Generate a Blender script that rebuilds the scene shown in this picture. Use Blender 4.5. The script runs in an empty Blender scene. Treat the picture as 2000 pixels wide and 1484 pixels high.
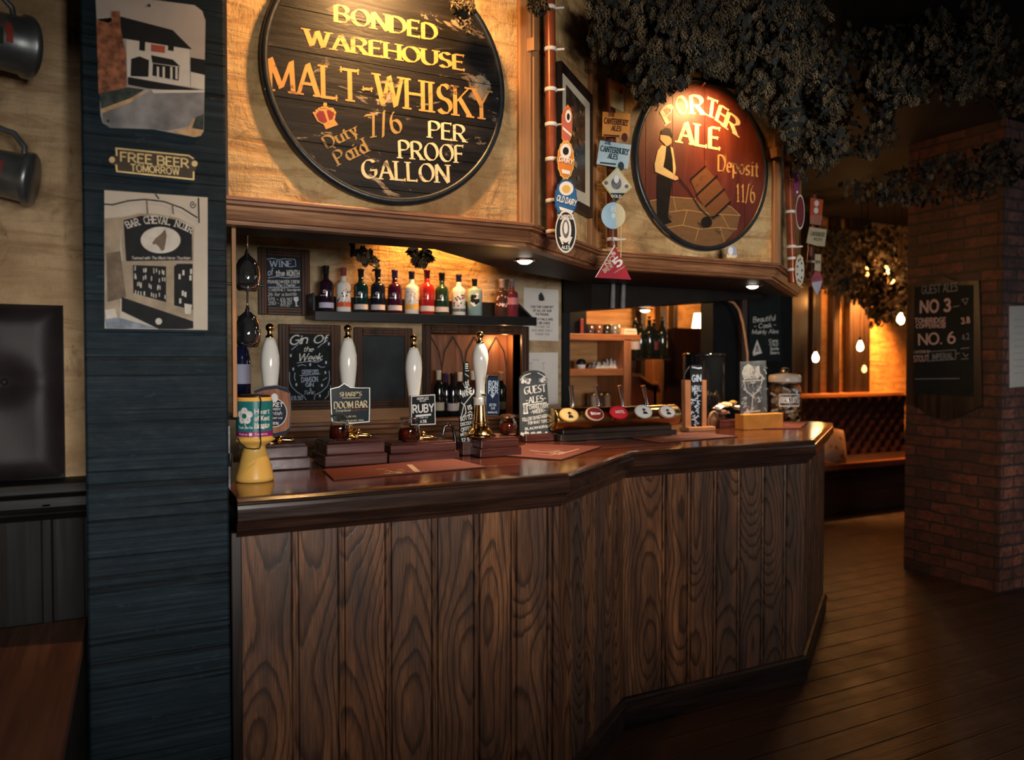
import bpy, math, random
from math import sin, cos, pi, radians, sqrt, atan2
from mathutils import Vector as V, Matrix as M
random.seed(7)
SC = bpy.context.scene
COL = SC.collection

# ------------------------------------------------------------ camera, world, daylight, exposure
# world frame: x runs along the bar front, y runs from the customer side into the bar, z up
CAMH = 1.5
PITCH = math.atan(36/1500)
F0 = V((0.4472136, 0.8944272, 0)); RT = V((0.8944272, -0.4472136, 0)); UPZ = V((0, 0, 1))
CP = V((0, 0, CAMH))
FW = F0*cos(PITCH) - UPZ*sin(PITCH)
UPV = F0*sin(PITCH) + UPZ*cos(PITCH)
cd = bpy.data.cameras.new('camera'); cam = bpy.data.objects.new('camera', cd); COL.objects.link(cam)
R3 = M((RT, UPV, -FW)).transposed()
cam.matrix_world = M.Translation(CP) @ R3.to_4x4()
cd.sensor_width = 36; cd.lens = 27; cd.clip_start = .05
cd.dof.use_dof = True; cd.dof.focus_distance = 2.75; cd.dof.aperture_fstop = 2.0
SC.camera = cam
SC.view_settings.view_transform = 'Standard'; SC.view_settings.look = 'None'
SC.view_settings.gamma = 1; SC.view_settings.use_curve_mapping = False
SC.view_settings.exposure = 0.0
wd = bpy.data.worlds.new('world'); SC.world = wd; wd.use_nodes = True
wd.node_tree.nodes['Background'].inputs[0].default_value = (.25, .42, .6, 1)
wd.node_tree.nodes['Background'].inputs[1].default_value = .015

def lamp(name, kind, loc, energy, col, size=.1, size_y=None, target=None, spot=None, parent=None, blend=.6, spread=None):
    L = bpy.data.lights.new(name, kind); L.energy = energy; L.color = col
    if kind == 'AREA':
        L.size = size
        if size_y: L.shape = 'RECTANGLE'; L.size_y = size_y
        if spread: L.spread = spread
    else: L.shadow_soft_size = size
    if spot: L.spot_size = spot; L.spot_blend = blend
    o = bpy.data.objects.new(name, L); COL.objects.link(o); loc = V(loc)
    q = (V(target)-loc).to_track_quat('-Z', 'Y') if target is not None else V((0, 0, -1)).to_track_quat('-Z', 'Y')
    mw = M.Translation(loc) @ q.to_matrix().to_4x4()
    if parent is not None:
        o.parent = parent; o.matrix_basis = INV[parent.name] @ mw
    else: o.matrix_world = mw
    return o
INV = {}
DAY = (1.0, .96, .90)
lamp('window_daylight', 'AREA', (.35, -3.5, 1.6), 285, DAY, 2.0, .9, target=(.7, 2.1, 1.35))
lamp('window_daylight', 'AREA', (7.9, -.6, 2.1), 16, (.85, .93, 1.0), 1.2, 1.4, target=(4.2, 3.0, 2.0))

# ------------------------------------------------------------ pixel rays -> places on real surfaces
def ray(px, py): return FW + RT*((px-1000)/1500) + UPV*((742-py)/1500)
class Pl:                      # a plane, n points to the viewer
    def __init__(s, n, p0):
        s.n = V(n).normalized(); s.p0 = V(p0)
        s.u = UPZ.cross(s.n).normalized() if abs(s.n.z) < .9 else V((1, 0, 0))
        s.v = s.n.cross(s.u)
    def p(s, px, py, off=0):
        d = ray(px, py); t = ((s.p0-CP).dot(s.n)+off)/d.dot(s.n)
        return CP + d*t
    def fr(s, o): 
        m = M((s.u, s.v, s.n)).transposed().to_4x4(); m.translation = o; return m
def PY(y): return Pl((0, -1, 0), (0, y, 0))
def PX_(x): return Pl((-1, 0, 0), (x, 0, 0))
def PZ(z): return Pl((0, 0, 1), (0, 0, z))
def PC(c): return Pl((.6, -.8, 0), V((-.6, .8, 0))*c)
def PF(z):                     # plane facing the camera line, z metres ahead
    return Pl(-F0, CP+F0*z)
def onY(px, py, y): return PY(y).p(px, py)
def onZ(px, py, z): return PZ(z).p(px, py)

# ------------------------------------------------------------ mesh builder
class MB:
    def __init__(s): s.v = []; s.f = []; s.m = []; s.s = []; s.uv = {}
    def add(s, vs, fs, mat=0, sm=False, T=None, uv=None):
        b = len(s.v)
        s.v += [(T @ V(p)) if T is not None else V(p) for p in vs]
        for i, f in enumerate(fs):
            if uv: s.uv[len(s.f)] = uv[i]
            s.f.append([b+k for k in f]); s.m.append(mat); s.s.append(sm)
        return s
    def box(s, a, b, mat=0, T=None):
        (x0, y0, z0), (x1, y1, z1) = a, b
        vs = [(x0,y0,z0),(x1,y0,z0),(x1,y1,z0),(x0,y1,z0),(x0,y0,z1),(x1,y0,z1),(x1,y1,z1),(x0,y1,z1)]
        return s.add(vs, [(3,2,1,0),(4,5,6,7),(0,1,5,4),(1,2,6,5),(2,3,7,6),(3,0,4,7)], mat, False, T)
    def prism(s, o, z0, z1, mat=0, T=None, cap=None, sm=False):
        n = len(o); vs = [(x, y, z0) for x, y in o]+[(x, y, z1) for x, y in o]
        s.add(vs, [(i, (i+1) % n, n+(i+1) % n, n+i) for i in range(n)], mat, sm, T)
        s.add(vs, [tuple(range(n-1, -1, -1)), tuple(range(n, 2*n))], mat if cap is None else cap, False, T)
        return s
    def lathe(s, prof, n=24, mat=0, T=None, sm=True, a0=0, a1=2*pi):
        full = abs(a1-a0-2*pi) < 1e-6; k = n if full else n+1; vs = []; fs = []
        for r, z in prof:
            for i in range(k):
                a = a0+(a1-a0)*i/n; vs.append((r*cos(a), r*sin(a), z))
        for j in range(len(prof)-1):
            for i in range(n):
                i2 = (i+1) % k; fs.append((j*k+i, j*k+i2, (j+1)*k+i2, (j+1)*k+i))
        return s.add(vs, fs, mat, sm, T)
    def tube(s, pts, r, n=8, mat=0, T=None, cap=True):
        pts = [V(p) for p in pts]; rs = r if isinstance(r, (list, tuple)) else [r]*len(pts)
        vs = []; fs = []; up = None
        for i, p in enumerate(pts):
            d = (pts[min(i+1, len(pts)-1)]-pts[max(i-1, 0)]).normalized()
            if up is None: up = d.orthogonal().normalized()
            up = (up-d*up.dot(d)).normalized(); w = d.cross(up)
            for k in range(n):
                a = 2*pi*k/n; vs.append(p+(up*cos(a)+w*sin(a))*rs[i])
        for i in range(len(pts)-1):
            for k in range(n): fs.append((i*n+k, i*n+(k+1) % n, (i+1)*n+(k+1) % n, (i+1)*n+k))
        s.add(vs, fs, mat, True, T)
        if cap: s.add(vs, [tuple(range(n-1, -1, -1)), tuple(range(len(vs)-n, len(vs)))], mat, False, T)
        return s
    def ball(s, c, r, n=14, mat=0, T=None, sq=(1, 1, 1)):
        pr = [(r*sin(pi*i/(n//2)), -r*cos(pi*i/(n//2))) for i in range(n//2+1)]
        Tb = M.Translation(V(c)) @ M.Diagonal((sq[0], sq[1], sq[2], 1))
        return s.lathe(pr, n, mat, (T @ Tb) if T is not None else Tb)
    def sweep(s, path, prof, mat=0, sm=False, cap=True, closed=True):
        """prof: (inward offset, z); path runs with the viewer on its right hand"""
        k = len(prof); vs = []; fs = []
        for i in range(len(path)):
            for d, z in prof:
                q = off(path, i, d); vs.append((q[0], q[1], z))
        for i in range(len(path)-1):
            for j in range(k if closed else k-1):
                fs.append((i*k+j, (i+1)*k+j, (i+1)*k+(j+1) % k, i*k+(j+1) % k))
        s.add(vs, fs, mat, sm)
        if cap and closed: s.add(vs, [tuple(range(k)), tuple(range(len(vs)-1, len(vs)-k-1, -1))], mat)
        return s
    def poly(s, pts, mat=0): return s.add(pts, [tuple(range(len(pts)))], mat)
    def build(s, name, mats, parent=None, bevel=0, local=False, seg=2):
        me = bpy.data.meshes.new(name)
        Ti = INV.get(parent.name) if (parent is not None and not local) else None
        me.from_pydata([tuple(Ti @ p) if Ti is not None else tuple(p) for p in s.v], [], s.f)
        for m in (mats if isinstance(mats, (list, tuple)) else [mats]): me.materials.append(m)
        for i, pl in enumerate(me.polygons): pl.material_index = s.m[i]; pl.use_smooth = s.s[i]
        if s.uv:
            ul = me.uv_layers.new(name='grain')
            for i, u in s.uv.items():
                for k, li in enumerate(me.polygons[i].loop_indices): ul.data[li].uv = u[k]
        me.update()
        o = bpy.data.objects.new(name, me); COL.objects.link(o)
        if parent is not None: o.parent = parent; INV[o.name] = INV[parent.name]
        else: INV[o.name] = M.Identity(4)
        if bevel:
            b = o.modifiers.new('bevel', 'BEVEL'); b.width = bevel; b.segments = seg; b.limit_method = 'ANGLE'
            b.angle_limit = radians(35)
        return o
def off(path, i, d):
    """point i of a plan path moved inward (left of travel = +) by d with mitred corners"""
    def nrm(a, b):
        l = sqrt((b[0]-a[0])**2+(b[1]-a[1])**2); return (-(b[1]-a[1])/l, (b[0]-a[0])/l)
    p = path[i]; ns = []
    if i > 0: ns.append(nrm(path[i-1], p))
    if i < len(path)-1: ns.append(nrm(p, path[i+1]))
    if len(ns) == 1: return (p[0]+ns[0][0]*d, p[1]+ns[0][1]*d)
    bx, by = ns[0][0]+ns[1][0], ns[0][1]+ns[1][1]; l2 = bx*bx+by*by
    return (p[0]+bx*2*d/l2, p[1]+by*2*d/l2)
def thing(name, label, cat, loc=(0, 0, 0), rz=0, group=None):
    o = bpy.data.objects.new(name, None); COL.objects.link(o); o.empty_display_size = .05
    o.location = loc; o.rotation_euler = (0, 0, rz)
    INV[o.name] = (M.Translation(V(loc)) @ M.Rotation(rz, 4, 'Z')).inverted()
    return tag(o, label, cat, group)
def tag(o, label, cat, group=None, kind=None):
    if label: o['label'] = label
    if cat: o['category'] = cat
    if group: o['group'] = group
    if kind: o['kind'] = kind
    return o
def struct(o): o['kind'] = 'structure'; return o
def LB(o, s): o['label'] = s; return o
def circ(cx, cy, r, n=24, ry=None, a0=0, a1=2*pi):
    ry = r if ry is None else ry; full = abs(a1-a0-2*pi) < 1e-6
    return [(cx+r*cos(a0+(a1-a0)*i/n), cy+ry*sin(a0+(a1-a0)*i/n)) for i in range(n if full else n+1)]

# ------------------------------------------------------------ procedural materials
class NT:
    def __init__(s, name):
        s.m = bpy.data.materials.new(name); s.m.use_nodes = True; s.t = s.m.node_tree
        s.b = s.t.nodes['Principled BSDF']
        s.tc = s.n('ShaderNodeTexCoord')
    def n(s, ty, **kw):
        o = s.t.nodes.new(ty)
        for k, v in kw.items(): setattr(o, k, v)
        return o
    def l(s, a, b): s.t.links.new(a, b)
    def val(s, sock, x):
        if hasattr(x, 'is_output') or isinstance(x, bpy.types.NodeSocket): s.l(x, sock)
        else: sock.default_value = x
    def map(s, sc=(1, 1, 1), co='Object', rot=(0, 0, 0), loc=(0, 0, 0)):
        mp = s.n('ShaderNodeMapping'); s.l(s.tc.outputs[co] if isinstance(co, str) else co, mp.inputs[0])
        mp.inputs['Scale'].default_value = sc; mp.inputs['Rotation'].default_value = rot; mp.inputs['Location'].default_value = loc
        return mp.outputs[0]
    def noise(s, vec, scale=5, det=4, rough=.55, dist=0):
        o = s.n('ShaderNodeTexNoise'); s.l(vec, o.inputs['Vector'])
        o.inputs['Scale'].default_value = scale; o.inputs['Detail'].default_value = det
        o.inputs['Roughness'].default_value = rough; o.inputs['Distortion'].default_value = dist
        return o.outputs['Fac']
    def ramp(s, fac, stops, interp='LINEAR'):
        o = s.n('ShaderNodeValToRGB'); s.l(fac, o.inputs[0]); e = o.color_ramp.elements; o.color_ramp.interpolation = interp
        while len(e) < len(stops): e.new(.5)
        for q, (p, c) in zip(e, stops):
            q.position = p; q.color = (c, c, c, 1) if isinstance(c, (int, float)) else (*c, 1)
        return o.outputs[0]
    def mix(s, f, a, b, mode='MIX'):
        o = s.n('ShaderNodeMix', data_type='RGBA', blend_type=mode)
        s.val(o.inputs[0], f)
        for k, x in ((6, a), (7, b)):
            if isinstance(x, tuple): o.inputs[k].default_value = (*x, 1)
            else: s.l(x, o.inputs[k])
        return o.outputs[2]
    def math(s, op, a, b=0, c=None):
        o = s.n('ShaderNodeMath', operation=op); s.val(o.inputs[0], a); s.val(o.inputs[1], b)
        if c is not None: s.val(o.inputs[2], c)
        return o.outputs[0]
    def bump(s, h, st=.3, d=.01):
        o = s.n('ShaderNodeBump'); s.l(h, o.inputs['Height']); o.inputs['Strength'].default_value = st; o.inputs['Distance'].default_value = d
        s.l(o.outputs[0], s.b.inputs['Normal'])
    def col(s, x): s.val(s.b.inputs['Base Color'], (*x, 1) if isinstance(x, tuple) else x)
    def rough(s, x): s.val(s.b.inputs['Roughness'], x)
    def set(s, **kw):
        for k, v in kw.items(): s.b.inputs[k].default_value = v
MATS = {}
def pm(name, c, rough=.5, metal=0, var=.15, ns=30, bump=0, spec=None, coat=0, trans=0, ior=1.45, emit=None, es=0):
    """plain procedural surface: base colour broken up by a noise"""
    if name in MATS: return MATS[name]
    t = NT(name); nz = t.noise(t.map(), ns, 3)
    lo = tuple(x*(1-var) for x in c); hi = tuple(min(1, x*(1+var)) for x in c)
    t.col(t.ramp(nz, [(.3, lo), (.7, hi)])); t.rough(rough); t.set(Metallic=metal, IOR=ior)
    if spec is None and not (coat or metal or trans or rough < .3): spec = .28
    if spec is not None: t.b.inputs['Specular IOR Level'].default_value = spec
    if coat: t.b.inputs['Coat Weight'].default_value = coat; t.b.inputs['Coat Roughness'].default_value = .08
    if trans: t.b.inputs['Transmission Weight'].default_value = trans
    if bump: t.bump(nz, bump, .004)
    if emit: t.b.inputs['Emission Color'].default_value = (*emit, 1); t.b.inputs['Emission Strength'].default_value = es
    MATS[name] = t.m; return t.m
def wood(name, dark, mid, hi, axis='x', rough=.35, sc=1, coat=0, bump=.15, spec=.5):
    """long straight grain along one object axis"""
    if name in MATS: return MATS[name]
    t = NT(name); a = {'x': (1.2, 26, 26), 'y': (26, 1.2, 26), 'z': (26, 26, 1.2)}[axis]
    a = tuple(k*sc for k in a)
    g = t.noise(t.map(a), 1, 5, .6, .6); f = t.noise(t.map(tuple(k*5 for k in a)), 1, 3, .6)
    blot = t.noise(t.map((1, 1, 1)), 3*sc, 3)
    c = t.ramp(g, [(.28, dark), (.5, mid), (.72, hi)])
    c = t.mix(t.ramp(f, [(.35, .55), (.55, 0.)]), c, dark)
    c = t.mix(t.ramp(blot, [(.35, .5), (.65, 0.)]), c, dark)
    t.col(c); t.rough(t.ramp(g, [(.3, rough*.75), (.7, min(1, rough*1.3))])); t.bump(g, bump, .004)
    t.b.inputs['Specular IOR Level'].default_value = spec
    if coat: t.b.inputs['Coat Weight'].default_value = coat; t.b.inputs['Coat Roughness'].default_value = .12
    MATS[name] = t.m; return t.m

# --- bar front boards: flat-sawn oak, growth rings cut by each board (UV: metres across, metres up)
def oak_boards():
    t = NT('oak_boards'); sp = t.n('ShaderNodeSeparateXYZ'); t.l(t.tc.outputs['UV'], sp.inputs[0])
    x, y = sp.outputs[0], sp.outputs[1]
    def vec(ax, ay, oz=0):
        c = t.n('ShaderNodeCombineXYZ'); t.val(c.inputs[0], t.math('MULTIPLY', x, ax)); t.val(c.inputs[1], t.math('MULTIPLY', y, ay)); c.inputs[2].default_value = oz
        return c.outputs[0]
    k = t.noise(vec(1.2, .80), 1, 2, .5); k2 = t.noise(vec(1.2, .8, 5), 1, 2, .5); wob = t.noise(vec(30, 3, 2), 1, 4, .6)
    xx = t.math('ADD', x, t.math('MULTIPLY_ADD', k2, .16, -.08))
    yy = t.math('MULTIPLY_ADD', k, .40, -.10)
    r = t.math('SQRT', t.math('ADD', t.math('MULTIPLY', xx, xx), t.math('MULTIPLY', yy, yy)))
    r = t.math('ADD', r, t.math('MULTIPLY', wob, .012))
    ring = t.math('FRACT', t.math('MULTIPLY', r, 76))
    late = t.ramp(ring, [(0, 0.), (.55, .05), (.80, .85), (.90, 1.), (1., .1)])
    pore = t.noise(vec(420, 9, 1), 1, 3, .65); blot = t.noise(vec(14, 1.5, 3), 1, 4, .6); tone = t.noise(vec(.01, .27, 9), 1, 0)
    base = t.ramp(blot, [(.30, (.052, .029, .022)), (.50, (.185, .077, .037)), (.70, (.40, .170, .073))])
    c = t.mix(t.ramp(tone, [(.38, .62), (.58, 0.)]), base, (.085, .062, .052))
    c = t.mix(t.math('MULTIPLY', late, .74), c, (.018, .011, .009))
    c = t.mix(t.ramp(pore, [(.40, .55), (.56, 0.)]), c, (.022, .013, .010))
    t.col(c); t.rough(t.ramp(blot, [(.3, .42), (.7, .30)])); h = t.math('ADD', t.math('MULTIPLY', late, -.5), t.math('MULTIPLY', pore, .6)); t.bump(h, .25, .003)
    return t.m
def plaster(name, lo, mid, hi, lines=True, sc=1.0, dirt=(.09, .045, .015)):
    t = NT(name); v = t.map((sc, sc, sc))
    a = t.noise(v, 2.2, 5, .6, .4); b = t.noise(v, 9, 5, .65, .3); st = t.noise(t.map((sc*3, sc*3, sc*22)), 1, 4, .6, .8)
    c = t.ramp(a, [(.30, lo), (.5, mid), (.70, hi)])
    c = t.mix(t.ramp(b, [(.30, .55), (.48, 0.)]), c, dirt)
    if lines:
        c = t.mix(t.ramp(st, [(.36, .75), (.5, 0.)]), c, lo); sc2 = t.noise(t.map((sc*14, sc*14, sc*5), rot=(.2, .5, .3)), 1, 6, .75, 1.2); c = t.mix(t.ramp(sc2, [(.60, 0.), (.70, .6)]), c, dirt)
        vo = t.n('ShaderNodeTexVoronoi', feature='DISTANCE_TO_EDGE'); t.l(t.map((sc*2.2, sc*2.2, sc*3.2)), vo.inputs['Vector']); vo.inputs['Scale'].default_value = 1.6
        warp = t.math('ADD', vo.outputs['Distance'], t.math('MULTIPLY_ADD', b, .12, -.06))
        c = t.mix(t.ramp(warp, [(.0, .22), (.012, 0.)]), c, dirt)
    t.col(c); t.rough(.75); t.bump(t.math('ADD', t.math('ADD', b, st), sc2 if lines else a), .85, .016)
    return t.m
def brick(name, c1, c2, mort, axis):
    t = NT(name); rot = {'x': (pi/2, 0, 0), 'y': (pi/2, 0, pi/2)}[axis]
    sp = t.n('ShaderNodeSeparateXYZ'); t.l(t.tc.outputs['Object'], sp.inputs[0]); cb = t.n('ShaderNodeCombineXYZ')
    t.l(sp.outputs[0 if axis == 'x' else 1], cb.inputs[0]); t.l(sp.outputs[2], cb.inputs[1])
    bn = t.n('ShaderNodeTexBrick'); wv = t.noise(t.map(), 6, 3)
    ad = t.n('ShaderNodeVectorMath', operation='ADD'); t.l(cb.outputs[0], ad.inputs[0])
    cw = t.n('ShaderNodeCombineXYZ'); t.val(cw.inputs[1], t.math('MULTIPLY_ADD', wv, .03, -.015)); t.l(cw.outputs[0], ad.inputs[1])
    t.l(ad.outputs[0], bn.inputs['Vector']); bn.inputs['Scale'].default_value = 1
    bn.inputs['Brick Width'].default_value = .225; bn.inputs['Row Height'].default_value = .075; bn.inputs['Mortar Size'].default_value = .008
    bn.inputs['Mortar Smooth'].default_value = .3; bn.inputs['Bias'].default_value = -.1
    bn.inputs['Color1'].default_value = (*c1, 1); bn.inputs['Color2'].default_value = (*c2, 1); bn.inputs['Mortar'].default_value = (*mort, 1)
    g = t.noise(t.map(), 28, 5, .7); big = t.noise(t.map(), 5, 3)
    c = t.mix(t.ramp(g, [(.35, .75), (.6, 0.)]), bn.outputs[0], (.02, .012, .010)); c = t.mix(t.ramp(big, [(.35, .6), (.6, 0.)]), c, (.035, .018, .014))
    t.col(c); t.rough(.62); t.bump(t.math('ADD', t.math('MULTIPLY', bn.outputs[1], -1.0), t.math('MULTIPLY', g, .6)), .8, .012)
    return t.m
def blackpost():
    t = NT('black_painted_timber'); saw = t.noise(t.map((1.2, 1.2, 85)), 1, 4, .7, .25); sp = t.noise(t.map((14, 14, 30)), 1, 4, .7); ln = t.noise(t.map((.6, .6, 62)), 1, 2, .6)
    big = t.noise(t.map((3, 3, 2)), 1, 3, .6)
    c = t.ramp(saw, [(.25, (.003, .007, .010)), (.55, (.007, .017, .025)), (.8, (.024, .044, .056))])
    c = t.mix(t.ramp(ln, [(.34, .85), (.40, 0.)]), c, (.002, .004, .006))
    c = t.mix(t.ramp(sp, [(.64, 0.), (.76, .4)]), c, (.07, .09, .095))
    t.col(c); t.rough(t.ramp(sp, [(.3, .5), (.7, .7)])); t.b.inputs['Specular IOR Level'].default_value = .16
    h = t.math('ADD', t.math('ADD', saw, t.math('MULTIPLY', sp, .6)), t.ramp(ln, [(.34, 0.), (.40, .8)])); t.bump(h, .6, .005)
    return t.m
def signblack():
    t = NT('black_painted_boards'); g = t.noise(t.map((2.5, 2.5, 40)), 1, 5, .65, .5); w = t.noise(t.map((5, 5, 13)), 1, 6, .72, .8); big = t.noise(t.map((1.5, 1.5, 1.5)), 1.6, 2)
    c = t.ramp(g, [(.3, (.004, .0035, .0035)), (.6, (.011, .009, .008)), (.8, (.030, .021, .016))])
    wear = t.math('MULTIPLY', t.ramp(w, [(.575, 0.), (.625, 1.)]), t.ramp(big, [(.40, 0.), (.58, 1.)]))
    c = t.mix(wear, c, (.33, .25, .17)); t.col(c); t.b.inputs['Specular IOR Level'].default_value = .22; t.rough(t.ramp(g, [(.3, .36), (.7, .55)])); t.bump(t.math('ADD', g, t.math('MULTIPLY', w, .8)), .4, .005)
    return t.m
def signpaint(name, c, wearcol=(.03, .02, .015), th=.585):
    t = NT(name); w = t.noise(t.map((7, 7, 16)), 1, 6, .75, .6); g = t.noise(t.map((30, 30, 60)), 1, 3)
    k = t.mix(t.ramp(g, [(.4, .3), (.6, 0.)]), c, tuple(x*.7 for x in c)); t.col(t.mix(t.ramp(w, [(th, 0.), (th+.06, .85)]), k, wearcol)); t.rough(.45); t.b.inputs['Specular IOR Level'].default_value = .3
    return t.m
def chalkboard(name, c=(.010, .013, .014)):
    t = NT(name); a = t.noise(t.map(), 3.5, 5, .6, .6); f = t.noise(t.map(), 60, 3)
    t.b.inputs['Specular IOR Level'].default_value = .1; t.col(t.mix(t.ramp(a, [(.4, 0.), (.75, .35)]), c, tuple(x*2.2+.004 for x in c))); t.rough(t.ramp(f, [(.3, .5), (.7, .75)])); return t.m
def chalk(name, c=(.75, .74, .70)):
    t = NT(name); a = t.noise(t.map(), 120, 3, .7); t.col(t.ramp(a, [(.3, tuple(x*.55 for x in c)), (.55, c)])); t.rough(.9); return t.m
def floorwood():
    t = NT('floor_boards'); v = t.map(); sp = t.n('ShaderNodeSeparateXYZ'); t.l(v, sp.inputs[0])
    row = t.math('DIVIDE', sp.outputs[1], .135); fr = t.math('FRACT', row); rid = t.math('FLOOR', row)
    c3 = t.n('ShaderNodeCombineXYZ'); t.val(c3.inputs[0], t.math('ADD', t.math('MULTIPLY', sp.outputs[0], 1.3), t.math('MULTIPLY', rid, 7.31))); t.val(c3.inputs[1], t.math('MULTIPLY', sp.outputs[1], 30)); t.val(c3.inputs[2], t.math('MULTIPLY', rid, 3.7))
    g = t.noise(c3.outputs[0], 1, 5, .65, .5)
    cr = t.n('ShaderNodeCombineXYZ'); t.val(cr.inputs[0], t.math('MULTIPLY', rid, 5.7)); tone = t.noise(cr.outputs[0], 1, 0)
    sc = t.noise(v, 4, 5, .7)
    c = t.ramp(g, [(.28, (.010, .006, .005)), (.55, (.036, .015, .010)), (.8, (.092, .035, .021))])
    c = t.mix(t.ramp(tone, [(.4, .5), (.6, 0.)]), c, (.024, .013, .009)); c = t.mix(t.ramp(sc, [(.58, 0.), (.75, .35)]), c, (.085, .054, .038))
    edge = t.ramp(fr, [(.0, 1.), (.035, 0.), (.965, 0.), (1., 1.)])
    c = t.mix(edge, c, (.004, .003, .003)); t.col(c); t.rough(t.ramp(sc, [(.3, .34), (.7, .55)])); t.bump(t.math('ADD', g, t.math('MULTIPLY', edge, -1.2)), .45, .006)
    return t.m
OAK = oak_boards()
PLASTER = plaster('ochre_plaster', (.34, .165, .055), (.62, .38, .155), (.78, .54, .26))
PLASTER_DIM = plaster('old_plaster', (.30, .18, .085), (.47, .31, .165), (.60, .43, .26))
PLASTER_BACK = plaster('backbar_plaster', (.30, .20, .10), (.45, .33, .19), (.55, .43, .27))
POST = blackpost(); SIGNB = signblack(); FLOOR = floorwood()
BRICK_Y = brick('brick_shaded_side', (.20, .052, .028), (.045, .018, .014), (.030, .021, .017), 'y')  # pillar brick darkened in the colour for the face in shade
BRICK_X = brick('brick_lit_return', (.38, .12, .07), (.17, .058, .036), (.055, .044, .038), 'x')  # same pillar, lighter colour for the face that catches the light
CTOP = wood('counter_mahogany', (.035, .008, .004), (.135, .032, .012), (.25, .066, .022), 'x', .16, .7, coat=.35, bump=.05)
NOSE = wood('counter_edge_wood', (.012, .006, .005), (.042, .018, .012), (.085, .038, .024), 'x', .22, 1, coat=.35)
CORN = wood('cornice_wood', (.085, .030, .013), (.36, .15, .062), (.56, .28, .13), 'x', .38, 1.2)
DARKW = wood('dark_stained_wood', (.010, .006, .005), (.032, .017, .012), (.060, .031, .020), 'x', .42)
DARKWZ = wood('dark_stained_upright', (.010, .006, .005), (.032, .017, .012), (.060, .031, .020), 'z', .42)
FRAMEW = wood('frame_wood', (.020, .009, .005), (.075, .031, .016), (.135, .058, .030), 'z', .45, spec=.2)
BOXW = wood('pump_box_mahogany', (.040, .011, .009), (.105, .030, .023), (.165, .052, .038), 'x', .25, 1, coat=.3)
PINE = wood('pine_batten', (.26, .105, .036), (.43, .205, .075), (.58, .31, .125), 'z', .55)
SHELFW = wood('orange_shelf_wood', (.20, .065, .022), (.40, .150, .050), (.55, .24, .085), 'x', .4)
SHELFWZ = wood('orange_upright_wood', (.20, .065, .022), (.40, .150, .050), (.55, .24, .085), 'z', .4)
PINEX = wood('rough_pine_board', (.30, .13, .045), (.52, .26, .095), (.66, .39, .16), 'x', .6)
BLACK = pm('black_paint', (.008, .009, .010), .35); BLACKM = pm('matt_black', (.006, .007, .008), .7)
IRON = pm('black_iron', (.016, .019, .022), .32, 0, .3, 14, .3, spec=.6)
BRASS = pm('polished_brass', (.78, .46, .17), .17, 1, .12, 20); OLDBRASS = pm('old_brass', (.50, .33, .14), .34, 1, .3, 40)
COPPER = pm('copper_pipe', (.30, .078, .034), .30, .35, .35, 12); CHROME = pm('chrome', (.80, .77, .73), .14, 1, .05)
PORC = pm('porcelain', (.80, .77, .70), .12, 0, .03, 8, coat=.4); WHITE = pm('white_paint', (.72, .70, .66), .5, 0, .06); CREAM = pm('cream_paint', (.70, .55, .33), .5, 0, .12, 25)
PAPER = pm('paper', (.62, .59, .55), .8, 0, .05, 10); PAPER2 = pm('cream_paper', (.66, .56, .42), .8, 0, .06, 10); INK = pm('ink', (.03, .03, .03), .8); DIMINK = pm('grey_print', (.30, .29, .27), .8)
CB = chalkboard('chalkboard'); CHK = chalk('chalk'); CHKB = chalk('pale_blue_chalk', (.52, .62, .80)); CHKD = chalk('rubbed_chalk', (.22, .22, .22)); CHKP = chalk('pink_chalk', (.62, .42, .36))
STRAP = pm('white_cable_tie', (.78, .74, .68), .45, 0, .06)
DIMLABEL = None
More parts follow.
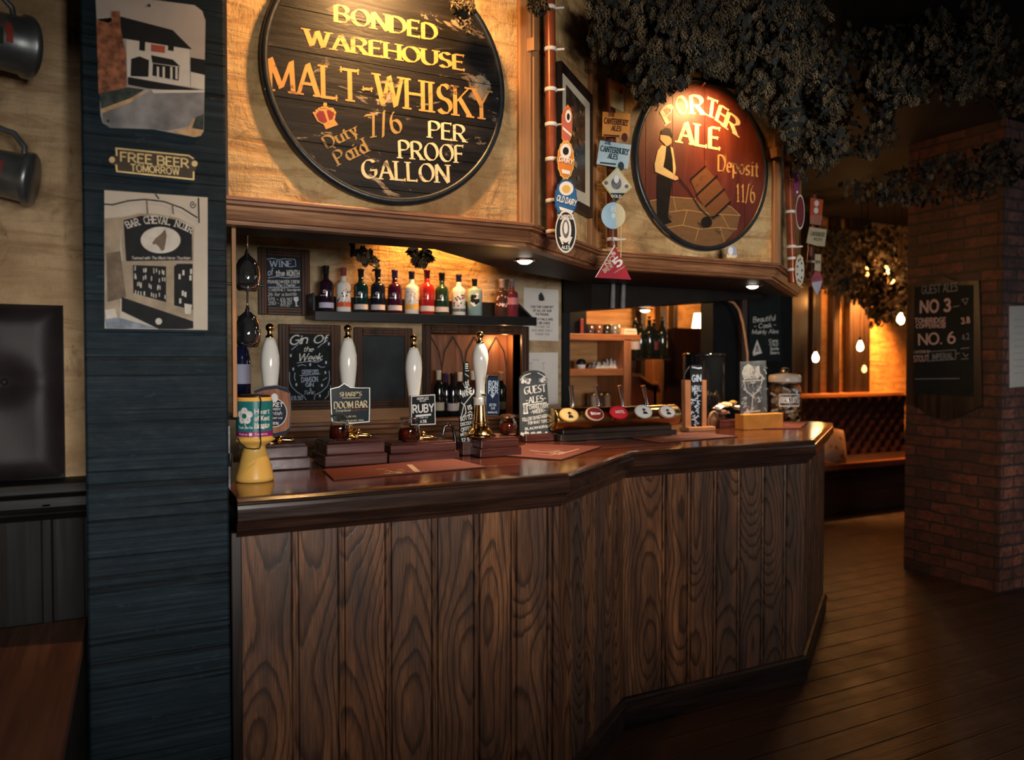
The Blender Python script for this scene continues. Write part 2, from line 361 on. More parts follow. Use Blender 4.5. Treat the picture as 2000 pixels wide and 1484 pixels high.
# ------------------------------------------------------------ lettering: a stroke alphabet drawn with a broad or a round pen
GL = {
'A':"72|0,0 36,100|36,100 72,0|13,35 59,35",'B':"60|0,0 0,100|0,100 25,100 @30,76,26,24,90,-90 0,52|25,52 @30,26,30,26,90,-90 0,0",
'C':"72|@40,50,40,50,50,310",'D':"70|0,0 0,100|0,100 25,100 @25,50,45,50,90,-90 0,0",'E':"52|0,0 0,100|0,100 50,100|0,52 40,52|0,0 52,0",
'F':"50|0,0 0,100|0,100 50,100|0,52 40,52",'G':"76|@40,50,40,50,50,325 74,42|46,45 76,45",'H':"68|0,0 0,100|68,0 68,100|0,52 68,52",'I':"4|2,0 2,100",
'J':"40|36,100 36,25 @18,25,18,25,0,-150",'K':"64|0,0 0,100|62,100 0,42|20,60 66,0",'L':"50|0,0 0,100|0,0 50,0",'M':"84|0,0 4,100|4,100 42,10|42,10 80,100|80,100 84,0",
'N':"70|0,0 0,100|0,100 70,0|70,0 70,100",'O':"80|@40,50,40,50,90,450",'P':"58|0,0 0,100|0,100 26,100 @26,73,32,27,90,-90 0,46",'Q':"80|@40,50,40,50,90,450|50,20 82,-12",
'R':"64|0,0 0,100|0,100 26,100 @26,73,32,27,90,-90 0,46|28,46 64,0",'S':"54|@27,75,25,25,30,270 @27,25,27,25,90,-150",'T':"66|33,0 33,100|0,100 66,100",
'U':"68|0,100 0,35 @34,35,34,35,180,360 68,100",'V':"70|0,100 35,0|35,0 70,100",'W':"104|0,100 26,0|26,0 52,100|52,100 78,0|78,0 104,100",
'X':"66|0,0 66,100|0,100 66,0",'Y':"68|0,100 34,48|68,100 34,48|34,48 34,0",'Z':"60|0,100 58,100 0,0 60,0",
'0':"56|@28,50,28,50,90,450",'1':"24|0,82 20,100 20,0",'2':"54|@26,74,26,26,160,-30 0,0 54,0",'3':"52|@24,76,24,24,150,-90 @24,26,28,26,90,-150",'4':"56|40,0 40,100 0,30 56,30",
'5':"52|48,100 8,100 4,58 @25,32,27,32,130,-140",'6':"54|@27,30,27,30,0,360|1,38 @52,36,51,64,180,108",'7':"50|0,100 50,100 16,0",'8':"52|@26,76,22,24,-90,270|@26,26,26,26,90,450",'9':"54|@27,70,27,30,0,360|53,62 @2,64,51,64,0,-72",
'a':"46|@22,30,22,31,20,340|46,62 46,0",'b':"48|0,0 0,100|@24,30,24,31,180,-180",'c':"42|@24,30,24,31,50,310",'d':"48|@22,30,22,31,0,360|46,0 46,100",'e':"46|2,33 44,33 @23,31,22,31,0,310",
'f':"34|12,0 12,80 @26,80,14,20,180,60|0,62 28,62",'g':"46|@22,31,22,31,0,360|44,62 44,-10 @22,-10,22,20,0,-150",'h':"44|0,0 0,100|0,38 @22,38,22,24,180,0 44,0",'i':"4|2,0 2,62|2,80 2,87",
'j':"20|16,62 16,-12 @4,-12,12,18,0,-120",'k':"42|0,0 0,100|40,62 0,25|14,36 44,0",'l':"4|2,0 2,100",'m':"74|0,0 0,62|0,42 @18,42,18,20,180,0 36,0|36,42 @54,42,18,20,180,0 72,0",
'n':"44|0,0 0,62|0,38 @22,38,22,24,180,0 44,0",'o':"48|@24,31,24,31,90,450",'p':"48|0,-35 0,62|@24,30,24,31,180,-180",'q':"48|@22,30,22,31,0,360|46,62 46,-35",'r':"32|0,0 0,62|0,38 @20,40,20,22,180,60",
's':"38|@19,46,17,16,30,270 @19,15,19,15,90,-150",'t':"32|12,85 12,12 @24,12,12,12,180,300|0,62 28,62",'u':"44|0,62 0,24 @22,24,22,24,180,360 44,62|44,62 44,0",'v':"44|0,62 22,0|22,0 44,62",
'w':"66|0,62 16,0|16,0 33,62|33,62 50,0|50,0 66,62",'x':"42|0,0 42,62|0,62 42,0",'y':"44|0,62 22,0|44,62 12,-32",'z':"42|0,62 40,62 0,0 42,0",
'.':"6|2,0 4,5",'-':"32|0,46 32,46",'/':"44|0,-8 44,108","'":"6|3,100 3,78",',':"8|5,5 0,-12",'&':"66|66,0 12,68 @27,80,17,20,210,-20 6,34 @27,22,25,22,150,330 62,38",'%':"80|0,0 80,100|@18,80,16,20,0,360|@62,20,16,20,0,360",
'\u00a3':"54|50,88 @34,74,20,26,60,180 14,0|0,0 52,0|2,46 36,46",'+':"40|20,30 20,70|0,50 40,50",'<':"30|30,80 0,50 30,20",'>':"30|0,80 30,50 0,20",'*':"30|15,80 15,50|2,72 28,58|28,72 2,58",'!':"6|3,100 3,30|3,0 3,6",'(':"24|24,105 @40,50,38,62,120,240",')':"24|0,105 @-16,50,38,62,60,-60",'~':"60|0,40 15,58 30,50 45,42 60,60"}
def glyph(ch):
    w, *st = GL[ch].split('|'); out = []
    for s in st:
        pts = []
        for it in s.split():
            if it[0] == '@':
                cx, cy, rx, ry, a0, a1 = map(float, it[1:].split(',')); n = max(5, int(abs(a1-a0)/22))
                for i in range(n+1):
                    a = radians(a0+(a1-a0)*i/n); pts.append(((cx+rx*cos(a))/100, (cy+ry*sin(a))/100))
            else:
                x, y = map(float, it.split(',')); pts.append((x/100, y/100))
        q = [pts[0]]
        for p in pts[1:]:
            if abs(p[0]-q[-1][0])+abs(p[1]-q[-1][1]) > 1e-4: q.append(p)
        out.append(q)
    return float(w)/100, out
ROMAN = dict(pen=.20, min=.055, serif=.17, sp=.20); ROMANB = dict(pen=.25, min=.07, serif=.19, sp=.21)
SANS = dict(pen=0, min=.16, serif=0, sp=.19); SANSB = dict(pen=0, min=.22, serif=0, sp=.26); HAND = dict(pen=.11, min=.11, serif=0, sp=.17, slant=.12); SLAB = dict(pen=.12, min=.16, serif=.16, sp=.24)
SCRIPT = dict(pen=.10, min=.125, serif=0, sp=.12, slant=.28)
def strokes(mb, pts, T, mat, pen, mn, z=[0]):
    nx, ny = cos(radians(28))*pen/2, sin(radians(28))*pen/2
    for i in range(len(pts)-1):
        (x0, y0), (x1, y1) = pts[i], pts[i+1]; l = sqrt((x1-x0)**2+(y1-y0)**2)
        if l < 1e-6: continue
        dx, dy = (x1-x0)/l, (y1-y0)/l; e = mn*.30; z[0] = (z[0]+1) % 40; zz = z[0]*4e-6
        hx, hy = -dy*mn/2, dx*mn/2; ax, ay = x0-dx*e, y0-dy*e; bx, by = x1+dx*e, y1+dy*e
        if pen and abs(hx*nx+hy*ny) > 0:     # parallelogram cut by the nib, never thinner than mn
            s = 1 if (hx*nx+hy*ny) > 0 else -1; w = abs(dx*ny-dy*nx)*2
            if w > mn: hx, hy = nx*s, ny*s; ax, ay, bx, by = x0, y0, x1, y1
        q = [(ax-hx, ay-hy), (bx-hx, by-hy), (bx+hx, by+hy), (ax+hx, ay+hy)]
        mb.add([T(px, py, zz) for px, py in q], [(0, 1, 2, 3)], mat)
def layout(s, st):
    x = 0; out = []
    for ch in s:
        if ch == ' ': x += .38; continue
        w, g = glyph(ch)
        if st['serif'] and ch in 'I1il': x += .11; w += .11
        out.append((ch, x, w, g)); x += w+st['sp']
    return out, max(x-st['sp'], .01)
def text(mb, s, T3, width=None, h=1, st=SANS, mat=0, jit=0, bend=0, align='l'):
    """T3: 4x4 whose xy plane is the surface; width fits the line, h = cap height; bend = arch height"""
    lay, W = layout(s, st); kx = (width/W) if width else h; sl = st.get('slant', 0); rn = random.Random(len(s)*7+ord(s[0]))
    x0 = 0 if (width or align == 'l') else -W*kx/2
    for ch, x, w, g in lay:
        jy = rn.uniform(-jit, jit); ends = {}
        for p in g:
            for e in (p[0], p[-1]): k = (round(e[0], 2), round(e[1], 2)); ends[k] = ends.get(k, 0)+1
        def F(px, py, z):
            X = x0+(x+px+sl*py)*kx; Y = (py+jy)*h
            if bend: u = (X-x0)/(W*kx)*2-1; Y += bend*(1-u*u)
            return T3 @ V((X, Y, z))
        def Fp(px, py, z): return F(px, py, z)
        for p in g: strokes(mb, p, Fp, mat, st['pen'], st['min'])
        if st['serif']:
            for p in g:
                for e, q in ((p[0], p[1]), (p[-1], p[-2])):
                    if abs(p[0][0]-p[-1][0])+abs(p[0][1]-p[-1][1]) < .02: continue
                    k = (round(e[0], 2), round(e[1], 2)); dx, dy = e[0]-q[0], e[1]-q[1]
                    if abs(dy) > abs(dx)*.6 and ends[k] == 1 and (abs(e[1]) < .02 or abs(e[1]-1) < .02 or abs(e[1]-.62) < .02):
                        strokes(mb, [(e[0]-st['serif'], e[1]), (e[0]+st['serif'], e[1])], Fp, mat, 0, st['min']*1.05)
                    elif abs(dx) > abs(dy)*1.5 and ends[k] == 1 and len(p) == 2:
                        s_ = .10; strokes(mb, [(e[0], e[1]-(s_ if e[1] > .8 else s_*.6)), (e[0], e[1]+(s_ if e[1] < .2 else s_*.6))] if .2 < e[1] < .8 or True else p, Fp, mat, 0, st['min'])
def text_at(mb, s, pl, x0, y0, x1, y1, cap, st=SANS, mat=0, off=.002, jit=0, bend=0):
    """a line of lettering on plane pl: baseline from (x0,y0) to (x1,y1) of the picture, cap height in the same units"""
    a = pl.p(x0, y0, off); b = pl.p(x1, y1, off); u = (b-a); w = u.length; u.normalize(); v = pl.n.cross(u)
    c = pl.p(x0, y0-cap, off); h = abs((c-a).dot(v)); m = M((u, v, pl.n)).transposed().to_4x4(); m.translation = a
    text(mb, s, m, w, h, st, mat, jit, bend*h if bend else 0)
def draw(mb, pl, pts, mat=0, off=.002): mb.poly([pl.p(x, y, off) for x, y in pts][::-1], mat)
def line(mb, pl, pts, w, mat=0, off=.002):
    """painted line on plane pl, w metres wide"""
    o = pl.p(*pts[0]); q = []
    for x, y in pts: d = pl.p(x, y)-o; q.append((d.dot(pl.u), d.dot(pl.v)))
    fr = pl.fr(o+pl.n*off)
    strokes(mb, q, lambda a, b, z: fr @ V((a, b, z)), mat, 0, w)
def scrib(mb, T3, w, h, n, mat, rn, lw=.1):
    """hand-chalked flourish"""
    pts = [(i/n*w, h*(.5+.5*sin(i*1.7+rn.random()*2)*rn.uniform(.5, 1))) for i in range(n+1)]
    strokes(mb, pts, lambda a, b, z: T3 @ V((a, b, z)), mat, 0, lw*h)
def slab(mb, pl, pts, th, mat=0, off=0, side=None):
    """solid plate of thickness th whose face lies on plane pl (+off), outlined in the picture"""
    f = [pl.p(x, y, off) for x, y in pts]; b = [q-pl.n*th for q in f]; n = len(f)
    if (f[1]-f[0]).cross(f[2]-f[0]).dot(pl.n) < 0: f = f[::-1]; b = b[::-1]
    mb.add(f+b, [tuple(range(n)), tuple(range(2*n-1, n-1, -1))]+[], mat)
    mb.add(f+b, [(i, n+i, n+(i+1) % n, (i+1) % n) for i in range(n)], mat if side is None else side)
def frame_rect(pl, x0, y0, x1, y1):
    """plane-aligned rectangle through picture corners: (matrix at lower left, width, height)"""
    a = pl.p(x0, (y0+y1)/2); b = pl.p(x1, (y0+y1)/2); xm = (x0+x1)/2; t = pl.p(xm, y0); l = pl.p(xm, y1)
    w = (b-a).dot(pl.u); h = (t-l).dot(pl.v); o = a+pl.v*((l-a).dot(pl.v)); return pl.fr(o), w, h
# ------------------------------------------------------------ the setting
CEIL = 3.05
struct(MB().box((-4, -3.6, -.05), (8.5, 7.2, 0)).build('floor', FLOOR))
struct(MB().box((-4, -3.6, CEIL), (8.5, 7.2, CEIL+.05)).build('ceiling', pm('smoked_ceiling', (.012, .010, .009), .8)))
YW = 2.42
struct(MB().box((-4, YW, 1.12), (.06, YW+.1, CEIL)).build('wall_left', PLASTER_DIM))
struct(MB().box((-4.1, -3.6, 0), (-4, YW, CEIL)).build('wall_side', PLASTER_DIM))
struct(MB().box((8.4, -3.6, 0), (8.5, 7.2, CEIL)).build('wall_right', pm('dark_far_wall', (.03, .022, .018), .8)))
struct(MB().box((-4, -3.7, 0), (-1.0, -3.6, CEIL)).box((1.4, -3.7, 0), (8.5, -3.6, CEIL)).box((-1.0, -3.7, 0), (1.4, -3.6, .9)).box((-1.0, -3.7, 2.6), (1.4, -3.6, CEIL)).build('wall_front', PLASTER_DIM))
# unseen beams and high settle added behind the viewpoint to shade the top and the foot of the bar
struct(MB().box((-4, -1.12, 1.68), (.42, -.92, CEIL)).build('trim_21', DARKW)); LB(bpy.data.objects['trim_21'], 'unseen low beam added behind the viewpoint to shade the left side')
struct(MB().box((.42, -1.12, 2.14), (1.8, -.92, CEIL)).box((1.8, -1.12, 1.55), (8.4, -.92, CEIL)).build('trim_22', DARKW)); LB(bpy.data.objects['trim_22'], 'unseen stepped beam added behind the viewpoint to shade bar and pillar')
t = thing('shade_settle', 'unseen high settle added behind the viewpoint to shade the bar foot', 'settle', (.2, -1.45, 0))
MB().box((-1.6, -1.50, 0), (2.2, -1.45, 1.29)).build('back', DARKW, t); MB().box((-1.6, -1.95, .40), (2.2, -1.50, .45)).build('seat', DARKW, t)
for x in (-1.6, 2.15): MB().box((x, -1.95, 0), (x+.05, -1.5, .40)).build('end_panel', DARKW, t)
# dado panelling left of the post
b = MB(); x = -3.2
while x < -.11:
    x1 = min(x+.30, -.10); b.box((x+.012, YW-.02, .12), (x1-.012, YW, 1.10)); b.box((x-.012, YW-.03, 0), (x+.012, YW, 1.12)); x += .30
b.box((-3.2, YW-.012, 0), (-.10, YW+.05, 1.12)); struct(b.build('wall_dado', wood('black_stained_dado', (.003, .003, .003), (.009, .007, .006), (.018, .013, .010), 'z', .6, spec=.2), bevel=.003))
struct(MB().sweep([(-3.2, YW), (-.09, YW)], [(0, 1.075), (-.03, 1.075), (-.045, 1.095), (-.03, 1.11), (-.03, 1.135), (-.06, 1.15), (-.06, 1.175), (-.02, 1.185), (0, 1.185)]).build('trim_1', wood('black_stained_rail', (.003, .003, .003), (.010, .007, .006), (.022, .014, .011), 'x', .5, spec=.25), bevel=.002))
LB(bpy.data.objects['trim_1'], 'dark moulded dado rail under the leather pad')
# painted post
po = MB().box((-.097, 2.18, 0), (.2397, YW+.28, CEIL)).build('timber_post', POST, bevel=.006)
tag(po, 'wide black-painted timber post with rough saw marks between plaster wall and bar', 'post')
PP = PY(2.18)
# pine jamb inside the opening
q0 = onY(452, 437, 2.42); q1 = onY(464, 815, 2.42)
tag(MB().box((q0.x, 2.42, q1.z), (q1.x, 2.445, 1.90)).build('jamb_strip', PINE, bevel=.002), 'narrow orange wooden strip upright at the left end of the bar opening', 'wood strip')
lk = MB().box((.2397, 2.35, 1.135), (.262, 2.46, q1.z-.02)); lk.tube([(.247, 2.345, 1.20), (.262, 2.34, 1.20), (.262, 2.34, 1.235)], .006)
tag(lk.build('hinge_block', IRON), 'dark iron hinge block between the black post and the yellow pot', 'hinge')

# ------------------------------------------------------------ bar counter
HC = 1.135
NP = [(.2575, 2.152), (1.2857, 2.152), (1.8308, 2.5617), (2.8600, 2.5617), (3.76, 3.2367)]
bar = thing('bar_counter', 'long angled wooden bar counter with dark oak board front and glossy top', 'bar counter', (1.5, 2.5, 0))
dep = .78
back = [off(NP, i, dep) for i in range(3)]+[(2.35, 3.50), (2.9, 3.70), (3.70, 3.70)]
front = [off(NP, i, .012) for i in range(5)]
MB().prism(front+back[::-1], HC-.045, HC-.001).build('countertop', CTOP, bar)
nose = [(.02, HC), (.006, HC-.003), (-.001, HC-.010), (.003, HC-.014), (.003, HC-.018), (-.002, HC-.021), (-.004, HC-.030), (-.004, HC-.060), (.002, HC-.066), (.010, HC-.070), (.014, HC-.078), (.016, HC-.092), (.030, HC-.098), (.036, HC-.112), (.060, HC-.112), (.060, HC-.03)]
MB().sweep(NP, nose).build('edge_moulding', NOSE, bar)
# boarded front
PF_ = [off(NP, i, .045) for i in range(5)]
jt = [(-.0145, 0), (-.0125, .011), (-.0070, .011), (-.0055, .001), (-.0025, -.0012), (.0025, -.0012), (.0055, .001), (.0070, .011), (.0125, .011), (.0145, 0)]
def seg_edges(i, pxs, y=1080):
    a, c = V(PF_[i]), V(PF_[i+1]); u = (c-a).normalized(); L = (c-a).length; out = []
    n = V((-u.y, u.x)); pl = Pl((-n.x, -n.y, 0), (a.x, a.y, 0))
    for px in pxs: w = pl.p(px, y); out.append((V((w.x, w.y))-a).dot(u))
    return [e for e in out if .03 < e < L-.03]
edges = {0: seg_edges(0, (470, 574, 665, 757, 848, 930, 1003, 1074)), 1: [.115*k for k in range(1, 6)], 2: seg_edges(2, (1297, 1346, 1397, 1443, 1490, 1533, 1569)), 3: [.13*k for k in range(1, 8)]}
pan = MB(); bi = 0
for i in range(4):
    a, c = V(PF_[i]), V(PF_[i+1]); u = (c-a).normalized(); L = (c-a).length; n = V((-u.y, u.x))
    sec = [(0, 0)]
    for e in edges[i]: sec += [(e+s, d) for s, d in jt]
    sec.append((L, 0)); bs = [0]+edges[i]+[L]
    z0, z1 = .085, HC-.09
    for k in range(len(sec)-1):
        (s0, d0), (s1, d1) = sec[k], sec[k+1]; mid = (s0+s1)/2
        bidx = max(j for j in range(len(bs)-1) if bs[j] <= mid+1e-6); cx = (bs[bidx]+bs[bidx+1])/2; rn = random.Random(i*31+bidx); vo = rn.uniform(0, 60); uo = rn.uniform(-.05, .05)
        p0, p1 = a+u*s0+n*d0, a+u*s1+n*d1
        pan.add([(p0.x, p0.y, z0), (p1.x, p1.y, z0), (p1.x, p1.y, z1), (p0.x, p0.y, z1)], [(0, 1, 2, 3)], 0, False, None,
                [[(s0-cx+uo, z0+vo), (s1-cx+uo, z0+vo), (s1-cx+uo, z1+vo), (s0-cx+uo, z1+vo)]])
pan.build('board_front', OAK, bar)
MB().sweep(NP, [(.045, 0), (.028, 0), (.028, .075), (.020, .080), (.020, .092), (.030, .098), (.033, .108), (.045, .112)]).build('skirting', DARKW, bar)
MB().box((.2445, 2.19, 0), (.272, 2.23, HC-.10)).build('end_stile', DARKWZ, bar, bevel=.003)
# counter back panel so the bar is solid from behind
MB().sweep([back[0], back[1], back[2], back[3]], [(-.02, .0), (0, 0), (0, HC-.05), (-.02, HC-.05)]).build('back_panel', DARKW, bar)

# ------------------------------------------------------------ canopy over the bar
CPTH = [(.245, 2.308), (1.2338, 2.308), (1.7789, 2.7175), (2.785, 2.7175), (3.665, 3.3775)]
can = thing('bar_canopy', 'plastered wooden canopy hanging over the bar with brown moulded cornice', 'canopy', (1.5, 2.6, 1.894))
ZB, ZT = 1.894, 1.969
P2 = [off(CPTH, i, .020) for i in range(5)]
MB().sweep(CPTH, [(.020, ZT-.02), (.04, ZT-.02), (.04, CEIL), (.020, CEIL)]).build('plaster_panel', PLASTER, can)
corn = [(.02, ZT), (-.002, ZT), (-.004, ZT-.003), (-.004, ZT-.010), (.006, ZT-.0125), (.006, ZT-.0145), (.0, ZT-.016), (.0, ZT-.021), (.020, ZT-.024), (.024, ZT-.034), (.013, ZT-.036), (.024, ZT-.062), (.036, ZT-.064), (.036, ZT-.068), (.030, ZT-.0695), (.032, ZB), (.075, ZB), (.075, ZT)]
MB().sweep(CPTH, corn).build('cornice', CORN, can)
sb = [off(CPTH, i, .05) for i in range(5)]; bk = [(.245, 2.60), (1.00, 2.62), (1.42, 3.00), (2.05, 3.36), (3.30, 3.42), (3.66, 3.50)]
MB().prism(sb+bk[::-1], ZB+.012, ZB+.030).build('soffit', pm('brown_soffit', (.012, .008, .006), .5, 0, .4, 6, .2, spec=.2), can)
MB().sweep(bk, [(-.02, ZB+.03), (0, ZB+.03), (0, CEIL), (-.02, CEIL)]).build('rear_lining', BLACKM, can)
# corner battens: rough sawn strips either side of each corner
w = MB(); o = CPTH
def strip(i, s0, s1, z0=ZT, z1=CEIL, th=.020, mb=w, d0=.020):
    a, c = V(o[i]), V(o[i+1]); u = (c-a).normalized(); n = V((-u.y, u.x)); p = [a+u*s0+n*d0, a+u*s1+n*d0, a+u*s1+n*(d0-th), a+u*s0+n*(d0-th)]
    mb.prism([(q.x, q.y) for q in p], z0, z1)
L0 = (V(o[1])-V(o[0])).length; L1 = (V(o[2])-V(o[1])).length; L2 = (V(o[3])-V(o[2])).length
for nm, args in (('corner_batten', (0, L0-.052, L0-.006)), ('corner_batten', (1, .006, .05)), ('corner_batten', (1, L1-.12, L1-.05)), ('corner_batten', (2, L2-.035, L2-.004)), ('corner_batten', (3, .01, .05))):
    w = MB(); strip(*args, mb=w); w.build(nm, PINE, can, bevel=.004)
for (pa_, pb_, c_) in (((1043, 72), (1053, 98), -.6*CPTH[1][0]+.8*CPTH[1][1]), ((1517, 286), (1526, 306), None)):
    pl_ = PC(c_+.018) if c_ else PY(CPTH[3][1]); b = MB(); slab(b, pl_, [pa_, (pb_[0], pa_[1]), pb_, (pa_[0], pb_[1])], .05, 0, .030); b.build('peg', PINE, can, bevel=.003)
w = MB(); strip(0, .0, .014, mb=w); w.build('end_batten', DARKWZ, can)

# ------------------------------------------------------------ recessed downlights in the soffit
GLOW = pm('lit_lens', (1, .95, .85), .5, emit=(1, .90, .74), es=14); RIM = pm('brushed_nickel', (.55, .50, .44), .25, 1)
def downlight(px, py, z, label, e):
    c = onZ(px, py, z); t = thing('downlight', label, 'ceiling light', (c.x, c.y, z), 0, 'recessed downlights under the canopy')
    MB().lathe([(.033, -.001), (.036, -.007), (.044, -.005), (.047, .0)], 28).build('rim', RIM, t, local=True)
    MB().lathe([(.0, -.019), (.012, -.018), (.022, -.014), (.030, -.007), (.033, -.001)], 24).build('lens', GLOW, t, local=True)
    l = bpy.data.lights.new('downlight_beam', 'SPOT'); l.energy = e; l.color = (1, .80, .55); l.spot_size = radians(105); l.spot_blend = .7; l.shadow_soft_size = .03
    lo = bpy.data.objects.new('downlight_beam', l); COL.objects.link(lo); lo.parent = t; lo.location = (0, 0, -.035)
downlight(1025, 507, ZB+.012, 'round lit downlight in the soffit under the canopy corner by the oval badge', 40)
downlight(1470, 557, ZB+.012, 'round lit downlight in the soffit at the right end of the canopy', 55)
PH = 1.812
downlight(1260, 604, PH, 'small round lit downlight under the dark beam above the hatch shelves', 8)

# ------------------------------------------------------------ back wall behind the bar, with niche and hatch
YB = 3.736
n0 = onY(840, 735, YB); n1 = onY(1016, 735, YB); nz1 = onY(925, 652, YB).z; nz0 = onY(925, 812, YB).z
xe = onY(1096, 700, YB).x
wb = MB().box((.24, YB, 0), (n0.x, YB+.09, CEIL)).box((n1.x, YB, 0), (xe, YB+.09, CEIL)).box((n0.x, YB, 0), (n1.x, YB+.09, nz0)).box((n0.x, YB, nz1), (n1.x, YB+.09, CEIL))
struct(wb.build('wall_back', PLASTER_BACK))
struct(MB().box((.15, YW+.285, 0), (.24, YB+.09, CEIL)).build('wall_bar_end', BLACKM))
nb = MB(); YN = YB+.17
nb.box((n0.x-.02, YN, nz0-.02), (n1.x+.02, YN+.02, nz1+.02)).box((n0.x-.02, YB, nz0-.02), (n0.x, YN, nz1+.02)).box((n1.x, YB, nz0-.02), (n1.x+.02, YN, nz1+.02)).box((n0.x-.02, YB, nz0-.02), (n1.x+.02, YN, nz0)).box((n0.x-.02, YB, nz1), (n1.x+.02, YN, nz1+.02))
nich = thing('niche_cupboard', 'recessed wooden niche holding dark bottles with a moulded frame', 'niche', (n0.x, YB, nz0))
NICHEW = wood('niche_wood', (.10, .035, .014), (.23, .085, .034), (.34, .15, .06), 'z', .4)
nb.build('recess', NICHEW, nich)
def moulded_frame(x0, z0, x1, z1, y, w, th, mat, par, name='frame'):
    f = MB()
    for (a, c) in ((x0-w, x0), (x1, x1+w)): f.box((a, y-th, z0-w), (c, y, z1+w)); f.box((a+w*.3, y-th-.006, z0-w), (c-w*.3, y, z1+w))
    for (a, c) in ((z0-w, z0), (z1, z1+w)): f.box((x0, y-th, a), (x1, y, c)); f.box((x0, y-th-.006, a+w*.3), (x1, y, c-w*.3))
    return f.build(name, mat, par, bevel=.004)
moulded_frame(n0.x, nz0, n1.x, nz1, YB, .045, .022, FRAMEW, nich)
fr = MB()      # gothic tracery lines on the niche back
for k in range(4):
    cx = n0.x+(k+.5)*(n1.x-n0.x)/4; h = (n1.x-n0.x)/8
    for s in (-1, 1): fr.tube([(cx+s*h, YN-.003, nz0+.02), (cx+s*h, YN-.003, nz0+.25), (cx+s*h*.75, YN-.003, nz1-.09), (cx+s*h*.0, YN-.003, nz1-.01)], .004, 6)
fr.build('tracery', FRAMEW, nich)
lamp('niche_light', 'POINT', (n1.x-.06, YB+.07, nz1-.035), 2.0, (1, .50, .16), .01, parent=nich)

# back-bar ledge with moulded rail, and boarding below the frames
lz = onY(700, 822, YB-.03).z
lg = thing('back_ledge', 'long moulded wooden ledge along the back wall under the chalkboards', 'ledge', (1.2, YB, lz))
MB().sweep([(.45, YB), (xe, YB)], [(0, lz-.12), (-.02, lz-.12), (-.02, lz-.075), (-.05, lz-.065), (-.055, lz-.045), (-.03, lz-.038), (-.03, lz-.022), (-.075, lz-.012), (-.075, lz), (0, lz)]).build('rail_moulding', CORN, lg)
MB().box((.45, YB-.012, lz), (n0.x-.05, YB, lz+.10)).build('splash_board', PINEX, lg)
MB().box((.45, 3.30, .0), (1.5, YB-.02, .92)).build('under_counter', DARKW, lg)
# left-hand bottle rack with upturned bottles in shadow is built below

# unseen lamps added up behind the canopy to brighten the serving side
for x, e in ((1.45, 13), (2.45, 12)):
    t = thing('aisle_fill_lamp', 'unseen fill lamp added over the serving aisle behind the %s' % ('whisky sign' if x < 2 else 'porter sign'), 'lamp', (x, 3.22, 2.62), 0, 'unseen fill lamps added over the serving aisle')
    MB().lathe([(.03, .12), (.10, .06), (.14, 0), (.135, 0), (.095, .055), (.028, .11)], 24).tube([(0, 0, .11), (0, 0, CEIL-2.62)], .004, 6).build('shade', IRON, t, local=True)
    MB().ball((0, 0, .03), .03, 12).build('bulb', pm('aisle_fill_bulb', (1, .8, .5), .4, emit=(1, .7, .4), es=20), t, local=True)
    lamp('aisle_fill_light', 'SPOT', (x, 3.22, 2.60), e*2, (1, .66, .34), .10, target=(x, 3.20, 0), spot=radians(82), parent=t)

# ------------------------------------------------------------ hatch behind the right-hand part of the bar
struct(MB().box((xe, YB-.02, 0), (xe+.045, YB+.12, CEIL)).build('trim_2', BLACKM)); LB(bpy.data.objects['trim_2'], 'black upright edge where the back wall stops')
hz0 = onY(1150, 612, YB).z; hz1 = onY(1392, 588, YB).z; hx1 = onY(1392, 600, YB).x
hb = MB(); hb.add([(xe, 3.42, hz0), (hx1+.1, 3.42, hz1), (hx1+.1, YB+.12, hz1), (xe, YB+.12, hz0), (xe, 3.42, CEIL), (hx1+.1, 3.42, CEIL), (hx1+.1, YB+.12, CEIL), (xe, YB+.12, CEIL)], [(3,2,1,0),(4,5,6,7),(0,1,5,4),(1,2,6,5),(2,3,7,6),(3,0,4,7)])
struct(hb.build('trim_3', pm('black_header', (.007, .005, .004), .6, 0, .3, 9, spec=.25))); LB(bpy.data.objects['trim_3'], 'dark timber header above the hatch')
# dark partition at the right end of the hatch, carrying the cask chalkboard
YD = 3.92
d0 = onY(1392, 700, YD); d1 = onY(1547, 700, YD)
struct(MB().box((d0.x, YD, 0), (d1.x, YD+.12, CEIL)).build('wall_partition', pm('black_partition', (.004, .005, .006), .7, 0, .3, 8, spec=.2)))
e0 = onY(1449, 700, YD-.03); e1 = onY(1459, 700, YD-.03)
struct(MB().box((e0.x, YD-.03, 0), (e1.x, YD, CEIL)).build('trim_4', FRAMEW)); LB(bpy.data.objects['trim_4'], 'brown upright batten beside the cask chalkboard')
# wall and shelf unit seen through the hatch
YH = 4.62
h0 = onY(1095, 700, YH).x; h1 = onY(1238, 700, YH).x
struct(MB().box((h0-.3, YH, 0), (h1-.06, YH+.08, CEIL)).build('wall_hatch', PINEX))
su = thing('shelf_unit', 'open shelf unit of orange wood standing in the hatch', 'shelf', (h0, 4.4, 0))
ys0, ys1 = 4.28, 4.60
def shelf(pxa, pxb, ya, yb):
    a = onY(pxa, (ya+yb)/2, ys0); c = onY(pxb, (ya+yb)/2, ys0); xm = (pxa+pxb)/2; zt = onY(xm, ya, ys0).z; zb = onY(xm, yb, ys0).z
    return a.x, c.x, zb, zt
sx0, sx1, sz0, sz1 = shelf(1100, 1252, 652, 665); MB().box((sx0-.1, ys0, sz0), (sx1, ys1, sz1)).build('top_shelf', SHELFW, su, bevel=.004)
TOPZ = sz1
sx0, sx2, sz0, sz1 = shelf(1100, 1222, 720, 734); MB().box((sx0-.1, ys0+.01, sz0), (sx2, ys1, sz1)).build('lower_shelf', SHELFW, su, bevel=.004)
LOWZ = sz1
